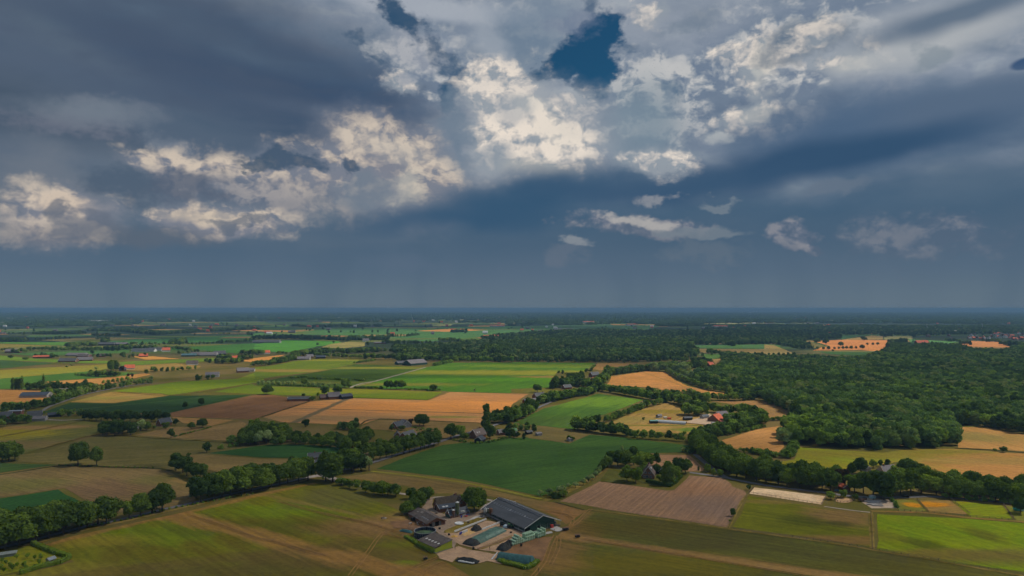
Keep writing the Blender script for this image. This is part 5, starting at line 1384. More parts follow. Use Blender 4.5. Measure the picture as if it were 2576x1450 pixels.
for sh, pts, st, kinds, h, rows in [
        # left middle
        ("r1", [(60, 1100), (130, 1090), (260, 1088)], 8, BL, 12, 2), ("r1", [(200, 1065), (330, 1055), (450, 1030), (600, 980), (740, 935), (905, 890)], 8, BL, 11, 2), ("r1", [(905, 890), (1060, 862), (1240, 832), (1480, 800)], 8, BL, 10, 1),
        ("r1", [(270, 872), (380, 872), (480, 870)], 8, [("drk", 1)], 11, 2), ("r1", [(440, 930), (560, 935), (720, 915), (870, 880)], 9, BL, 11, 2), ("r1", [(500, 860), (720, 878)], 9, [("drk", 1)], 12, 1), ("r1", [(740, 880), (870, 870)], 9, [("drk", 1)], 14, 2),
        ("r1", [(220, 860), (265, 858)], 8, BL, 9, 1), ("r1", [(1000, 815), (1110, 805), (1300, 790)], 8, [("belt", 1)], 7, 1), ("r1", [(1130, 775), (1240, 770)], 7, [("scrub", 1)], 5, 1),
        ("r1", [(730, 730), (860, 742)], 9, [("scrub", 1)], 5, 1), ("r1", [(860, 740), (1130, 748)], 8, BL, 11, 2), ("r1", [(1900, 780), (2100, 768)], 9, BL, 9, 1),
        ("r1", [(1480, 690), (1500, 700), (1700, 690), (1920, 672)], 9, [("belt", .6), ("drk", .4)], 9, 1),
        ("r1", [(1990, 612), (2050, 612)], 9, BL, 12, 1), ("r1", [(2080, 615), (2250, 620), (2330, 600)], 9, BL, 12, 2), ("r1", [(2120, 575), (2300, 578), (2440, 580)], 9, BL, 13, 2), ("r1", [(2320, 530), (2475, 535), (2560, 530)], 9, BL, 14, 2),
        ("r1", [(0, 1208), (60, 1205), (180, 1200), (290, 1195)], 8, [("drk", .6), ("belt", .4)], 9, 2), ("r1", [(-40, 1235), (40, 1225)], 8, BL, 9, 2), ("r1", [(600, 1128), (780, 1125)], 8, BL, 8, 2), ("r1", [(420, 1105), (600, 1120)], 6, [("scrub", 1)], 3, 1),
        ("r1", [(1690, 1328), (1850, 1285), (2050, 1235)], 3.4, [("scrub", 1)], 1.8, 1), ("r1", [(1300, 1255), (1500, 1240)], 6, [("scrub", 1)], 3, 1), ("r1", [(2150, 1440), (2290, 1405)], 8, [("scrub", 1)], 3.5, 1), ("r1", [(2225, 1385), (2280, 1380)], 6, [("scrub", 1)], 5, 1),
        # far left rows
        ("r1", [(-60, 500), (130, 500)], 11, BL, 12, 1), ("r1", [(130, 515), (270, 510)], 11, BL, 13, 2), ("r1", [(270, 490), (640, 495), (1000, 492)], 12, BL, 13, 2), ("r1", [(640, 465), (760, 455), (900, 450)], 11, BL, 15, 4), ("r1", [(1020, 495), (1150, 495)], 11, [("drk", 1)], 15, 2),
        ("r1", [(1160, 478), (1300, 485), (1510, 478)], 12, BL, 15, 2), ("r1", [(980, 415), (1030, 418)], 12, BL, 17, 2), ("r1", [(930, 385), (1050, 388)], 14, BL, 10, 2), ("r1", [(1200, 435), (1500, 440), (1700, 436), (2000, 432), (2370, 408)], 12, BL, 12, 1), ("r1", [(1650, 430), (1800, 420)], 12, BL, 19, 2),
        ("r1", [(1600, 480), (1680, 480), (1760, 490), (1870, 500)], 14, BL, 12, 1), ("r1", [(1740, 528), (1920, 510)], 14, BL, 11, 1), ("r1", [(2000, 530), (2050, 525)], 12, BL, 11, 1), ("r1", [(340, 552), (560, 560)], 12, BL, 9, 1), ("r1", [(400, 540), (450, 540)], 10, [("drk", 1)], 9, 1),
        ("r1", [(480, 560), (530, 562)], 10, BL, 11, 1), ("r1", [(900, 555), (1090, 555)], 12, BL, 10, 1), ("r1", [(1200, 562), (1260, 560)], 10, BL, 12, 1), ("r1", [(1290, 555), (1450, 550)], 14, BL, 10, 1), ("r1", [(640, 650), (760, 600)], 30, [("scrub", 1)], 3, 1),
        ("r1", [(-60, 412), (0, 412), (210, 408)], 14, [("drk", .5), ("wood", .5)], 17, 4), ("r1", [(220, 395), (480, 385), (700, 378)], 20, BL, 11, 1), ("r1", [(540, 375), (660, 372)], 16, BL, 13, 1), ("r1", [(330, 338), (500, 336), (780, 335)], 16, [("drk", 1)], 16, 5),
        ("r1", [(0, 330), (270, 332)], 26, BL, 12, 1), ("r1", [(850, 305), (1200, 312), (1500, 340), (1850, 318)], 17, [("drk", .6), ("wood", .4)], 17, 6), ("r1", [(940, 358), (1160, 355)], 16, [("drk", 1)], 15, 2), ("r1", [(890, 355), (930, 355)], 14, [("drk", 1)], 15, 1),
        ("r1", [(1850, 310), (2100, 305), (2475, 290)], 18, [("wood", .6), ("drk", .4)], 16, 5), ("r1", [(2060, 332), (2230, 335)], 16, BL, 9, 1), ("r1", [(2400, 345), (2450, 345)], 14, [("drk", 1)], 16, 1), ("r1", [(2380, 405), (2475, 400)], 13, BL, 14, 2),
        # centre
        ("r2", [(-30, 640), (120, 635)], 8, BL, 12, 2), ("r2", [(130, 630), (250, 610), (370, 585), (400, 560)], 8, BL, 14, 2), ("r2", [(340, 560), (420, 545), (560, 545)], 9, BL, 17, 2), ("r2", [(560, 545), (640, 552), (1080, 570)], 9, [("belt", .8), ("light", 0)][:1], 11, 1),
        ("r2", [(1050, 572), (1400, 582), (1800, 598), (2475, 605)], 8.5, [("belt", .7), ("drk", .3)], 15, 1), ("r2", [(520, 525), (700, 515), (900, 520), (1040, 510), (1200, 505)], 10, BL, 15, 3), ("r2", [(1210, 505), (1300, 505)], 11, BL, 13, 1), ("r2", [(200, 522), (300, 525)], 10, BL, 8, 2),
        ("r2", [(-40, 385), (300, 378), (600, 385), (900, 400)], 13, [("drk", .6), ("wood", .4)], 17, 3), ("r2", [(900, 395), (1050, 395), (1270, 392)], 13, [("wood", .7), ("pop", .3)], 20, 5), ("r2", [(1280, 358), (1330, 360)], 13, BL, 15, 2), ("r2", [(1345, 360), (1450, 358), (1580, 345)], 12, [("pop", 1)], 14, 2),
        ("r2", [(1890, 318), (2040, 312)], 12, [("wil", .3), ("drk", .7)], 16, 3), ("r2", [(1230, 425), (1400, 430)], 13, BL, 15, 2), ("r2", [(1430, 430), (1580, 430)], 13, [("drk", 1)], 14, 2), ("r2", [(1600, 428), (1730, 428)], 14, BL, 13, 1), ("r2", [(1780, 402), (1920, 402)], 13, BL, 15, 3),
        ("r2", [(1950, 420), (2200, 425), (2475, 430)], 14, BL, 16, 3), ("r2", [(1330, 505), (1600, 500), (1850, 520)], 10, [("drk", .7), ("wood", .3)], 17, 4),
        ("r2", [(330, 760), (480, 758), (500, 765), (680, 768)], 5, [("scrub", .8), ("wil", .2)], 4, 1), ("r2", [(520, 765), (700, 772), (900, 782), (1040, 785)], 5, [("scrub", .85), ("wil", .15)], 4, 1), ("r2", [(130, 826), (620, 845)], 4.5, [("scrub", 1)], 3, 1),
        ("r2", [(960, 855), (1220, 862)], 4.5, [("scrub", 1)], 4, 1), ("r2", [(1450, 872), (1780, 884)], 4.5, [("scrub", 1)], 3.5, 1), ("r2", [(955, 615), (1150, 590)], 7, [("scrub", .7), ("belt", .3)], 5, 1), ("r2", [(1730, 638), (1890, 605)], 6, [("scrub", 1)], 7, 2),
        ("r2", [(800, 1250), (900, 1262), (980, 1225)], 8, BL, 8, 2), ("r2", [(-40, 345), (300, 335)], 60, BL, 8, 1), ("r2", [(1510, 1240), (1660, 1255)], 3, [("scrub", 1)], 2, 1), ("r2", [(1290, 1255), (1500, 1275), (1660, 1255)], 3, [("scrub", 1)], 1.6, 1),
        ("r2", [(1910, 1362), (2110, 1395), (2240, 1385), (2475, 1330)], 4, [("scrub", 1)], 2.2, 1),
        # around the roadside farms
        ("r2", [(2290, 1190), (2360, 1195), (2475, 1180)], 8, [("drk", .5), ("belt", .5)], 14, 2), ("r3", [(-60, 1200), (60, 1165), (160, 1110), (260, 1055)], 7, [("drk", .6), ("belt", .4)], 13, 1), ("r3", [(-60, 1160), (60, 1120), (200, 1040)], 7, [("drk", 1)], 12, 1),
        ("r3", [(270, 1010), (400, 985), (500, 965), (610, 940)], 7, BL, 13, 2), ("r3", [(640, 935), (730, 925), (800, 905)], 8, [("belt", .6), ("wood", .4)], 13, 2), ("r3", [(390, 860), (430, 850), (500, 840)], 8, [("drk", 1)], 15, 2), ("r3", [(500, 850), (620, 830), (760, 860), (800, 890)], 8, BL, 14, 3),
        ("r3", [(570, 790), (680, 780)], 8, [("drk", 1)], 13, 3), ("r3", [(820, 850), (900, 790), (940, 720)], 8, [("drk", .6), ("belt", .4)], 15, 3), ("r3", [(720, 705), (790, 705)], 8, [("drk", 1)], 10, 1), ("r3", [(445, 715), (515, 715)], 8, [("drk", 1)], 7, 1), ("r3", [(515, 718), (700, 722)], 4, [("scrub", 1)], 3, 1),
        ("r3", [(830, 880), (1000, 905), (1150, 935), (1290, 960), (1420, 985)], 7.5, [("belt", .6), ("drk", .4)], 12, 2), ("r3", [(1060, 890), (1250, 915), (1480, 945)], 8, BL, 11, 1), ("r3", [(1420, 985), (1600, 1005), (1750, 1060), (1900, 1060)], 8, BL, 14, 2), ("r3", [(1500, 960), (1700, 960), (1900, 1010)], 8, BL, 14, 2),
        ("r3", [(1440, 1010), (1290, 1040), (1150, 1100), (960, 1170), (880, 1190)], 7.5, [("belt", .7), ("wood", .3)], 8.5, 1), ("r3", [(1720, 1125), (1880, 1120)], 8, [("belt", .5), ("pop", .2), ("wood", .3)], 14, 3),
        ("r3", [(635, 1270), (780, 1280)], 7, [("drk", .6), ("belt", .4)], 14, 3), ("r3", [(710, 1200), (880, 1195)], 7.5, [("drk", 1)], 10, 1), ("r3", [(790, 1285), (950, 1305), (1180, 1330)], 7, [("drk", .7), ("belt", .3)], 12, 2), ("r3", [(1200, 1335), (1420, 1352), (1600, 1362), (1750, 1385)], 7.5, [("belt", .7), ("drk", .3)], 10, 1),
        ("r3", [(1750, 1385), (1850, 1340), (2000, 1320), (2200, 1270), (2440, 1190)], 7.5, BL, 11, 2), ("r3", [(2440, 1190), (2430, 1140), (2300, 1100), (2090, 1110), (1930, 1085)], 7.5, BL, 11, 2), ("r3", [(2100, 1200), (2250, 1200), (2380, 1150)], 8, BL, 11, 3), ("r3", [(1850, 1300), (2050, 1260), (2200, 1230)], 8, BL, 9, 2),
        ("r3", [(2000, 1320), (2200, 1290), (2450, 1230)], 6, [("scrub", 1)], 3, 2), ("r3", [(1280, 1165), (1320, 1165)], 6, [("belt", 1)], 5, 1), ("r3", [(1180, 1345), (1300, 1350)], 8, BL, 8, 1),
        ("r3", [(950, 720), (1000, 725), (1180, 700), (1360, 685), (1540, 660)], 9, [("wood", .6), ("belt", .4)], 14, 3), ("r3", [(1360, 690), (1500, 692)], 7, [("wil", 1)], 16, 1), ("r3", [(1500, 700), (1620, 770), (1800, 840), (1920, 875), (2110, 900)], 7.5, [("belt", .7), ("wil", .3)], 9, 2),
        ("r3", [(1540, 695), (1700, 720), (1640, 690)], 7, [("wil", .8), ("belt", .2)], 16, 2), ("r3", [(1660, 760), (1760, 770)], 8, [("wil", 1)], 14, 2), ("r3", [(1560, 655), (1700, 665), (1830, 655), (1860, 640)], 9, BL, 13, 3), ("r3", [(1560, 600), (1780, 600), (1930, 615)], 10, BL, 12, 2),
        ("r3", [(1700, 680), (1750, 685)], 5, [("pop", 1)], 17, 1), ("r3", [(1890, 970), (2100, 980), (2300, 970), (2380, 960)], 8, BL, 11, 2), ("r3", [(2110, 925), (2340, 935)], 8, BL, 11, 2), ("r3", [(30, 1260), (130, 1270), (230, 1270)], 6.5, BL, 7, 2), ("r3", [(50, 1340), (130, 1350)], 6, [("drk", 1)], 6, 1),
        ("r3", [(-20, 1300), (20, 1330)], 7, [("drk", 1)], 9, 1), ("r3", [(800, 640), (770, 670)], 5, [("scrub", 1)], 3, 1),
        # right
        ("b3", [(1850, 268), (2000, 285), (2130, 310), (2290, 330)], 5.5, [("belt", .5), ("scrub", .5)], 5, 2), ("b3", [(2290, 325), (2330, 260), (2340, 210)], 5.5, [("belt", .6), ("scrub", .4)], 6, 2), ("b4", [(140, 180), (190, 165)], 6, [("wil", 1)], 16, 1),
        ("b3", [(1330, 270), (1400, 240)], 5, [("scrub", 1)], 4, 2), ("r4", [(-240, 1180), (100, 1170), (240, 1165)], 5, [("scrub", .8), ("belt", .2)], 4, 2), ("b4", [(1190, 730), (1240, 800)], 4, [("scrub", 1)], 2.2, 1),
        ("b4", [(1700, 700), (2100, 728), (2454, 760)], 4.5, [("scrub", 1)], 3, 1), ("r3", [(1880, 555), (2010, 520)], 90, BL, 10, 1), ("r3", [(2100, 448), (2170, 450)], 12, [("drk", 1)], 17, 2),
        ("r4", [(430, 480), (520, 482)], 12, BL, 10, 1), ("r4", [(1200, 420), (1350, 410)], 13, [("drk", .7), ("wood", .3)], 15, 3), ("r4", [(1400, 418), (1600, 430), (1800, 445)], 26, BL, 11, 1), ("r4", [(1880, 435), (1980, 440)], 14, [("drk", 1)], 17, 2),
        ("r4", [(1750, 405), (1860, 408)], 14, BL, 15, 2), ("r4", [(2110, 408), (2250, 410)], 14, BL, 13, 2), ("r4", [(1110, 360), (1210, 362)], 14, [("drk", 1)], 17, 2), ("r4", [(2300, 445), (2475, 445)], 14, BL, 16, 3),
        ("b2", [(220, 232), (300, 218), (370, 206)], 6, [("scrub", 1)], 2.6, 1), ("b2", [(300, 172), (345, 172)], 6, [("scrub", 1)], 6, 1), ("b1", [(900, 772), (1050, 745), (1300, 700), (1700, 600), (2000, 545), (2576, 440)], 3.2, [("scrub", 1)], 1.2, 1),
        ("b1", [(600, 158), (900, 165), (1250, 180), (1600, 190)], 5, [("scrub", 1)], 1.2, 1), ("b2", [(980, 360), (1100, 372)], 3, [("scrub", 1)], 1.2, 1)]:
    kinds = [(k, p) for k, p in kinds if k != "light"]
    belt(sh, pts, st, kinds, h, rows)
flush_stuff("hedgerow", "hedgerows, field trees and bushy belts between the fields", "hedgerow")
# out to the horizon
import mathutils.noise as mn
n0 = 0
y = 2900.0
while y < 16000:
    step = 40 + y * 0.009
    hw = y * 0.82
    x = -hw
    while x < hw:
        v = mn.noise((x * 0.00035, y * 0.0011, 3.0)) + 0.5 * mn.noise((x * 0.0012, y * 0.003, 8.0))
        th = 0.28 - (y - 2900) / 9000.0 + (0.1 if x < 0 else 0.0)
        if v > th and not (srnd.random() < 0.12):
            ang = (x / y)
            put((x + srnd.uniform(-.4, .4) * step, y + srnd.uniform(-.4, .4) * step), "mass", 12.0 * (1 + y / 16000))
            n0 += 1
        elif srnd.random() < 0.05:
            put((x, y), "drk", 14)
        x += step
    y += step * 0.9
flush_stuff("distant_forest", "dark blue-green forest reaching to the horizon", "forest")
print("single trees", NTREE[0], "distant", n0)

# ------------------------------------------------------------------ materials of built things
ROOF_DK = simple("fibre_cement_dark", (0.080, 0.083, 0.090), 0.7, 0.3, var=0.22, scale=0.35, streak=(1, 0.25, 1))
ROOF_BR = simple("weathered_sheet_roof", (0.105, 0.085, 0.075), 0.85, 0.15, var=0.4, scale=0.5)
ROOF_TH = simple("thatch", (0.085, 0.068, 0.052), 0.95, 0.05, var=0.35, scale=0.8)
ROOF_NV = simple("slate_tiles", (0.040, 0.050, 0.068), 0.6, 0.3, var=0.25, scale=0.9)
ROOF_GY = simple("grey_tiles", (0.17, 0.155, 0.16), 0.8, 0.2, var=0.25, scale=0.8)
ROOF_RD = simple("red_tiles", (0.56, 0.13, 0.06), 0.8, 0.2, var=0.3, scale=0.9)
BRICK = simple("brick_wall", (0.20, 0.095, 0.06), 0.9, 0.1, var=0.3, scale=1.2)
BRICK_LT = simple("pale_brick_wall", (0.34, 0.24, 0.17), 0.9, 0.1, var=0.2, scale=1.2)
GREEN_CL = simple("dark_green_cladding", (0.020, 0.062, 0.045), 0.6, 0.3, var=0.2, scale=0.8)
LIME_CL = simple("lime_green_cladding", (0.30, 0.36, 0.03), 0.6, 0.3, var=0.18, scale=0.9, streak=(3, 3, 0.5))
WHITE = simple("white_paint", (0.66, 0.65, 0.62), 0.6, 0.3, var=0.12)
GREYW = simple("grey_wall", (0.30, 0.29, 0.28), 0.9, 0.1, var=0.2)
BLACKW = simple("black_boards", (0.020, 0.022, 0.022), 0.8, 0.2, var=0.3)
DARK = simple("opening_shade", (0.008, 0.008, 0.008), 0.9, 0.1)  # near-black colour in place of the shade inside open doorways
GLASS = simple("window_glass", (0.05, 0.065, 0.08), 0.15, 0.6, var=0.1)
SKYL = simple("roof_light_sheet", (0.50, 0.50, 0.50), 0.4, 0.4, var=0.15)
SKYD = simple("dull_roof_light", (0.20, 0.22, 0.25), 0.5, 0.4, var=0.2)
STEEL = simple("galvanised_steel", (0.38, 0.38, 0.38), 0.5, 0.5, 0.3, var=0.15)
CONC = simple("concrete", (0.42, 0.39, 0.36), 0.9, 0.1, var=0.18, scale=0.3)
WOODP = simple("weathered_posts", (0.16, 0.12, 0.09), 0.9, 0.1)
RUST = simple("rusty_brown_metal", (0.16, 0.08, 0.045), 0.7, 0.3, var=0.4)
NAVY = simple("navy_tank_wall", (0.012, 0.018, 0.045), 0.5, 0.4, var=0.2)
TARP_G = simple("green_silage_sheet", (0.060, 0.125, 0.090), 0.5, 0.4, var=0.45, scale=0.35)
TARP_T = simple("teal_silage_sheet", (0.035, 0.11, 0.105), 0.5, 0.4, var=0.4, scale=0.7)
NET = simple("dark_silage_net", (0.040, 0.040, 0.038), 0.9, 0.1, var=0.5, scale=0.8)
BALE = simple("pale_green_wrap", (0.36, 0.52, 0.34), 0.35, 0.5, var=0.2, scale=1.2)
BALE_E = simple("bale_end_wrap", (0.52, 0.60, 0.46), 0.4, 0.5, var=0.2)
MAIZE = simple("maize_meal", (0.62, 0.36, 0.10), 0.95, 0.05, var=0.2)
BLUE = simple("blue_plastic", (0.03, 0.05, 0.36), 0.4, 0.5)
RED = simple("red_plastic", (0.50, 0.05, 0.03), 0.5, 0.4)
EARTH = simple("earth_heap", (0.24, 0.14, 0.08), 0.95, 0.05, var=0.3)
TURQ = simple("turquoise_paint", (0.05, 0.38, 0.34), 0.5, 0.4)
TAR = simple("asphalt", (0.17, 0.16, 0.16), 0.9, 0.15, var=0.12, scale=0.15)
GRAVEL = simple("gravel_track", (0.36, 0.30, 0.25), 0.95, 0.05, var=0.16, scale=0.2)
DUST = simple("dusty_yard", (0.30, 0.215, 0.15), 0.95, 0.05, var=0.22, scale=0.16)
SANDY = simple("sandy_yard", (0.42, 0.27, 0.165), 0.95, 0.05, var=0.2, scale=0.2)
SOIL = simple("bare_soil", (0.23, 0.125, 0.06), 0.95, 0.05, var=0.3, scale=0.12)
VERGE = field_mat("rough_verge", (88, 92, 34), (138, 116, 62), per=3, patch=14, amt=0.4)
DITCH = field_mat("ditch_growth", (40, 48, 22), (66, 66, 30), per=2, patch=10)
Zr = [0.17, 0.62]


def zr(far=False):
    Zr[far] += 0.003
    return Zr[far]


def road(name, pts, w_, mat, label):
    P = [GP(*p) for p in pts]
    return ribbon(name, P, w_, zr(max(q[1] for q in P) > 640), mat, label)


# roads, tracks and ditches
for nm, pts, w_, mt, lab in [
    ("grass_verge", [("f", -60, 1402), ("f", 60, 1374), ("f", 225, 1331), ("f", 325, 1310), ("f", 412, 1289), ("f", 507, 1268), ("f", 560, 1255), ("f", 640, 1237), ("f", 720, 1221), ("f", 800, 1200)], 3.2, VERGE, "rough verge of the lower left lane"),
    ("lane", [("f", -60, 1393), ("f", 60, 1365), ("f", 225, 1323), ("f", 262, 1317), ("f", 325, 1303), ("f", 412, 1282), ("f", 507, 1261), ("f", 560, 1248), ("f", 640, 1231), ("f", 720, 1214), ("f", 780, 1200), ("f", 815, 1193)], 3.6, TAR, "narrow grey lane across the lower left"),
    ("junction", [("b2", 1020, 510), ("b2", 1100, 495), ("b2", 1160, 490), ("b2", 1250, 505), ("b2", 1310, 545)], 6.0, GRAVEL, "pale gravel junction of the lanes"),
    ("lane", [("f", 815, 1193), ("f", 870, 1183), ("f", 930, 1168), ("f", 1010, 1142), ("f", 1060, 1127), ("f", 1110, 1112), ("f", 1150, 1098), ("f", 1215, 1080), ("f", 1300, 1052), ("f", 1360, 1024), ("f", 1410, 1005), ("f", 1500, 985), ("f", 1500, 960)], 4.5, TAR, "tree lined road above the big maize field"),
    ("farm_track", [("b2", 1290, 540), ("b2", 1420, 570), ("b2", 1640, 610), ("b2", 1950, 665), ("b2", 2120, 690), ("fm", 470, 300)], 3.0, GRAVEL, "gravel track to the farm"),
    ("farm_track", [("fm", 1110, 465), ("fm", 1240, 330), ("fm", 1330, 285), ("fm", 1200, 250), ("fm", 900, 225), ("fm", 640, 225), ("fm", 520, 240), ("fm", 490, 300)], 2.8, GRAVEL, "gravel track round the back of the farmhouse"),
    ("road", [("b3", 1340, 458), ("b3", 1560, 490), ("b3", 1720, 516), ("b3", 1900, 552), ("b3", 2140, 592), ("b3", 2454, 632), ("b4", 560, 652), ("b4", 700, 676), ("b4", 860, 690), ("b4", 1200, 700), ("b4", 1500, 688), ("b4", 1800, 704), ("b4", 2100, 730), ("b4", 2420, 764), ("b4", 2700, 800)], 4.2, TAR, "asphalt road along the right hand oak belts"),
    ("road", [("b3", 1385, 285), ("b3", 1440, 325), ("b3", 1530, 400), ("b3", 1640, 480), ("b3", 1720, 514)], 4.0, TAR, "shaded road under the curving belt"),
    ("ditch", [("b3", 1350, 285), ("b3", 1400, 330), ("b3", 1500, 420), ("b3", 1600, 490)], 3.0, VERGE, "grassy verge of the curving road"),
    ("farm_track", [("r2", 0, 795), ("r2", 200, 748), ("r2", 380, 728), ("r2", 640, 690), ("r2", 950, 625)], 3.0, VERGE, None),
    ("farm_track", [("r2", 910, 852), ("r2", 1010, 815), ("r2", 1150, 790), ("r2", 1400, 722), ("r2", 1640, 655)], 4.0, GRAVEL, "pale farm track across the green fields"),
    ("farm_track", [("r1", 1100, 890), ("r1", 1640, 926), ("r1", 2000, 880), ("r1", 2475, 805)], 3.0, VERGE, None),
    ("ditch", [("b1", -60, 262), ("b1", 250, 215), ("b1", 600, 160), ("b1", 900, 168), ("b1", 1250, 182), ("b1", 1600, 192), ("b1", 1720, 214)], 3.0, DITCH, None),
    ("ditch", [("r1", 960, 1300), ("r1", 1600, 1345), ("r1", 2240, 1382)], 2.2, VERGE, None), ("ditch", [("r1", 400, 1440), ("r1", 840, 1322), ("r1", 960, 1300)], 2.2, VERGE, None),
    ("ditch", [("r1", 420, 1160), ("r1", 600, 1170), ("r1", 800, 1160)], 3.5, GRAVEL, None), ("ditch", [("r1", -20, 1330), ("r1", 330, 1265), ("r1", 590, 1215), ("r1", 760, 1175)], 2.5, VERGE, None),
    ("ditch", [("r2", 1670, 970), ("r2", 1870, 892)], 2.5, VERGE, None), ("ditch", [("r2", 50, 1138), ("r2", 520, 985)], 2.0, DITCH, None), ("ditch", [("r2", 1010, 1215), ("r2", 1200, 1155), ("r2", 2190, 1198)], 2.0, DITCH, None),
    ("ditch", [("f", 1365, 1262), ("f", 1440, 1232), ("f", 1505, 1192), ("f", 1535, 1150)], 4.5, VERGE, "grassy ditch bank of the pollard willows"),
    ("ditch", [("f", 1395, 1264), ("f", 1470, 1284)], 1.5, DITCH, None), ("ditch", [("b4", 1790, 226), ("b4", 2100, 240), ("b4", 2454, 268), ("b4", 2700, 290)], 3.5, DITCH, None),
    ("ditch", [("b3", 1705, 998), ("b3", 1850, 720), ("b3", 1900, 670)], 1.8, VERGE, None), ("ditch", [("b4", 985, 838), ("b4", 1002, 1190)], 2.4, VERGE, None), ("farm_track", [("b4", 540, 785), ("b4", 800, 822), ("b4", 980, 842)], 1.6, GRAVEL, None),
    ("ditch", [("b4", 990, 830), ("b4", 1300, 838), ("b4", 1540, 848), ("b4", 1940, 895), ("b4", 2360, 925), ("b4", 2600, 950)], 3.0, field_mat("dry_verge", (150, 112, 66), (122, 104, 50), per=2, patch=10), "dry verge along the small paddocks"),
    ("ditch", [("f", 1832, 1332), ("f", 2100, 1369), ("f", 2196, 1385), ("f", 2400, 1420), ("f", 2640, 1462)], 1.6, VERGE, None),
    ("ditch", [("f", 1480, 1283), ("f", 1640, 1304), ("f", 1832, 1331)], 1.6, VERGE, None),
    ("farm_track", [("r2", -20, 640), ("r2", 120, 640), ("r2", 350, 595)], 4, VERGE, None), ("lane", [("r2", 420, 560), ("r2", 640, 572), ("r2", 1080, 582), ("r2", 1400, 596), ("r2", 1700, 606), ("r2", 2475, 612)], 5, VERGE, None),
    ("lane", [("r1", 380, 1100), ("r1", 470, 1040), ("r1", 620, 985), ("r1", 760, 935), ("r1", 920, 895), ("r1", 1060, 868), ("r1", 1240, 838), ("r1", 1480, 806)], 4, TAR, "lane below the long roadside belt at left"),
]:
    road(nm, pts, w_, mt, lab)


def patch_(name, sh, pts, mat, label):
    P = [GP(sh, *p) for p in pts]
    return sheet(name, P, zr(max(q[1] for q in P) > 640), mat, label=label, step=3.0, jit=0.35)


# the farmyard surfaces
patch_("farmyard", "fm", [(390, 395), (470, 290), (500, 235), (560, 225), (545, 330), (560, 380), (650, 430), (760, 470), (780, 500), (870, 480), (1010, 440), (1110, 420), (1190, 395), (1240, 330), (1330, 290), (1345, 300), (1220, 400),
                           (1320, 460), (1250, 490), (1130, 490), (960, 540), (870, 590), (700, 660), (690, 690), (760, 740), (860, 800), (820, 890), (700, 760), (600, 670), (560, 620), (600, 590), (715, 575)], DUST, "pale dusty farmyard between the buildings")
patch_("farmyard", "fm", [(690, 690), (730, 720), (830, 790), (900, 840), (1120, 900), (1400, 940), (1480, 900), (1640, 800), (1740, 700), (1640, 660), (1500, 620), (1420, 560), (1230, 530), (1100, 590), (860, 690)], SANDY, "sandy ground round the silage clamps")
patch_("farmyard", "fm", [(600, 960), (780, 895), (880, 860), (1000, 900), (1180, 930), (1320, 960), (1420, 960), (1400, 1050), (1500, 1100), (1250, 1050), (1150, 1080), (870, 1000), (800, 1070), (640, 1020)], SANDY, "sandy wheel-marked ground in front of the lime shed")
patch_("bare_soil", "fm", [(1420, 950), (1560, 870), (1660, 810), (1990, 740), (2110, 740), (2050, 800), (2010, 920), (1990, 1040), (1900, 1060), (1850, 1040), (1500, 960)], SOIL, "bare brown feedlot ground right of the clamps")
patch_("apron", "fm", [(2060, 640), (2120, 590), (2240, 640), (2250, 655), (2150, 672)], CONC, "light concrete apron at the barn corner")
patch_("apron", "fm", [(1960, 690), (2080, 665), (2100, 690), (2010, 705)], CONC, "small concrete slab in front of the large barn")
patch_("apron", "fm", [(960, 545), (1110, 470), (1200, 455), (1220, 480), (1050, 520), (990, 545)], CONC, "smooth concrete strip along the yard")
patch_("grass_strip", "fm", [(830, 690), (730, 690), (700, 660), (860, 590), (1130, 490), (1240, 500), (1225, 525), (990, 620)], VERGE, "overgrown strip between yard and clamps")
patch_("grass_strip", "fm", [(1120, 900), (1180, 860), (1380, 790), (1560, 720), (1600, 740), (1440, 810), (1200, 900)], VERGE, "weedy strip behind the green clamp")
patch_("cow_run", "fm", [(0, 540), (250, 520), (450, 615), (520, 640), (430, 665), (330, 690), (270, 640), (60, 620)], SOIL, "trampled cow run beside the brown shed")
patch_("garden_lawn", "fm", [(545, 330), (560, 262), (700, 245), (900, 240), (1000, 260), (900, 300), (640, 340), (560, 370)], VERGE, "rough lawn behind the farmhouse")
patch_("garden_lawn", "b3", [(470, 540), (560, 430), (700, 420), (720, 500), (880, 560), (1130, 600), (1300, 490), (1340, 460), (1100, 420), (900, 430), (800, 580)], field_mat("lawn", (66, 78, 28), (88, 88, 38), per=2, patch=12), "lawn and garden of the house by the ploughed field")
patch_("yard", "r3", [(1500, 1180), (1700, 1180), (1850, 1130), (1900, 1100), (1960, 1140), (2080, 1150), (2090, 1200), (1900, 1215), (1700, 1195)], simple("dirt_yard", (0.46, 0.33, 0.22), 0.95, 0.05), "dirt yard of the red-roofed farm")

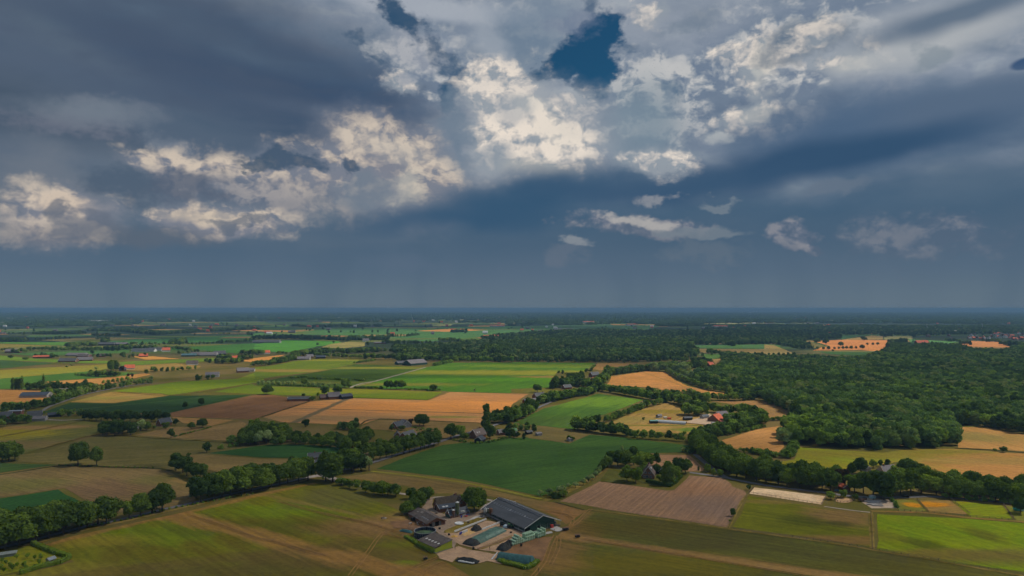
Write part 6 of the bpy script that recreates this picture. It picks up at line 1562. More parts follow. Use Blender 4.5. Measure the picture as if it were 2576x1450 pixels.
RUT = field_mat("wheel_rut", (132, 102, 62), (150, 116, 74), per=2, patch=12)
for pts in [[("fm", 620, 1000), ("fm", 470, 1062), ("fm", 260, 1150), ("fm", 0, 1262), ("fm", -300, 1420)], [("fm", 700, 1060), ("fm", 560, 1120), ("fm", 380, 1230), ("fm", 200, 1380)],
            [("fm", 2230, 660), ("fm", 2400, 560), ("fm", 2520, 440), ("fm", 2590, 380)], [("fm", 2130, 720), ("fm", 2060, 860), ("fm", 1990, 1060), ("fm", 1800, 1300)], [("fm", 2180, 740), ("fm", 2160, 900), ("fm", 2060, 1100)],
            [("f", 1015, 1345), ("f", 930, 1318), ("f", 800, 1290), ("f", 700, 1262)], [("f", 1000, 1330), ("f", 960, 1345), ("f", 930, 1385), ("f", 880, 1450)], [("fm", -60, 700), ("fm", 40, 720), ("fm", 160, 760), ("fm", 190, 700)],
            [("fm", 2000, 400), ("fm", 2200, 430), ("fm", 2350, 500), ("fm", 2330, 600)], [("b3", 330, 1095), ("b3", 900, 1190), ("b3", 1500, 1290), ("b3", 2100, 1390), ("b3", 2454, 1450)], [("b1", 1900, 660), ("b1", 2250, 770), ("b1", 2576, 890), ("b2", 700, 1120), ("b2", 1200, 1260)]]:
    P_ = [Vector(GP(*q)) for q in pts]
    for off in (-.9, .9):
        Q_ = []
        for i, q in enumerate(P_):
            d = (P_[min(i + 1, len(P_) - 1)] - P_[max(i - 1, 0)]).normalized()
            Q_.append((q.x - d.y * off, q.y + d.x * off))
        ribbon("wheel_rut", Q_, .55, zr(), RUT, jit=.12)


# ------------------------------------------------------------------ generic buildings
def mats_obj(mb, name, mat, parent): return mb.build(name, mat, parent)


def gable_house(name, label, cat, p, rotz, W, L, eave, ridge, wall, roof, over=0.4, trim=WHITE, windows=(), skylights=(), hip=0.0, chimneys=(), doors=(), rt=0.16, z=0.0):
    """p = near left wall corner on the ground, x across the gable (W), y along the ridge (L)"""
    e = empty(name, (p[0], p[1], z), rotz, label, cat)
    mb = MB()
    mb.add([(0, 0, -0.3), (W, 0, -0.3), (W, L, -0.3), (0, L, -0.3), (0, 0, eave), (W, 0, eave), (W, L, eave), (0, L, eave), (W / 2, hip * 0.6, ridge - 0.05), (W / 2, L - hip * 0.6, ridge - 0.05)],
           [(0, 1, 5, 8, 4), (1, 2, 6, 5), (2, 3, 7, 9, 6), (3, 0, 4, 7), (4, 8, 9, 7), (5, 6, 9, 8)])
    mb.build("wall", wall, e)
    sl = (ridge - eave) / (W / 2)
    ze = eave - over * sl
    for s, nm in ((-1, "roof"), (1, "roof")):
        x0 = -over if s < 0 else W + over
        a, b = (x0, -over, ze + rt), (x0, L + over, ze + rt)
        r0, r1 = (W / 2, -over + hip, ridge + rt), (W / 2, L + over - hip, ridge + rt)
        q = [a, r0, r1, b] if s > 0 else [a, b, r1, r0]
        q = [Vector(v) for v in q]
        nn = (q[1] - q[0]).cross(q[2] - q[0])
        if nn.z < 0: q = list(reversed(q))
        MB().slab(q, rt).build(nm, roof, e)
    if hip > 0:
        for y0, y1 in ((-over, -over + hip), (L + over, L + over - hip)):
            q = [Vector((-over, y0, ze + rt)), Vector((W + over, y0, ze + rt)), Vector((W / 2, y1, ridge + rt))]
            if (q[1] - q[0]).cross(q[2] - q[0]).z < 0: q.reverse()
            MB().slab(q, rt).build("roof", roof, e)
    if trim is not None and hip == 0:
        for y in (-over - 0.06, L + over):
            m2 = MB()
            for x0 in (-over, W + over):
                m2.slab([Vector((x0, y, ze + rt + 0.05)), Vector((W / 2, y, ridge + rt + 0.05)), Vector((W / 2, y, ridge - 0.18)), Vector((x0, y, ze - 0.18))] if x0 < 0 else
                        [Vector((W / 2, y, ridge + rt + 0.05)), Vector((x0, y, ze + rt + 0.05)), Vector((x0, y, ze - 0.18)), Vector((W / 2, y, ridge - 0.18))], -0.06)
            m2.build("barge_board", trim, e)
    for (face, a, zz, w_, h_) in windows:                # face f/b = gable ends, l/r = long sides
        m3, m4 = MB(), MB()
        t = 0.05
        if face == "f": m3.box(a, -t, zz, a + w_, 0.02, zz + h_); m4.box(a + .09, -t - .02, zz + .09, a + w_ - .09, -t + .01, zz + h_ - .09)
        if face == "l": m3.box(-t, a, zz, 0.02, a + w_, zz + h_); m4.box(-t - .02, a + .09, zz + .09, -t + .01, a + w_ - .09, zz + h_ - .09)
        if face == "r": m3.box(W - .02, a, zz, W + t, a + w_, zz + h_); m4.box(W + t - .01, a + .09, zz + .09, W + t + .02, a + w_ - .09, zz + h_ - .09)
        wf = m3.build("window", WHITE, e); m4.build("pane", GLASS, wf)
    for (face, a, w_, h_, mt) in doors:
        m3 = MB(); t = 0.06
        if face == "f": m3.box(a, -t, 0, a + w_, 0.02, h_)
        if face == "l": m3.box(-t, a, 0, 0.02, a + w_, h_)
        if face == "r": m3.box(W - .02, a, 0, W + t, a + w_, h_)
        m3.build("door_or_opening", mt, e)  # near-black panels are painted shade of an open doorway, not leaves
    for (side, u, v, w_, l_, mt) in skylights:           # u = up the slope 0..1, v = along the ridge in m
        s = -1 if side == "l" else 1
        def P3(uu, vv):
            x = (-over + (W / 2 + over) * uu) if s < 0 else (W + over - (W / 2 + over) * uu)
            return Vector((x, vv, ze + rt + (ridge - ze) * uu + 0.05))
        du = w_ / math.hypot(W / 2 + over, ridge - ze)
        q = [P3(u, v), P3(u, v + l_), P3(u + du, v + l_), P3(u + du, v)]
        if (q[1] - q[0]).cross(q[2] - q[0]).z < 0: q.reverse()
        MB().slab(q, 0.06).build("roof_light", mt, e)
    for (cx, cy) in chimneys:
        zc = ridge - abs(cx - W / 2) * sl
        c = MB().box(cx - .4, cy - .4, zc - .6, cx + .4, cy + .4, ridge + 1.1)
        c.build("chimney", BRICK, e)
    return e


# ---- the large barn
def large_barn():
    A_ = GP("fm", 1735, 632, 2.8); rot = math.radians(34.6)
    W, L, ev, rg = 24.6, 43.4, 2.8, 7.7
    e = empty("large_barn", (A_[0], A_[1], 0), rot, "large barn with dark roof, white edges and dark green front", "barn")
    rt = 0.14
    mid = W / 2
    # left slope and right slope, a raised open ridge between them
    MB().slab([Vector((0, 0, ev)), Vector((mid - 0.9, 0, rg - 0.35)), Vector((mid - 0.9, L, rg - 0.35)), Vector((0, L, ev))], rt).build("roof", ROOF_DK, e)
    MB().slab([Vector((mid + 0.9, 0, rg - 0.35)), Vector((W, 0, ev + 0.1)), Vector((W, L, ev + 0.1)), Vector((mid + 0.9, L, rg - 0.35))], rt).build("roof", ROOF_DK, e)
    m = MB()
    m.slab([Vector((mid - 1.1, 0.1, rg - 0.1)), Vector((mid, 0.1, rg + 0.30)), Vector((mid, L - 0.1, rg + 0.30)), Vector((mid - 1.1, L - 0.1, rg - 0.1))], 0.06)
    m.slab([Vector((mid, 0.1, rg + 0.30)), Vector((mid + 1.1, 0.1, rg - 0.1)), Vector((mid + 1.1, L - 0.1, rg - 0.1)), Vector((mid, L - 0.1, rg + 0.30))], 0.06)
    m.build("ridge_vent", ROOF_DK, e)
    MB().box(mid - 1.16, 0.2, rg - 0.30, mid - 1.10, L - 0.2, rg - 0.06).build("ridge_flashing", STEEL, e)
    MB().box(mid + 1.10, 0.2, rg - 0.30, mid + 1.16, L - 0.2, rg - 0.06).build("ridge_flashing", STEEL, e)
    for y in (-0.10, L + 0.02):
        for x0, x1, z0, z1 in ((-0.1, mid, ev, rg), (mid, W + 0.1, rg, ev + 0.1)):
            MB().slab([Vector((x0, y, z0 + 0.22)), Vector((x1, y, z1 + 0.22)), Vector((x1, y, z1 - 0.16)), Vector((x0, y, z0 - 0.16))], -0.08).build("barge_board", WHITE, e)
    sl = (rg - 0.35 - ev) / (mid - 0.9)
    for k in range(17):
        x0, x1 = mid * 0.55, mid * 0.55 + 1.1
        y = 2.6 + k * 2.35
        MB().slab([Vector((x0, y, ev + sl * x0 + 0.06)), Vector((x1, y, ev + sl * x1 + 0.06)), Vector((x1, y + 0.55, ev + sl * x1 + 0.06)), Vector((x0, y + 0.55, ev + sl * x0 + 0.06))], 0.05).build("roof_light", SKYD if k not in (3, 9) else SKYL, e)
        if k % 2 == 0:
            MB().slab([Vector((W - x1, y, ev + sl * x1 + 0.12)), Vector((W - x0, y, ev + sl * x0 + 0.12)), Vector((W - x0, y + 0.55, ev + sl * x0 + 0.12)), Vector((W - x1, y + 0.55, ev + sl * x1 + 0.12))], 0.05).build("roof_light", SKYD, e)
    # front gable: upper cladding, panels below, openings
    MB().add([(0.7, 0.9, 2.5), (W - 3.9, 0.9, 2.5), (W - 3.9, 0.9, ev + 1.35), (mid, 0.9, rg - 0.25), (0.7, 0.9, ev + 0.1),
              (0.7, 1.05, 2.5), (W - 3.9, 1.05, 2.5), (W - 3.9, 1.05, ev + 1.35), (mid, 1.05, rg - 0.25), (0.7, 1.05, ev + 0.1)],
             [(0, 1, 2, 3, 4), (9, 8, 7, 6, 5), (0, 5, 6, 1), (1, 6, 7, 2), (2, 7, 8, 3), (3, 8, 9, 4), (4, 9, 5, 0)]).build("gable_wall", GREEN_CL, e)
    x = 4.1
    while x < 8.7:
        MB().box(x + .02, 0.88, 0.05, x + 1.53, 1.0, 2.7).build("panel", GREEN_CL, e); x += 1.56
    x = 11.2
    while x < 20.4:
        MB().box(x + .02, 0.88, 0.05, x + 1.14, 1.0, 2.7).build("panel", GREEN_CL, e)
        MB().box(x - .04, 0.82, 0.05, x + .02, 0.9, 2.75).build("frame_strip", STEEL, e)
        x += 1.18
    MB().box(8.75, 0.84, 0.0, 8.85, 0.98, 3.0).build("door_post", STEEL, e); MB().box(11.0, 0.84, 0.0, 11.1, 0.98, 3.0).build("door_post", STEEL, e)
    # side walls, back wall, floor
    MB().box(0.8, 1.0, 0, 0.95, L - 0.8, 1.15).build("side_wall", GREYW, e)
    MB().box(0.86, 1.0, 1.15, 0.92, L - 0.8, 1.7).build("wind_curtain", GREEN_CL, e)
    MB().box(W - 4.0, 1.05, 0, W - 3.85, L - 0.8, 3.7).build("side_wall", GREEN_CL, e)
    MB().add([(0.8, L - .9, 0), (W - 3.9, L - .9, 0), (W - 3.9, L - .9, ev + 1.3), (mid, L - .9, rg - .3), (0.8, L - .9, ev)], [(0, 1, 2, 3, 4)]).build("back_wall", GREEN_CL, e)
    MB().box(0.2, 0.2, -0.2, W - 0.2, L - 0.2, 0.36).build("floor_slab", simple("barn_floor", (0.10, 0.085, 0.07), 0.9, 0.1), e)
    for k in range(9):
        MB().box(0.12, 0.3 + k * 5.32, 0, 0.3, 0.5 + k * 5.32, ev + 0.02).build("post", STEEL, e)
    for k in range(9):
        MB().box(W - 0.35, 0.3 + k * 5.32, 0, W - 0.17, 0.5 + k * 5.32, ev + 0.1).build("post", STEEL, e)
    MB().box(W - 3.4, 3.5, 0.7, W - 0.6, 12, 1.6).build("feed_fence", simple("barn_rails", (.10, .10, .10), .6, .4), e)
    m = MB()
    for k in range(20): m.box(0.7, 1.2 + k * 2.1, 1.7, 0.76, 1.3 + k * 2.1, 2.85)
    m.build("side_bars", STEEL, e)


large_barn()


def silo(p, r, z0, z1, tankmat, capmat, label, conical=True, name="silo", legs=4):
    e = empty(name, (p[0], p[1], 0.3), 0.3, label, "silo")
    pr = [(0.25, z0 - r * 1.1)] if conical else []
    MB().lathe(pr + [(r, z0), (r * 1.01, (z0 + z1) / 2), (r, z1)], 18).build("tank", tankmat, e, True)
    MB().lathe([(r * 1.03, z1), (r * 1.03, z1 + 0.12), (r * 0.75, z1 + r * 0.3), (r * 0.22, z1 + r * 0.55), (0.02, z1 + r * 0.6)], 18).build("cap", capmat, e, True)
    for k in range(legs):
        a = PI / 4 + k * 2 * PI / legs
        MB().tube((r * .98 * math.cos(a), r * .98 * math.sin(a), 0), (r * .98 * math.cos(a), r * .98 * math.sin(a), z0 + .3), 0.07, n=6).build("leg", STEEL, e)
    m = MB(); m.tube((r + .22, -.18, 0.2), (r + .22, -.18, z1 + .1), 0.03, n=5); m.tube((r + .22, .18, 0.2), (r + .22, .18, z1 + .1), 0.03, n=5)
    for k in range(int((z1 - .3) / .45)): m.box(r + .20, -.18, .4 + k * .45, r + .24, .18, .44 + k * .45)
    m.build("ladder", STEEL, e)
    return e


GREEN_S = simple("green_fibreglass", (0.10, 0.12, 0.05), 0.5, 0.4, var=0.15)
silo(GP("fm", 866, 484), 1.05, 1.9, 8.2, GREEN_S, WHITE, "tall olive green silo with a white cap in front of the farmhouse")
silo(GP("fm", 815, 496), 0.82, 2.0, 4.3, RUST, WHITE, "short rusty brown silo beside the tall green one")
silo(GP("fm", 1228, 470), 0.9, 2.3, 4.2, WHITE, STEEL, "white feed silo at the far corner of the large barn")
silo(GP("fm", 1262, 478), 0.45, 2.2, 4.5, GREEN_S, WHITE, "slim white-topped silo between the two wider ones at the barn")
silo(GP("fm", 1296, 490), 1.05, 2.3, 4.8, RUST, RUST, "rusty brown funnel silo at the corner of the large barn")

# ---- brown shed, lime shed
e = gable_house("cattle_shed", "low brown cattle shed with patchy grey-brown roof", "shed", GP("fm", 478, 625), math.radians(33.5), 11.2, 22.4, 2.4, 4.7, BRICK, ROOF_BR, 0.5, RUST,
                windows=[("l", 4, 0.9, 1.6, 0.7), ("l", 9, 0.9, 1.6, 0.7), ("l", 14, 0.9, 1.6, 0.7)], doors=[("f", 1.4, 1.7, 2.2, DARK), ("f", 4.9, 2.3, 2.7, DARK), ("f", 3.3, 1.4, 2.5, simple("grey_door", (.12, .12, .11), .8)), ("f", 7.4, 1.2, 2.6, simple("grey_door", (.12, .12, .11), .8))],
                skylights=[("l", .35, 3 + 2.2 * k, .9, .9, SKYD) for k in range(4)] + [("l", .7, 14, 1.2, 2.4, simple("pale_lichen_sheet", (.24, .21, .18), .9)), ("l", .55, 17.5, .9, 1.6, simple("pale_lichen_sheet", (.24, .21, .18), .9))])
MB().slab([Vector((1, 22.6, 4.0)), Vector((9, 22.6, 4.0)), Vector((9, 27.5, 2.6)), Vector((1, 27.5, 2.6))], 0.15).build("lean_to_roof", ROOF_BR, e)
MB().box(1.2, 22.4, 0, 8.8, 27.2, 2.6).build("lean_to_wall", BRICK, e)


def lime_shed():
    p = GP("fm", 580, 950); rot = math.radians(42.5)
    W, L, z0, z1 = 10.4, 14.8, 3.0, 4.4
    e = empty("machine_shed", (p[0], p[1], 0), rot, "lime green shed with brown roof and five white roof lights", "shed")
    MB().add([(0, 0, 0), (W, 0, 0), (W, L, 0), (0, L, 0), (0, 0, z0), (W, 0, z1), (W, L, z1), (0, L, z0)], [(2, 3, 7, 6), (1, 2, 6, 5)]).build("wall", BLACKW, e)
    m = MB(); m.box(-0.02, 0, 0, 0.1, L, 0.7); m.build("plinth", GREYW, e)
    for k in range(13):                                   # sheets of the side and front
        MB().box(-0.06, k * L / 13 + .015, .7, 0.04, (k + 1) * L / 13 - .015, z0).build("panel", LIME_CL, e)
    for k in range(9):
        xa, xb = k * W / 9, (k + 1) * W / 9
        za, zb = z0 + (z1 - z0) * xa / W, z0 + (z1 - z0) * xb / W
        top = 0.0 if k > 2 else 0.7
        MB().add([(xa + .015, -.08, .45), (xb - .015, -.08, .45), (xb - .015, -.08, zb - top), (xa + .015, -.08, za - top), (xa + .015, .04, .45), (xb - .015, .04, .45), (xb - .015, .04, zb - top), (xa + .015, .04, za - top)],
                 [(0, 1, 2, 3), (7, 6, 5, 4), (0, 4, 5, 1), (1, 5, 6, 2), (2, 6, 7, 3), (3, 7, 4, 0)]).build("panel", LIME_CL, e)
    MB().box(0, 0.0, 0, W, 0.12, .45).build("plinth", GREYW, e)
    MB().add([(0, -.05, z0 - .7), (3.4, -.05, z0 - .25), (3.4, -.05, z0 + .45), (0, -.05, z0)], [(0, 1, 2, 3)]).build("gable_board", ROOF_BR, e)
    MB().slab([Vector((-.35, -.35, z0 - .03)), Vector((W + .3, -.35, z1 + .05)), Vector((W + .3, L + .3, z1 + .05)), Vector((-.35, L + .3, z0 - .03))], 0.14).build("roof", ROOF_BR, e)
    sl = (z1 - z0) / W
    for k in range(5):
        y = 1.6 + k * 2.55
        x0, x1 = 3.0, 4.3
        MB().slab([Vector((x0, y, z0 + sl * x0 + .08)), Vector((x1, y, z0 + sl * x1 + .08)), Vector((x1, y + .8, z0 + sl * x1 + .08)), Vector((x0, y + .8, z0 + sl * x0 + .08))], 0.05).build("roof_light", WHITE, e)
    MB().tube((W + .5, .5, 0), (W + .5, .5, 1.6), .08, n=6).build("corner_post", WOODP, e)


lime_shed()

# ---- farmhouse: main range, lean-to, cross wing
fr = math.radians(28)
hp = GP("fm", 640, 428)
u = Vector((math.cos(fr), math.sin(fr))); v = Vector((-math.sin(fr), math.cos(fr)))
# main range: ridge runs along u -> local y = u, so turn the builder by -90 deg and start at the far left corner
e = gable_house("farmhouse", "old brick farmhouse with brown thatched roof and slate lean-to", "farmhouse", Vector(hp) + v * 10.2, fr - PI / 2, 7.4, 15.5, 2.6, 7.2, BRICK, ROOF_TH, 0.4, None,
                windows=[("f", 1.2, 0.8, .9, 1.1), ("f", 3.2, 3.4, .9, 1.0), ("f", 5.3, 0.8, .9, 1.1)], doors=[("f", 3.0, 1.6, 2.2, BLACKW)], chimneys=[(3.7, 12.5)], hip=0.0)
# lean-to in the builder's frame lies beyond x = W
m = MB(); m.slab([Vector((5.4, -.3, 4.3)), Vector((10.6, -.3, 2.3)), Vector((10.6, 12.2, 2.3)), Vector((5.4, 12.2, 4.3))], .14); m.build("lean_to_roof", ROOF_NV, e)
MB().box(7.4, 0, 0, 10.2, 11.8, 2.35).build("lean_to_wall", BRICK, e)
MB().slab([Vector((5.4, -.38, 4.5)), Vector((10.7, -.38, 2.46)), Vector((10.7, -.38, 2.15)), Vector((5.4, -.38, 4.2))], -.07).build("barge_board", WHITE, e)
for y in (2.2, 4.3):
    MB().slab([Vector((8.4, y, 3.25)), Vector((9.5, y, 2.82)), Vector((9.5, y + 1.5, 2.82)), Vector((8.4, y + 1.5, 3.25))], .06).build("roof_light", SKYL, e)
for y in (4.5, 7.2): MB().box(10.18, y, .5, 10.26, y + .8, 1.9).build("window", WHITE, e)
q = Vector(hp) + u * 11.2 + v * 0.8
gable_house("farmhouse_wing", "cross wing of the farmhouse with small brick gable beside the walnut", "farmhouse", q, fr, 6.2, 11.0, 3.0, 6.6, BRICK, ROOF_TH, 0.35, STEEL,
            windows=[("r", 1.0, 0.9, 1.0, 1.2), ("r", 4.0, 0.9, 1.0, 1.2), ("f", 2.5, 3.3, 1.0, 1.1), ("r", 7.0, 1, 1.0, 1.2)], chimneys=[(3.1, 8.5)])
# ---- small dark barn with white edges in front of it
sb = GP("fm", 778, 505); sr = math.radians(37)
gable_house("garage", "small black barn with slate roof and white roof edges", "shed", Vector(sb) + Vector((-math.sin(sr), math.cos(sr))) * 5.4, sr - PI / 2, 5.4, 12.4, 1.9, 4.4, BRICK, ROOF_NV, 0.35, WHITE,
            doors=[("f", 0.05, 5.3, 2.0, GREEN_CL)])


# ---- slurry tank
def slurry_tank():
    c = GP("fm", 452, 722)
    e = empty("slurry_tank", (c[0], c[1], 0), 0, "round navy slurry tank behind the lime green shed", "tank")
    R, H = 5.8, 2.9
    MB().lathe([(R, 0), (R, H), (R - .12, H), (R - .12, 0.2)], 48).build("tank_wall", NAVY, e)
    for k in range(30):
        a = 2 * PI * k / 30
        m = MB()
        for rr in (R + .04, R - .16): m.tube((rr * math.cos(a), rr * math.sin(a), 0.2), (rr * math.cos(a), rr * math.sin(a), H + .02), .05, n=4)
        share("rib", m.build("rib", STEEL, e).data, e) if False else m.build("rib", STEEL, e)
    MB().lathe([(R + .07, H - .05), (R + .07, H + .06), (R - .18, H + .06), (R - .18, H - .05)], 48).build("rim", STEEL, e)
    MB().lathe([(R - .13, 1.3), (0.01, 1.3)], 40).build("slurry", simple("slurry_crust", (0.06, 0.10, 0.05), 0.6, 0.3, var=.8, scale=.4), e)


slurry_tank()


# ---- silage clamps and heaps
def mound(name, label, cat, p, rot, L, W, H, mat, wob=0.12, ends=1.4, seed=0, prof=2.6, cap=None, z=0.28, nx=26, ny=12):
    """a rounded heap, long along local x, standing on the ground"""
    rr = random.Random(seed)
    e = empty(name, (p[0], p[1], z), rot, label, cat)
    vs, fs = [], []
    for i in range(nx + 1):
        t = i / nx
        x = (t - .5) * L
        ed = min(1, (min(t, 1 - t) * L / ends)) ** 0.6 if ends else 1
        for j in range(ny + 1):
            s = j / ny * 2 - 1
            h = H * (1 - abs(s) ** prof) * ed * (1 + rr.uniform(-wob, wob))
            vs.append((x + rr.uniform(-wob, wob) * .5, s * W / 2 * (0.75 + .25 * ed) * (1 + rr.uniform(-wob, wob) * .3), h))
    for i in range(nx):
        for j in range(ny):
            a = i * (ny + 1) + j
            fs.append((a, a + ny + 1, a + ny + 2, a + 1))
    fs = [f for f in fs]
    o = mesh_obj("cover", vs, fs, mat, e)
    return e


A1, A2, A3 = GP("fm", 1000, 850), GP("fm", 1440, 640), GP("fm", 1110, 868)
ax = Vector(A2) - Vector(A1); Lc = ax.length; rc = math.atan2(ax.y, ax.x)
cen = (Vector(A1) + Vector(A2)) / 2
e = mound("silage_clamp", "long silage clamp under green sheet with grey net at its near end", "silage clamp", cen, rc, Lc, 8.6, 2.0, TARP_G, 0.05, 3.0, 3, 3.2)
o = MB()
nt = mound("x", "x", "x", (0, 0), 0, 7.6, 8.8, 2.08, NET, 0.05, 2.6, 4, 3.2, z=0)
for ch in list(nt.children):
    ch.name = "net"; ch.parent = e; ch.location = (-Lc / 2 + 3.6, 0, 0.03)
bpy.data.objects.remove(nt)
m = MB()
for k in range(2):
    m.slab([Vector((-4 + k * 9, -4.0, .75)), Vector((3.6 + k * 9, -4.0, .75)), Vector((3.6 + k * 9, -2.9, 1.62)), Vector((-4 + k * 9, -2.9, 1.62))], .05)
m.build("sheet_fold", simple("pale_green_sheet", (0.11, 0.20, 0.155), .5, .4, var=.3), e)
for p, rot, L, W, H, mt, lab, sd in [
        (GP("fm", 1110, 650), 0.9, 6.2, 5.0, 2.6, NET, "black net heap on the open maize clamp", 5), (GP("fm", 1465, 890), 1.05, 7.5, 6.2, 2.6, NET, "large grey net heap below the wrapped bales", 6),
        (GP("fm", 1530, 845), 1.0, 4.5, 4.6, 2.4, NET, "middle grey net heap just below the wrapped bales", 7), (GP("fm", 1598, 820), 0.8, 4.2, 4.2, 1.7, TARP_T, "small green heap beside the wrapped bales", 8),
        (GP("fm", 300, 640), 0.1, 8.5, 4.0, 1.3, EARTH, "brown earth heap left of the slurry tank", 10),
        (GP("fm", 205, 672), -0.45, 8.0, 2.6, 1.0, TARP_T, "green covered heap left of the slurry tank", 11), (GP("fm", 830, 738), 0.2, 3.6, 2.6, 1.0, MAIZE, "small orange heap of maize meal by the clamp", 12)]:
    mound("heap", lab, "heap", p, rot, L, W, H, mt, 0.14, 2.0, sd, 2.0, nx=12, ny=9)
# maize face and floor of the open clamp
patch_("maize_floor", "fm", [(900, 690), (1010, 640), (1120, 660), (1090, 690), (960, 730)], simple("spilt_maize", (.58, .36, .14), .95), "spilt yellow maize on the clamp floor")
t1, t2 = GP("fm", 1392, 1030), GP("fm", 1850, 1090)
ax = Vector(t2) - Vector(t1)
e = mound("silage_clamp", "rounded dark teal silage clamp on the lower right of the farm", "silage clamp", (Vector(t1) + Vector(t2)) / 2 + Vector((0, 1.5)), math.atan2(ax.y, ax.x), ax.length + 1, 6.8, 3.0, TARP_T, 0.025, 1.0, 9, 2.0, nx=34)
m = MB(); m.slab([Vector((-ax.length / 2 - 2.6, -3.0, .2)), Vector((-ax.length / 2 - 1.8, -3.0, .25)), Vector((-ax.length / 2 - .4, 1.2, 2.5)), Vector((-ax.length / 2 - 1.0, 1.4, 2.4))], .06)
m.build("white_sheet", WHITE, e)
e = mound("heap", "black sheet heap with a white edge at the lower left clamp", "heap", GP("fm", 1000, 1050), -0.35, 11.5, 5.2, 1.5, BLACKW, 0.1, 3.5, 12, 1.8, nx=16, ny=8)
rr = random.Random(4)
m = MB()
for k in range(26):
    x = -3.6 + k * .3 + rr.uniform(-.1, .1); y = -2.6 + rr.uniform(-.3, .3) - 0.02 * k
    m.box(x, y, .1, x + .5, y + .6, .45 + rr.uniform(0, .2))
m.build("white_edge", WHITE, e)
for a, b, lab in [((830, 682), (1240, 520), "long low white concrete wall of the empty clamp"), ((1182, 655), (1415, 562), "low white concrete wall behind the green clamp"), ((1130, 905), (1620, 740), "low tan clamp wall behind the grey heaps")]:
    p, q = Vector(GP("fm", *a)), Vector(GP("fm", *b)); d = q - p
    e = MB().box(0, -.15, 0, d.length, .15, .9).build("clamp_wall", WHITE if "white" in lab else SANDY)
    e.location = (p.x, p.y, .25); e.rotation_euler = (0, 0, math.atan2(d.y, d.x)); tag(e, lab, "wall")
e = MB().lathe([(0.02, .12), (2.0, .12), (2.4, .45), (2.6, .1)], 24).build("plastic_sheet", WHITE); c = GP("fm", 890, 570); e.location = (c[0], c[1], .32); e.rotation_euler = (0, 0, .3)
tag(e, "round white plastic sheet lying at the yard edge", "sheet")

# ---- wrapped bales
bm_ = MB()
bm_.lathe([(0.02, 0), (.56, 0), (.62, .08), (.62, 1.12), (.56, 1.2), (.02, 1.2)], 14)
BALE_ME = bpy.data.meshes.new("bale"); BALE_ME.from_pydata([tuple(v) for v in bm_.v], [], bm_.f); BALE_ME.materials.append(BALE)
BALE_ME.polygons.foreach_set("use_smooth", [True] * len(BALE_ME.polygons))
b0 = Vector(GP("fm", 1760, 800)); b1 = Vector(GP("fm", 1985, 735)); bd = (b1 - b0).normalized(); bn_ = Vector((-bd.y, bd.x))


def bale(p, z, label, grp, lying=False, rz=0.0):
    o = bpy.data.objects.new("wrapped_bale", BALE_ME); COL.objects.link(o)
    o.location = (p.x, p.y, z + (.62 if lying else 0)); o.rotation_euler = (PI / 2 if lying else 0, 0, rz)
    if lying: o.location.x += 0
    tag(o, label, "bale", grp)


nb = 0
for i in range(11):
    for j in range(3):
        if i in (5,) and j == 0: continue
        for k in range(3 if (i < 5 and 0 < j) or i in (8, 10) else 2):
            p = b0 + bd * (i * 1.3 + (0.4 if i > 5 else 0)) + bn_ * (j * 1.28 + 0.1 * i)
            nb += 1
            bale(p + Vector((rr.uniform(-.06, .06), rr.uniform(-.06, .06))), .32 + k * 1.2,
                 "upright pale green bale, %s column from left, %s row back, %s layer of the stack" % (ordw(i + 1), ("front", "middle", "rear")[j], ("bottom", "second", "top")[k]), "upright wrapped bales by the large barn")
lr = math.atan2(bd.y, bd.x)
for lay in range(4):
    for i in range(7 - lay * 2 + (1 if lay == 0 else 0)):
        for j in range(3):
            p = b0 + bd * (-9.3 + (i + lay * 0.95) * 1.28) + bn_ * (0.6 + j * 1.25)
            bale(p, .32 + lay * 1.02, "lying pale green bale, %s from left, %s row, %s layer of the pyramid" % (ordw(i + 1), ("front", "middle", "rear")[j], ("bottom", "second", "third", "top")[lay]), "lying wrapped bales by the large barn", True, lr)

# ---- smaller things about the yard
SQB = MB().box(-.6, -.45, 0, .6, .45, .9)
k = 0
for i, (x, y, zz) in enumerate([(915, 470, 0), (940, 466, 0), (962, 462, 0), (917, 468, .92), (942, 464, .92), (964, 460, .92), (920, 467, 1.84), (945, 463, 1.84)]):
    c = GP("fm", x, y)
    o = MB().box(-.62, -.5, 0, .62, .5, .9).build("white_bale", simple("white_wrap", (.52, .52, .46), .6, .3, var=.15)); o.location = (c[0], c[1], .3 + zz); o.rotation_euler = (0, 0, sr)
    tag(o, ["left", "middle", "right", "left", "middle", "right", "left", "right"][i] + " white block in the " + ["bottom", "bottom", "bottom", "second", "second", "second", "top", "top"][i] + " layer of the pile at the small barn", "block", "white block pile at the small barn")
for x, y, mt, lab in [(920, 490, BLUE, "blue drum in front of the white block pile"), (905, 712, BLUE, "left blue drum at the end of the barrel row"), (918, 702, BLUE, "right blue drum at the end of the barrel row"),
                      (934, 698, WHITE, "first white barrel of the row on the clamp floor"), (948, 692, WHITE, "second white barrel of the row on the clamp floor"), (962, 688, WHITE, "third white barrel of the row on the clamp floor"),
                      (976, 680, WHITE, "fourth white barrel of the row on the clamp floor"), (990, 674, WHITE, "fifth white barrel of the row on the clamp floor")]:
    c = GP("fm", x, y)
    o = MB().lathe([(.02, 0), (.42, 0), (.45, .1), (.45, 1.0), (.40, 1.1), (.02, 1.1)], 14).build("barrel", mt); o.location = (c[0], c[1], .3); tag(o, lab, "barrel")
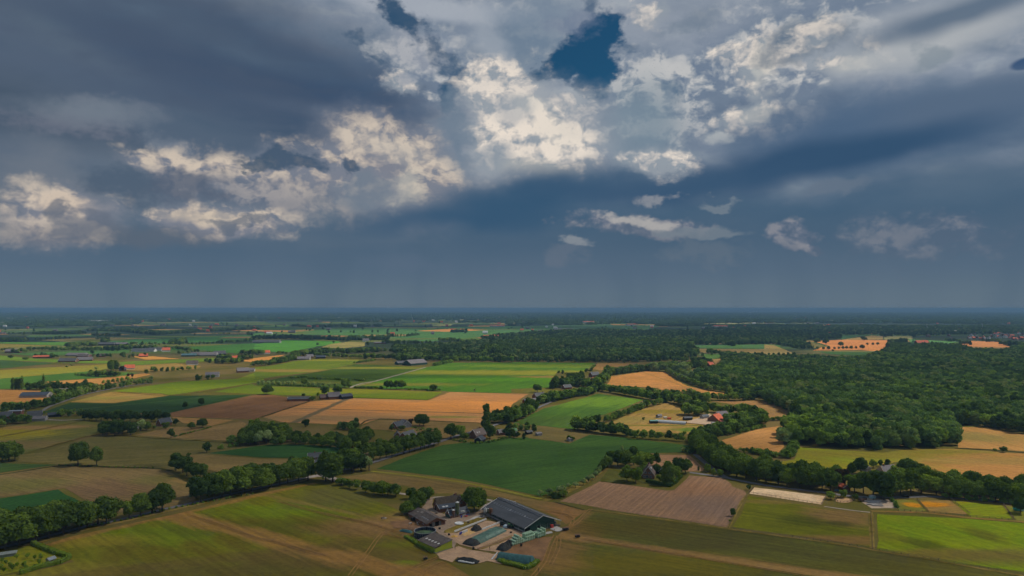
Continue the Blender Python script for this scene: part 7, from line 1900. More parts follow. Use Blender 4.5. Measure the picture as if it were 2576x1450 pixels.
for x, y, w_, d_, h_, mt, lab, nm in [(2085, 622, 1.5, 1.2, 1.5, RED, "red box beside the concrete apron of the large barn", "red_box"), (980, 478, 1.5, 1.0, .5, RED, "flat red crate beside the white block pile", "crate"),
                                      (995, 458, 2.4, 1.1, .5, simple("blue_grey_plastic", (.10, .16, .36), .5, .4), "flat blue boat-like trough at the small barn corner", "trough"), (300, 530, 2.2, 1.6, 1.7, BLACKW, "black container against the brown cattle shed", "container")]:
    c = GP("fm", x, y)
    e = empty(nm, (c[0], c[1], .3), sr, lab, nm.replace("_", " "))
    MB().box(-w_ / 2, -d_ / 2, 0, w_ / 2, d_ / 2, h_ * .85).build("body", mt, e); MB().box(-w_ / 2 - .05, -d_ / 2 - .05, h_ * .85, w_ / 2 + .05, d_ / 2 + .05, h_).build("lid", mt, e)


def feeder(x, y, lab, s=1.0):
    c = GP("fm", x, y)
    e = empty("hay_feeder", (c[0], c[1], .28), .4, lab, "feeder")
    MB().box(-1.2 * s, -.7 * s, .3, 1.2 * s, .7 * s, .9).build("trough", BLACKW, e)
    for sx in (-1, 1):
        for sy in (-1, 1): MB().tube((sx * 1.1 * s, sy * .6 * s, 0), (sx * 1.1 * s, sy * .6 * s, 1.5), .06, n=5).build("leg", STEEL, e)
    MB().box(-1.2 * s, -.7 * s, 1.4, 1.2 * s, .7 * s, 1.5).build("canopy", RUST, e)


feeder(2415, 748, "small dark feeder standing alone right of the bare soil"); feeder(455, 1038, "small dark feeder alone on the meadow below the lime shed", .8); feeder(2262, 655, "dark feeder at the right end of the concrete apron", 1.3)


def tractor(x, y, rot, lab, mt):
    c = GP("fm", x, y)
    e = empty("tractor", (c[0], c[1], .3), rot, lab, "tractor")
    MB().box(0, -.4, .7, 1.9, .4, 1.5).build("bonnet", mt, e); MB().box(-1.2, -.7, .9, 0, .7, 1.3).build("chassis", mt, e)
    MB().box(-1.1, -.65, 1.3, 0, .65, 2.3).build("cab", GLASS, e); MB().box(-1.2, -.75, 2.3, .1, .75, 2.42).build("cab_roof", mt, e)
    for wx, r in ((-.7, .85), (1.4, .5)):
        for s in (-1, 1): MB().tube((wx, s * .6, r), (wx, s * 1.0, r), r, n=16).build("wheel", BLACKW, e)


tractor(1548, 628, .5, "old green tractor parked beside the large barn", simple("green_machine", (.05, .16, .03), .5, .4)); tractor(1450, 600, 1.2, "dark tractor half hidden left of the large barn", BLACKW)
e = MB().lathe([(1.5, 0), (1.5, .5), (1.2, 1.1), (.6, 1.5), (.02, 1.6)], 18).build("water_tank", simple("pale_blue_metal", (.42, .50, .55), .4, .5)); c = GP("fm", 1488, 620); e.location = (c[0], c[1], .3); tag(e, "pale domed tank beside the green tractor", "tank")


TYRE = MB().lathe([(.28, 0), (.55, 0), (.6, .12), (.55, .26), (.28, .26), (.28, 0)], 12)
for i, (x, y, n_, lab) in enumerate([(760, 720, 3, "stack of old tyres at the maize heap"), (1075, 905, 4, "stack of old tyres at the near end of the netted clamp"), (1300, 700, 3, "stack of old tyres behind the green clamp"), (1690, 860, 4, "stack of old tyres below the wrapped bales"), (640, 640, 3, "stack of old tyres by the slurry tank"), (1380, 560, 2, "low stack of tyres near the barn wall")]):
    c = GP("fm", x, y); e = empty("tyre_stack", (c[0], c[1], .3), 0, lab, "tyres")
    for k in range(n_): TYRE_O = mesh_obj("tyre", [(a + .05 * (k % 2), b, z_ + .27 * k) for a, b, z_ in TYRE.v], TYRE.f, BLACKW, e)
for i, (x, y, lab) in enumerate([(600, 440, "pallet pile on the yard beside the farmhouse"), (1010, 560, "pallet pile at the yard edge"), (1180, 480, "pallet pile by the barn silos"), (330, 720, "pallet pile left of the slurry tank"), (1560, 690, "pallet pile near the tractor")]):
    c = GP("fm", x, y); e = empty("pallet_pile", (c[0], c[1], .3), .3 * i, lab, "pallets")
    for k in range(4): MB().box(-.6, -.5, k * .18, .6, .5, k * .18 + .12).build("pallet", WOODP, e)
# ---- cows
def cow(sh, x, y, rz, label, dark):
    c = GP(sh, x, y)
    e = empty("cow", (c[0], c[1], .25), rz, label, "cow", "cows near the brown cattle shed")
    vs = [(-.75, 0, 1.15), (-.3, 0, 1.12), (.25, 0, 1.12), (.7, 0, 1.2), (1.0, 0, 1.25), (1.25, 0, .95), (1.42, 0, .72),
          (-.7, .22, .8), (-.72, .24, .42), (-.68, .24, .04), (-.7, -.22, .8), (-.72, -.24, .42), (-.68, -.24, .04),
          (.62, .22, .8), (.64, .22, .4), (.64, .22, .04), (.62, -.22, .8), (.64, -.22, .4), (.64, -.22, .04), (-.98, 0, 1.05), (-1.05, 0, .5)]
    ed = [(0, 1), (1, 2), (2, 3), (3, 4), (4, 5), (5, 6), (0, 7), (7, 8), (8, 9), (0, 10), (10, 11), (11, 12), (3, 13), (13, 14), (14, 15), (3, 16), (16, 17), (17, 18), (0, 19), (19, 20)]
    rad = [.30, .36, .36, .30, .20, .16, .11, .15, .08, .06, .15, .08, .06, .13, .07, .06, .13, .07, .06, .06, .04]
    me = bpy.data.meshes.new("body"); me.from_pydata(vs, ed, []); me.update()
    o = bpy.data.objects.new("body", me); COL.objects.link(o); o.parent = e
    m, w = new_mat("cow_hide")
    tc = m.node_tree.nodes.new("ShaderNodeTexCoord").outputs["Object"]
    n = w.noise(w.mapping(tc, loc=(x * .01, 0, 0)), 1.6, 2)[0]
    finish(m, w, w.mix(w.ss(n, .47 if not dark else .55, .50 if not dark else .58), (.03, .02, .015), (.62, .58, .52)), .8)
    me.materials.append(m)
    md = o.modifiers.new("skin", "SKIN"); md.use_smooth_shade = True
    o.modifiers.new("sub", "SUBSURF").levels = 1
    for i, r in enumerate(rad): me.skin_vertices[0].data[i].radius = (r * .75, r)
    for s in (-1, 1): MB().tube((1.22, s * .08, 1.10), (1.18, s * .26, 1.12), .05, .02, n=5).build("ear", m, e)
    MB().tube((-.5, 0, .85), (-.45, 0, .32), .14, .08, n=7).build("udder", simple("udder", (.5, .3, .26), .8), e)


cow("fm", 262, 590, .3, "pale cow standing left in the run beside the brown shed", False); cow("fm", 350, 580, 1.9, "black and white cow against the wall of the brown shed", True)
cow("fm", 358, 604, -1.2, "black and white cow lowest in the run beside the brown shed", True); cow("fm", 486, 612, 1.2, "white cow at the front opening of the brown shed", False)
cow("b2", 1770, 918, .2, "white cow alone in the meadow left of the farm", False); cow("b2", 1752, 914, .1, "brownish calf beside the white cow in the meadow", True)


# ---- fences
def fence(name, label, pts, sp=3.0, h=1.2, rails=2, mat=WOODP, z=.25):
    P = [Vector(GP(*p)) for p in pts]
    o0 = P[0]
    e = empty(name, (o0.x, o0.y, z), 0, label, "fence")
    pm = MB().box(-.09, -.09, 0, .09, .09, h + .1)
    me = bpy.data.meshes.new("post"); me.from_pydata(pm.v, [], pm.f); me.materials.append(mat)
    rm = MB()
    for a, b in zip(P, P[1:]):
        d = b - a; n = max(1, int(d.length / sp))
        for i in range(n): share("post", me, e, ((a - o0) + d * i / n).to_3d() + Vector((0, 0, 0)), math.atan2(d.y, d.x))
        t = d.normalized(); nn = Vector((-t.y, t.x)) * .04
        for r in range(rails):
            zz = h * (r + 1) / rails - .1
            A4, B4 = a - o0, b - o0
            rm.add([(A4.x - nn.x, A4.y - nn.y, zz), (B4.x - nn.x, B4.y - nn.y, zz), (B4.x + nn.x, B4.y + nn.y, zz), (A4.x + nn.x, A4.y + nn.y, zz),
                    (A4.x - nn.x, A4.y - nn.y, zz + .12), (B4.x - nn.x, B4.y - nn.y, zz + .12), (B4.x + nn.x, B4.y + nn.y, zz + .12), (A4.x + nn.x, A4.y + nn.y, zz + .12)],
                   [(0, 1, 5, 4), (2, 3, 7, 6), (4, 5, 6, 7), (3, 2, 1, 0)])
    rm.build("rail", mat, e)


fence("paddock_fence", "long post and rail fence between lower right meadow and paddocks", [("f", 1832, 1332), ("f", 1960, 1349), ("f", 2100, 1369), ("f", 2196, 1384), ("f", 2400, 1420), ("f", 2600, 1455)], 3.0)
fence("paddock_fence", "post and rail fence between the two big green paddocks", [("b4", 985, 845), ("b4", 998, 1000), ("b4", 1004, 1190)], 3.0)
fence("arena_fence", "brown rail fence round the pale sand arena", [("f", 1898, 1226), ("f", 1985, 1236), ("f", 2080, 1248), ("f", 2067, 1271), ("f", 1975, 1257), ("f", 1884, 1242), ("f", 1898, 1226)], 2.6)
fence("paddock_fence", "fence along the lower edge of the ploughed field", [("f", 1482, 1283), ("f", 1608, 1299), ("f", 1830, 1331)], 4.5, 1.1, 1)
fence("paddock_fence", "fence on the right edge of the ploughed field", [("b3", 1710, 995), ("b3", 1790, 830), ("b3", 1905, 662)], 3.5, 1.1, 1)
fence("paddock_fence", "fence between the flower paddock and the brown paddock", [("b4", 1430, 722), ("b4", 1540, 840)], 2.5); fence("paddock_fence", "fence between brown paddock and bright green paddock", [("b4", 1752, 722), ("b4", 1942, 866)], 2.5)
fence("paddock_fence", "fence at the right end of the bright green paddock", [("b4", 2258, 772), ("b4", 2366, 918)], 2.5); fence("paddock_fence", "fence along the lower edge of the small paddocks", [("b4", 1250, 832), ("b4", 1540, 846), ("b4", 1942, 890), ("b4", 2366, 922)], 2.8)
fence("paddock_fence", "dark fence round the oval sand paddock", [("b4", 730 + 90 * math.cos(t * PI / 8), 726 + 26 * math.sin(t * PI / 8)) for t in range(17)], 2.2)
for x, y in ((1915, 1200), (838, 905), (1285, 905), (2115, 690)):
    c = GP("fm", x, y); o = MB().tube((0, 0, 0), (0, 0, 2.2), .12, n=6).build("post", WOODP); o.location = (c[0], c[1], .2)
    tag(o, {1915: "single dark post in the meadow below the bare soil", 838: "single post left of the grey netted clamp end", 1285: "single post in the weeds behind the clamp wall", 2115: "single post at the small concrete slab"}[x], "post")


# ---- hedges, trimmed
def hedge(name, label, pts, w_, h_, mat=None, seed=0, dens=26):
    P = [Vector(GP(*p)) for p in pts]; o0 = P[0]
    r = np.random.RandomState(seed + 5)
    V, Fq = [], []
    core = MB()
    for a, b in zip(P, P[1:]):
        d = b - a; Ln = d.length; t = d.normalized(); nn = Vector((-t.y, t.x))
        a0, b0_ = a - o0, b - o0
        c4 = [a0 - nn * w_ * .42, b0_ - nn * w_ * .42, b0_ + nn * w_ * .42, a0 + nn * w_ * .42]
        core.add([(q.x, q.y, 0) for q in c4] + [(q.x, q.y, h_ * .88) for q in c4], [(0, 1, 5, 4), (1, 2, 6, 5), (2, 3, 7, 6), (3, 0, 4, 7), (4, 5, 6, 7)])
        for _ in range(int(Ln * dens)):
            s = r.uniform(0, Ln); side = r.choice([0, 1, 2]); o_ = r.uniform(-1, 1)
            if side < 2: off = (w_ * .5) * (1 if side else -1) + r.uniform(-.15, .15); zz = r.uniform(0, h_)
            else: off = o_ * w_ * .5; zz = h_ * r.uniform(.86, 1.12)
            c = a0 + t * s + nn * off
            u3 = Vector(r.normal(size=3)).normalized(); v3 = u3.orthogonal().normalized(); g = r.uniform(.18, .42)
            n = len(V); cc = Vector((c.x, c.y, zz))
            V += [tuple(cc - u3 * g), tuple(cc - v3 * g * .7), tuple(cc + u3 * g), tuple(cc + v3 * g * .7)]; Fq.append((n, n + 1, n + 2, n + 3))
    e = empty(name, (o0.x, o0.y, .2), 0, label, "hedge")
    core.build("stems", mat or LM["dark"], e)
    mesh_obj("leaves", V, Fq, mat or LM["oak"], e)


hedge("hedge", "clipped dark hedge round the corner of the house garden on the ploughed field", [("b3", 925, 552), ("b3", 1040, 580), ("b3", 1150, 596), ("b3", 1205, 560), ("b3", 1262, 498)], 2.2, 2.4, seed=1)
hedge("hedge", "loose hedge along the top and front of the lower left orchard", [("b1", 325, 955), ("b1", 440, 1005), ("b1", 560, 1052), ("b1", 705, 1098), ("b1", 600, 1150), ("b1", 400, 1195), ("b1", 200, 1255)], 1.8, 1.9, LM["light"], 2)
hedge("shrubs", "weedy shrubs along the foot of the teal silage clamp", [("fm", 1400, 1050), ("fm", 1500, 1085), ("fm", 1620, 1110), ("fm", 1760, 1150), ("fm", 1830, 1120), ("fm", 1900, 1060)], 2.6, 1.3, LM["light"], 3, 40)
hedge("shrubs", "scrub behind the slurry tank and lime shed", [("fm", 200, 740), ("fm", 290, 790), ("fm", 380, 850), ("fm", 470, 900), ("fm", 570, 940)], 2.0, 1.0, LM["light"], 4)

# ------------------------------------------------------------------ the other houses and farms
def H_(name, label, cat, sh, x, y, rd, W, L, ev, rg, wall, roof, **k):
    k.setdefault("trim", WHITE)
    return gable_house(name, label, cat, GP(sh, x, y), math.radians(rd), W, L, ev, rg, wall, roof, z=0.3, **k)


W3 = [("f", 1.2, 1.0, 1.1, 1.2), ("f", 4.2, 1.0, 1.1, 1.2), ("l", 2.0, 1.0, 1.1, 1.1), ("l", 5.5, 1.0, 1.1, 1.1)]
# by the ploughed field
H_("house", "steep brown-roofed house among trees at the ploughed field", "house", "b3", 882, 516, -14, 8.6, 12.5, 2.4, 8.4, BRICK, simple("brown_tiles", (.12, .085, .07), .85, var=.25), trim=WHITE,
   windows=[("f", .9, .5, 1.0, 1.7), ("f", 2.4, .5, 2.0, 1.8), ("f", 5.4, .6, 1.4, 1.5), ("f", 1.6, 3.4, 1.8, 1.2), ("f", 4.4, 3.4, 1.8, 1.2)], skylights=[("r", .52, 5.0 + 1.5 * k, 1.5, .9, SKYL) for k in range(3)] + [("r", .42, .5, 3.4, 4.2, ROOF_NV)], chimneys=[(4.3, 8)])
H_("shed", "dark-roofed garage beside the steep brown-roofed house", "shed", "b3", 1040, 475, 10, 6, 8, 2.2, 4.2, BLACKW, ROOF_NV)
# grey roofed farmhouse on the right
H_("house", "broad grey-roofed farmhouse among big trees on the right", "house", "b4", 985, 505, -68, 13, 17, 2.4, 9.0, BRICK_LT, ROOF_GY, hip=3.0, trim=None,
   skylights=[("l", .35, 4.5, 1.6, 1.4, SKYD), ("l", .35, 8.0, 1.6, 2.6, SKYD), ("r", .35, 4.5, 1.6, 1.4, SKYD), ("r", .35, 8.0, 1.6, 2.6, SKYD)], chimneys=[(6.5, 5)])
H_("shed", "small shed gable left of the broad grey-roofed farmhouse", "shed", "b4", 945, 450, 20, 4, 6, 2.2, 3.6, GREYW, ROOF_GY)
H_("shed", "low reddish shed in the yard left of the copper beech", "shed", "b4", 720, 640, 5, 5, 6, 2.2, 3.8, BRICK, ROOF_RD)
# cottage above the lane junction
H_("cottage", "low brick cottage with dark roof by the maize strip", "cottage", "b2", 1035, 330, -72, 6.5, 14, 2.3, 5.2, BRICK, ROOF_DK, windows=[("l", 2 + 2.5 * k, 1, 1.0, 1.0) for k in range(4)] + [("r", 2 + 2.5 * k, .8, 1.0, 1.1) for k in range(4)], chimneys=[(3.2, 5)])
H_("shed", "small dark shed just below the brick cottage", "shed", "b2", 1095, 380, -60, 4, 7, 2, 3.6, GREYW, ROOF_DK)
# the two houses in the field and the wide grey house
H_("house", "left one of the two houses in the brown field, navy roof", "house", "r2", 1305, 1243, -35, 8, 12, 2.5, 6.5, BRICK, ROOF_NV, windows=W3, chimneys=[(4, 5)])
H_("house", "right one of the two houses in the brown field, grey hipped roof", "house", "r2", 1420, 1240, 30, 9, 13, 2.5, 6.8, GREYW, ROOF_GY, windows=W3)
H_("house", "wide house with grey roof and white gables above the avenue", "house", "r2", 1375, 1362, -25, 10, 16, 2.7, 7.5, BRICK, simple("mid_grey_tiles", (.12, .125, .13), .8), windows=W3, skylights=[("r", .3, 5, 1.2, 1, SKYL), ("r", .3, 7.5, 1.2, 1, SKYL)])
H_("shed", "white-gabled extension of the wide grey house", "house", "r2", 1335, 1345, 10, 6, 9, 2.6, 6.0, BRICK, ROOF_BR)
H_("house", "brown tiled house with dormers by the road", "house", "r2", 2060, 1335, -38, 9, 14, 2.6, 7.8, BRICK, simple("dull_brown_tiles", (.14, .11, .10), .85), windows=W3, skylights=[("r", .4, 3, 1.2, 1, SKYL), ("r", .4, 6, 1.2, 1, SKYL)], chimneys=[(4.5, 10)])
H_("shed", "navy-roofed wooden shed below the brown tiled house", "shed", "r2", 2112, 1380, -20, 7, 9, 2.3, 5.0, BLACKW, ROOF_NV)
H_("shed", "grey-roofed shed under the tall lone poplar", "shed", "r2", 2190, 1270, -50, 7, 10, 2.4, 5, GREYW, ROOF_GY); H_("shed", "grey shed right of the dark roadside tree", "shed", "r2", 2325, 1300, -65, 7, 11, 2.3, 4.8, BRICK, ROOF_GY); H_("shed", "green-roofed shed at the roadside gardens", "shed", "r2", 2410, 1290, -60, 6, 10, 2.3, 4.4, WHITE, simple("green_roof", (.10, .22, .10), .7))
H_("cottage", "white-gabled small house beside the dense dark clump at left", "cottage", "r1", 1510, 1218, -30, 8, 12, 2.6, 7.0, BRICK, ROOF_NV, windows=W3)
H_("shed", "low hut right of the dense dark clump", "shed", "r1", 1262, 1262, 10, 5, 7, 2.2, 3.6, GREYW, ROOF_DK)
H_("farmhouse", "tall-chimneyed brick farmhouse beside the road", "farmhouse", "r3", 195, 965, -55, 10, 15, 4.2, 9.0, BRICK, ROOF_DK, windows=W3, chimneys=[(5, 2), (5, 13)]); H_("cottage", "brick cottage left of the tall-chimneyed farmhouse", "cottage", "r3", 100, 1000, -60, 7, 10, 2.5, 5.5, BRICK, ROOF_NV, windows=W3); H_("cottage", "pale fronted cottage before the tall-chimneyed farmhouse", "cottage", "r3", 170, 1000, -40, 7, 8, 2.5, 6, BRICK_LT, ROOF_GY, windows=W3)
H_("farmhouse", "dark-roofed farmhouse in the dense grove beside the road", "farmhouse", "r3", 740, 745, -60, 11, 16, 3.5, 8.5, BRICK, ROOF_DK, windows=W3); H_("barn", "bright red-roofed barn in the dense grove", "barn", "r3", 755, 790, -55, 9, 9, 3.2, 6.5, BRICK, ROOF_RD); H_("house", "grey-roofed house under the trees of the grove", "house", "r3", 480, 862, -60, 8, 13, 2.6, 6.5, BRICK, ROOF_DK)
# red roofed farm right of centre
H_("farmhouse", "grey thatched farmhouse behind the bright red roof", "farmhouse", "r3", 1925, 1150, -62, 11, 19, 2.6, 8.0, BRICK_LT, ROOF_GY, hip=3, trim=None, chimneys=[(5.5, 9)], windows=[("r", 6, .9, 1.2, 1.4), ("r", 10, .9, 1.2, 1.4), ("r", 14, .9, 1.2, 1.4)])
H_("barn", "bright red tiled barn in the dirt yard", "barn", "r3", 1890, 1176, -40, 12, 15, 2.6, 7.4, BRICK, ROOF_RD, trim=None); H_("shed", "low flat reddish roof beside the bright red barn", "shed", "r3", 1995, 1195, -78, 6, 12, 2.2, 3.2, BRICK, simple("dull_red_roof", (.46, .13, .08), .8), trim=None)
H_("shed", "slate shed at the gate of the dirt yard", "shed", "r3", 1815, 1150, -52, 5, 10, 2.4, 4.2, GREYW, ROOF_NV); H_("shed", "dark open shed in the dry paddock", "shed", "r3", 1650, 1160, -75, 5, 9, 2.2, 3.4, BLACKW, ROOF_DK); H_("shed", "small grey shed at the left of the dry paddock", "shed", "r3", 1390, 1140, -50, 4, 6, 2.2, 3.6, GREYW, ROOF_GY)
for x, y, mt, lab in [(1480, 1150, WHITE, "white van beside the plastic tunnel"), (1520, 1158, RED, "red cart beside the plastic tunnel"), (1945, 1205, SKYL, "pale trailer in the dirt yard"), (1915, 1175, TURQ, "turquoise cover in front of the bright red barn")]:
    c = GP("r3", x, y); e = empty("trailer", (c[0], c[1], .4), .4, lab, "vehicle"); MB().box(-2, -1, .5, 2, 1, 1.9).build("body", mt, e)
    for sx in (-1.2, 1.2):
        for sy in (-1, 1): MB().tube((sx, sy * .8, .4), (sx, sy * 1.02, .4), .4, n=10).build("wheel", BLACKW, e)


def tunnel(sh, a, b, r, mat, lab, hoops=16):
    p, q = Vector(GP(sh, *a)), Vector(GP(sh, *b)); d = q - p
    e = empty("plastic_tunnel", (p.x, p.y, .3), math.atan2(d.y, d.x), lab, "tunnel")
    n = 14; vs, fs = [], []
    for i in range(hoops + 1):
        for k in range(n + 1):
            t = PI * k / n; rr_ = r * (1.0 if i % 1 == 0 else .97)
            vs.append((d.length * i / hoops, -rr_ * math.cos(t), r * .8 * math.sin(t)))
    for i in range(hoops):
        for k in range(n): a_ = i * (n + 1) + k; fs.append((a_, a_ + 1, a_ + n + 2, a_ + n + 1))
    mesh_obj("film", vs, fs, mat, e)
    for i in range(hoops + 1):
        m = MB()
        for k in range(n):
            t0, t1 = PI * k / n, PI * (k + 1) / n; x = d.length * i / hoops
            m.tube((x, -(r + .05) * math.cos(t0), (r * .8 + .05) * math.sin(t0)), (x, -(r + .05) * math.cos(t1), (r * .8 + .05) * math.sin(t1)), .07, n=4, caps=False)
        m.build("hoop", STEEL, e)


tunnel("r3", (1390, 1185), (1685, 1205), 3.4, simple("tunnel_film", (.42, .44, .45), .4, .4, var=.1), "long white plastic tunnel on the dry paddock right of centre", 18)
H_("shed", "flat turquoise roofed end shed of the plastic tunnel", "shed", "r3", 1325, 1190, -85, 5, 8, 2.4, 2.9, BLACKW, simple("turquoise_roof", (.12, .28, .27), .6), trim=None)
H_("shed", "tiny wooden field shelter on the brown pasture", "shed", "r3", 530, 1366, -50, 3.5, 5, 2.0, 3.0, GREYW, ROOF_GY, trim=None)
H_("shed", "dark garden shed in the fenced plot beside the road", "shed", "r3", 125, 1300, -50, 4, 6, 2, 3.4, BLACKW, ROOF_DK); H_("shed", "second low shed in the fenced plot beside the road", "shed", "r3", 225, 1312, -60, 4, 5, 2, 3, GREYW, ROOF_GY)
H_("barn", "glasshouse end at the left edge of the orchard", "greenhouse", "b1", -40, 1082, -62, 2.6, 8, 1.4, 2.1, simple("greenhouse_panes", (.20, .22, .20), .2, .5), simple("greenhouse_panes", (.20, .22, .20), .2, .5), trim=STEEL)
H_("shed", "tiny grey hut among the orchard trees", "hut", "b1", 462, 1145, -20, 2.2, 3.0, 1.6, 2.4, GREYW, SKYD, trim=None)
# middle and far farms
for sh, x, y, rd, W, L, ev, rg, wl, rf, nm, lab in [
        ("r2", 318, 972, -82, 11, 28, 2.6, 5.2, BRICK, ROOF_DK, "barn", "long low dark barn at the edge of the brown field"), ("r2", 680, 955, -60, 12, 16, 3.2, 8.5, BRICK, ROOF_GY, "farmhouse", "grey-roofed farmhouse at the head of the wheat field"),
        ("r2", 612, 960, -60, 8, 12, 2.6, 6, BRICK, simple("brownish_roof", (.16, .11, .10), .85), "house", "brownish front house left of the grey-roofed farmhouse"), ("r2", 800, 957, -48, 11, 15, 3.4, 6.5, BLACKW, ROOF_NV, "barn", "navy barn right of the grey-roofed farmhouse"),
        ("r2", 1415, 632, -38, 26, 48, 4.0, 11, GREEN_CL, ROOF_GY, "barn", "very large grey barn of the farm in the green fields"), ("r2", 1340, 625, -52, 16, 34, 3.4, 7.5, GREEN_CL, ROOF_DK, "barn", "smaller dark barn left of the very large grey one"),
        ("r2", 362, 578, -85, 18, 40, 3.0, 7.5, GREYW, ROOF_GY, "barn", "long pale-roofed barn before the left avenue"), ("r2", 575, 566, -70, 16, 22, 3.4, 7, BLACKW, ROOF_NV, "barn", "blue-grey barn right of the long pale one"),
        ("r2", 480, 560, -60, 12, 16, 3, 8, BRICK, ROOF_GY, "farmhouse", "farmhouse behind the long pale-roofed barn"), ("r2", 60, 520, -60, 12, 18, 3, 9, WHITE, ROOF_RD, "house", "red-roofed white house at the orange field"),
        ("r2", -10, 415, -85, 30, 90, 4, 10, GREYW, ROOF_DK, "barn", "very long dark barn in the far green field"), ("r2", 1030, 403, -70, 14, 22, 4, 11, WHITE, ROOF_GY, "house", "white house before the far wood"), ("r2", 1140, 425, -80, 12, 40, 3, 7, BRICK, ROOF_GY, "barn", "low barn on the far green strip"),
        ("r1", 1990, 742, -70, 14, 22, 3, 8, WHITE, ROOF_GY, "barn", "pale-roofed shed at the end of the big hedgerow wood"), ("r1", 2285, 700, -60, 14, 20, 3, 8.5, BRICK, ROOF_GY, "farmhouse", "brown-grey farmhouse with white front by the orange strip"), ("r1", 2360, 690, -78, 10, 20, 3, 6, WHITE, ROOF_GY, "barn", "low pale shed right of the brown-grey farmhouse"),
        ("r1", 250, 935, -82, 16, 34, 2.8, 6.5, GREYW, ROOF_NV, "barn", "long slate barn beside the wheat at far left"), ("r1", 580, 895, -80, 12, 36, 2.8, 6.0, GREYW, ROOF_GY, "barn", "long grey shed hidden in the trees at left"), ("r1", 0, 1150, -60, 8, 11, 2.8, 7.5, BRICK, ROOF_DK, "house", "dark-roofed house at the left edge"),
        ("r1", 115, 1105, -75, 9, 12, 4.0, 4.6, BRICK, SKYD, "house", "flat white-edged house in the left village"), ("r1", 270, 1145, -60, 9, 13, 2.8, 7.8, BRICK, ROOF_DK, "farmhouse", "large grey-brown farmhouse of the left village"), ("r1", 340, 1165, -75, 8, 12, 2.4, 4.6, GREYW, ROOF_GY, "shed", "pale grey shed at the lane end of the left village"),
        ("r1", 460, 1130, -50, 8, 12, 2.2, 4.4, BLACKW, ROOF_NV, "shed", "isolated dark shed right of the left village"), ("r1", 1150, 686, -60, 9, 12, 2.6, 6.5, BRICK, ROOF_DK, "cottage", "dark cottage under the tall clump"), ("r1", 1200, 672, -60, 12, 18, 3, 9, WHITE, ROOF_RD, "cottage", "red-roofed cottage right of the tall clump"),
        ("r1", 1800, 628, -60, 14, 22, 3, 9, WHITE, ROOF_BR, "farmhouse", "thatched white house in the far tan field"), ("r1", 600, 600, -84, 22, 55, 3, 9, BRICK, ROOF_DK, "barn", "low dark barn in the far left green field"), ("r1", 760, 590, -70, 14, 30, 3, 9, BRICK, ROOF_GY, "barn", "grey barn joined right of the low dark one"),
        ("r1", 690, 540, -99, 24, 80, 3.2, 8, GREYW, ROOF_GY, "barn", "upper one of the long pale sheds in the far left fields"), ("r1", 780, 552, -99, 18, 50, 3, 7, BRICK, ROOF_BR, "barn", "lower one of the long pale sheds in the far left fields"), ("r1", 940, 552, -60, 12, 18, 3, 8, BRICK, ROOF_BR, "house", "brown house right of the long pale sheds"),
        ("r1", 1300, 500, -84, 26, 90, 3.5, 9, WHITE, ROOF_DK, "barn", "long black-roofed barn below the far green field"), ("r1", 1440, 492, -84, 20, 60, 3.5, 9, WHITE, ROOF_DK, "barn", "second long black-roofed barn next to the red roof"), ("r1", 1565, 500, -60, 14, 20, 4, 11, WHITE, ROOF_RD, "house", "red-roofed white house by the far barns"),
        ("r1", 1860, 540, -84, 20, 50, 3, 9, GREYW, ROOF_GY, "barn", "grey barn in the far hamlet, left one"), ("r1", 1950, 540, -80, 20, 40, 3, 9, GREYW, ROOF_GY, "barn", "grey barn in the far hamlet, right one"), ("r1", 2060, 535, -60, 16, 28, 4, 11, BLACKW, ROOF_DK, "farmhouse", "black farmhouse of the far hamlet"), ("r1", 1770, 545, -80, 16, 34, 3, 7, GREEN_CL, simple("blue_green_roof", (.07, .14, .15), .7), "barn", "blue-green shed of the far hamlet"),
        ("r1", 1340, 552, -60, 12, 20, 3, 8, BRICK, ROOF_RD, "house", "small red house behind the orange strip"), ("r1", 2240, 578, -60, 14, 20, 3, 9, BRICK, ROOF_RD, "house", "red-roofed house in the trees left of the white track"), ("r1", 900, 440, -84, 24, 110, 4, 10, BLACKW, ROOF_DK, "barn", "long dark farm range in the distance at left"), ("r1", 1060, 438, -84, 24, 90, 4, 9, BLACKW, ROOF_GY, "barn", "grey extension of the long dark farm range"),
        ("r1", 70, 510, -70, 24, 50, 4, 10, BRICK, ROOF_GY, "barn", "grey-brown barn at the far left edge"), ("r1", 330, 562, -70, 10, 40, 3, 6, BRICK, ROOF_RD, "shed", "low red shed in the far left green field"),
        ("r3", 1880, 640, -60, 9, 13, 3, 8, BRICK, ROOF_RD, "house", "red-roofed house at the forest corner"), ("r3", 1835, 636, -60, 10, 16, 3, 8, BRICK, ROOF_RD, "house", "small red house left of the one at the forest corner"), ("r3", 400, 300, -84, 36, 150, 5, 13, BLACKW, ROOF_DK, "barn", "long dark barn before the middle wood"),
        ("r4", 1410, 425, -80, 20, 70, 4, 12, BRICK, ROOF_RD, "house", "red-roofed farm between orange field and poplar wood"), ("r4", -40, 425, -80, 14, 40, 3, 7, WHITE, ROOF_GY, "barn", "white shed at the far field edge")]:
    if L >= 48 and sh != "r2": W, L = W * .8, L * .66
    H_(nm, lab, nm, sh, x, y, rd, W, L, ev, rg, wl, rf)
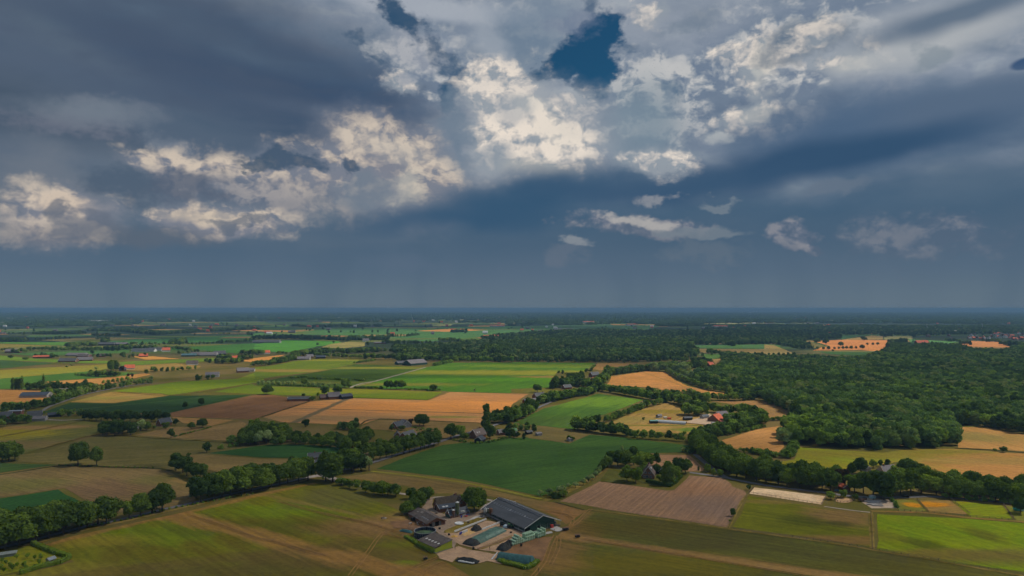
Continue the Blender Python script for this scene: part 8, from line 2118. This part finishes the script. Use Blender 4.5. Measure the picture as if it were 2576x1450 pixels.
# the village on the far right and scattered far roofs
vr = random.Random(21)
k = 0
VL = []
for i in range(54):
    x = vr.uniform(1900, 2560) if i < 50 else vr.uniform(1450, 1900); y = vr.uniform(330, 392)
    if 350 < y and 2050 < x < 2250 and vr.random() < .3: continue
    rf = vr.choice([ROOF_RD, ROOF_GY, ROOF_BR, ROOF_DK, ROOF_RD]); W = vr.uniform(8, 11); L = vr.uniform(12, 20)
    VL.append((x, y, rf, W, L))
for i, (x, y, rf, W, L) in enumerate(sorted(VL, key=lambda q: q[0])):
    H_("house", ordw(i + 1) + " " + {"red_tiles": "red-roofed", "grey_tiles": "grey-roofed", "weathered_sheet_roof": "brown-roofed", "fibre_cement_dark": "dark-roofed"}[rf.name] + " house from left in the far village", "house", "r4", x, y, vr.uniform(-90, 0), W, L, 5, 10, vr.choice([BRICK, WHITE, BRICK_LT]), rf, trim=None)["group"] = "houses of the far village"
for i, (sh, x, y, L) in enumerate([("r2", 655, 178, 90), ("r2", 740, 178, 130), ("r2", 1320, 160, 120), ("r4", 150, 175, 200), ("r1", 40, 188, 90), ("r1", 860, 214, 160), ("r1", 1770, 180, 110), ("r3", 1200, 186, 90), ("r3", 2290, 92, 300), ("r2", 1000, 182, 120), ("r2", 2260, 262, 90), ("r3", 680, 222, 90), ("r2", 2190, 372, 60), ("r3", 1930, 268, 90), ("r3", 1100, 250, 70)]):
    p = GP(sh, x, y)
    if p[1] > 20000: p = (p[0] * 20000 / p[1], 20000)
    gable_house("factory", ["leftmost", "second", "third", "fourth", "fifth", "sixth", "seventh", "eighth", "ninth", "tenth", "eleventh", "twelfth", "thirteenth", "fourteenth", "fifteenth"][i] + " pale roof standing out of the distant plain", "building", p, -1.4, 40, L, 9, 14, WHITE, SKYL if i < 9 else ROOF_RD, trim=None)["group"] = "pale roofs on the distant plain"


# ---- vehicles on the right hand road
def car(sh, x, y, rz, mat, label):
    c = GP(sh, x, y)
    e = empty("parked_car", (c[0], c[1], .33), rz, label, "car")
    prof = [(-2.15, .35), (-2.2, .75), (-1.9, .92), (-1.25, .98), (-.75, 1.42), (.65, 1.45), (1.25, 1.0), (2.0, .88), (2.15, .6), (2.1, .32)]
    n = len(prof); vs = [(x_, -.85 * (.86 if z_ > 1.2 else 1), z_) for x_, z_ in prof] + [(x_, .85 * (.86 if z_ > 1.2 else 1), z_) for x_, z_ in prof]
    fs = [tuple(reversed(range(n))), tuple(range(n, 2 * n))] + [(k_, (k_ + 1) % n, n + (k_ + 1) % n, n + k_) for k_ in range(n)]
    mesh_obj("body", vs, fs, mat, e)
    for s in (-1, 1): MB().add([(-1.1, s * .80, 1.0), (1.1, s * .80, 1.0), (.62, s * .76, 1.38), (-.72, s * .76, 1.36)], [(0, 1, 2, 3)]).build("side_window", GLASS, e)
    MB().add([(1.27, -.66, 1.02), (1.27, .66, 1.02), (.72, .6, 1.44), (.72, -.6, 1.44)], [(0, 1, 2, 3)]).build("windscreen", GLASS, e)
    for wx in (-1.35, 1.35):
        for s in (-1, 1): MB().tube((wx, s * .70, .32), (wx, s * .88, .32), .32, n=14).build("wheel", BLACKW, e)
    for s in (-1, 1): MB().box(2.08, s * .6 - .15, .6, 2.17, s * .6 + .15, .74).build("headlight", SKYL, e)


car("b4", 1315, 695, -.05, simple("dark_blue_car_paint", (.015, .025, .035), .2, .6), "dark blue car parked on the road under the big trees")
car("b4", 665, 645, -.2, simple("blue_car_paint", (.05, .10, .16), .2, .6), "bluish car half hidden behind the oval paddock")
# things in the yard there
for x, y, w_, d_, h_, mt, lab, nm in [(908, 735, 4.5, 2.2, 1.9, RUST, "rusty trailer at the corner of the riding yard", "trailer"), (1000, 715, 3.2, 2.6, 2.0, simple("pale_turquoise", (.30, .45, .44), .5), "pale turquoise trailer beside the plank stacks", "trailer")]:
    c = GP("b4", x, y); e = empty(nm, (c[0], c[1], .3), .3, lab, nm); MB().box(-w_ / 2, -d_ / 2, .5, w_ / 2, d_ / 2, h_).build("body", mt, e); MB().box(-w_ / 2 - .1, -d_ / 2 - .1, h_, w_ / 2 + .1, d_ / 2 + .1, h_ + .1).build("roof", SKYL if "pale" in lab else BLACKW, e)
    for s in (-1, 1): MB().tube((-.4, s * d_ * .42, .35), (-.4, s * d_ * .5, .35), .35, n=10).build("wheel", BLACKW, e)
for i, (x, y) in enumerate([(975, 742), (1010, 752), (1040, 762), (1000, 770), (1050, 780), (1030, 738)]):
    c = GP("b4", x, y); e = empty("timber_stack", (c[0], c[1], .3), -.12, ordw(i + 1) + " low stack of pale slabs in the riding yard", "stack", "slab stacks in the riding yard")
    for k in range(3): MB().box(-3.2, -.7 + k * .5, 0, 3.2, -.3 + k * .5, .5).build("slab", CONC, e)
for i, (x, y) in enumerate([(2360, 822), (2385, 822), (2412, 824), (2425, 815)]):
    c = GP("b4", x, y); o = MB().lathe([(.02, 0), (1.05, 0), (1.15, .2), (1.15, 1.9), (1.0, 2.1), (.02, 2.1)], 14).build("wrapped_bale", TURQ if i < 2 else simple("pale_turq", (.35, .55, .48), .4)); o.location = (c[0], c[1], 1.35); o.rotation_euler = (PI / 2, 0, .2)
    tag(o, ("deep green " if i < 2 else "pale green ") + ("left " if i % 2 == 0 else "right ") + "bale in the row at the right edge", "bale", "bales at the right edge")
# power pylons far off
for i, (sh, x, y, h) in enumerate([("r1", 1722, 236, 42), ("r1", 2450, 230, 38), ("r2", 2025, 225, 40), ("r4", 1538, 292, 34), ("r4", 2075, 282, 34), ("r2", 1388, 262, 38), ("r3", 878, 245, 30)]):
    p = GP(sh, x, y); e = empty("pylon", (p[0], p[1], 0), .3, ordw(i + 1) + " faint lattice pylon from the left edge" if False else ["thin pylon in the distance left of centre", "second thin pylon left of centre", "thin pylon above the far woods", "pylon over the right forest", "rightmost thin distant pylon", "pylon behind the centre barns", "thin pylon behind the middle wood"][i], "pylon")
    m = MB()
    for sx in (-1, 1):
        for sy in (-1, 1): m.tube((sx * 3, sy * 3, 0), (sx * .5, sy * .5, h), .25, n=4)
    m.build("tower", STEEL, e)
    for zz, wd in ((h * .72, 9), (h * .86, 7)): MB().box(-wd, -.3, zz, wd, .3, zz + .5).build("cross_arm", STEEL, e)

# ---- scattered far roofs between the woods, each a pixel or two: one object per colour
fh = random.Random(17)
for mt, cnt in ((WHITE, 40), (ROOF_RD, 60), (ROOF_GY, 90)):
    m = MB()
    for _ in range(cnt):
        y0 = 3100 * (3.6 ** fh.random()); x0 = fh.uniform(-.76, .76) * y0
        L_, W_, h_ = fh.uniform(10, 26), fh.uniform(8, 13), fh.uniform(5, 8) * (1 + y0 / 9000)
        m.add([(x0, y0, 0), (x0 + L_, y0, 0), (x0 + L_, y0 + W_, 0), (x0, y0 + W_, 0), (x0, y0, h_ * .6), (x0 + L_, y0, h_ * .6), (x0 + L_, y0 + W_, h_ * .6), (x0, y0 + W_, h_ * .6), (x0, y0 + W_ / 2, h_ * 1.3), (x0 + L_, y0 + W_ / 2, h_ * 1.3)],
              [(0, 1, 5, 4), (1, 2, 6, 9, 5), (2, 3, 7, 6), (3, 0, 4, 8, 7), (4, 5, 9, 8), (6, 7, 8, 9)])
    tag(m.build("distant_houses", mt), "scattered farmhouses far out on the plain", "houses", kind="stuff")
for i, (sh, x, y, h) in enumerate([("r2", 1650, 150, 60), ("r1", 1500, 150, 55), ("r3", 1750, 130, 60)]):
    p = GP(sh, x, y); e = empty("church", (p[0], p[1], 0), .2, ["church spire on the skyline left of centre", "church spire far off on the left", "church spire far off on the right"][i], "church")
    MB().box(-5, -5, 0, 5, 5, h * .55).build("tower", BRICK_LT, e); MB().add([(-5, -5, h * .55), (5, -5, h * .55), (5, 5, h * .55), (-5, 5, h * .55), (0, 0, h)], [(0, 1, 4), (1, 2, 4), (2, 3, 4), (3, 0, 4)]).build("spire", ROOF_DK, e)

# ------------------------------------------------------------------ clouds placed overhead, out of the picture, to shade parts of the plain
def cloud(tx, ty, h, rx, ry, op, seed, rot=0.0):
    """tx, ty = the ground it shades; an unseen cloud placed for that shade, with ragged, thinning edges"""
    k = h / math.tan(SUN_EL)
    r = np.random.RandomState(seed)
    nu, nv = 40, 16
    vs, fs = [], []
    for j in range(nv + 1):
        ph = -PI / 2 + PI * j / nv
        for i in range(nu):
            th = 2 * PI * i / nu
            d = Vector((math.cos(ph) * math.cos(th), math.cos(ph) * math.sin(th), math.sin(ph)))
            q = 1 + 0.35 * mn.noise(d * 2.1 + Vector((seed, 0, 0))) + 0.18 * mn.noise(d * 5 + Vector((0, seed, 0)))
            vs.append((d.x * rx * q, d.y * ry * q, d.z * 160 * (1.0 if d.z > 0 else 0.35) * q))
    for j in range(nv):
        for i in range(nu):
            fs.append((j * nu + i, j * nu + (i + 1) % nu, (j + 1) * nu + (i + 1) % nu, (j + 1) * nu + i))
    m, w = new_mat("shade_cloud")
    t = m.node_tree
    tc = t.nodes.new("ShaderNodeTexCoord").outputs["Object"]
    rr_ = w.vmath("LENGTH", w.vmath("MULTIPLY", tc, (1 / rx, 1 / ry, 0)))
    n = w.noise(w.vmath("MULTIPLY", tc, (1 / rx, 1 / rx, 1 / rx)), 2.2, 5, 0.6)[0]
    f = w.ss(w.math("ADD", rr_, w.math("MULTIPLY", w.math("SUBTRACT", n, 0.5), 1.1)), 0.35, 1.0, op, 0.0)
    a = t.nodes.new("ShaderNodeBsdfTransparent"); b = t.nodes.new("ShaderNodeBsdfDiffuse"); b.inputs[0].default_value = (.85, .87, .9, 1)
    mx = t.nodes.new("ShaderNodeMixShader"); t.links.new(f, mx.inputs[0]); t.links.new(a.outputs[0], mx.inputs[1]); t.links.new(b.outputs[0], mx.inputs[2])
    o = t.nodes.new("ShaderNodeOutputMaterial"); t.links.new(mx.outputs[0], o.inputs[0])
    ob = mesh_obj("cloud", vs, fs, m, smooth=True)
    ob.location = (tx + k * math.sin(SUN_AZ), ty + k * math.cos(SUN_AZ), h); ob.rotation_euler = (0, 0, rot)
    tag(ob, "unseen grey cloud placed high overhead to shade the plain", "cloud", "clouds overhead", "stuff")


for i, c in enumerate([(-60, 370, 1200, 520, 170, .34, .0), (-430, 680, 1250, 700, 300, .42, .1), (60, 570, 1300, 420, 110, .26, .0), (-1500, 2700, 2300, 1500, 350, .40, .0), (1300, 3000, 2400, 1500, 500, .36, .0),
                       (-200, 4300, 3000, 3200, 700, .45, .0), (-350, 1180, 1600, 300, 90, .3, .2), (300, 1500, 1700, 330, 110, .28, .0), (450, 1950, 2000, 700, 120, .3, .0), (900, 1250, 1700, 260, 160, .22, .4)]):
    cloud(c[0], c[1], c[2], c[3], c[4], c[5], i + 1, c[6])

# ------------------------------------------------------------------ the hazy air
def haze():
    m, w = new_mat("hazy_air")
    t = m.node_tree
    pv = t.nodes.new("ShaderNodeVolumePrincipled")
    pv.inputs["Color"].default_value = (0.20, 0.37, 0.57, 1)
    pv.inputs["Density"].default_value = HAZE
    pv.inputs["Anisotropy"].default_value = 0.0
    o = t.nodes.new("ShaderNodeOutputMaterial"); t.links.new(pv.outputs[0], o.inputs[1])
    b = MB().box(-95000, -2600, -1.0, 95000, 95000, 126.0)
    ob = b.build("haze", m)
    ob["kind"] = "stuff"; ob["label"] = "thin blue haze over the whole plain"


HAZE = 0.0001
haze()
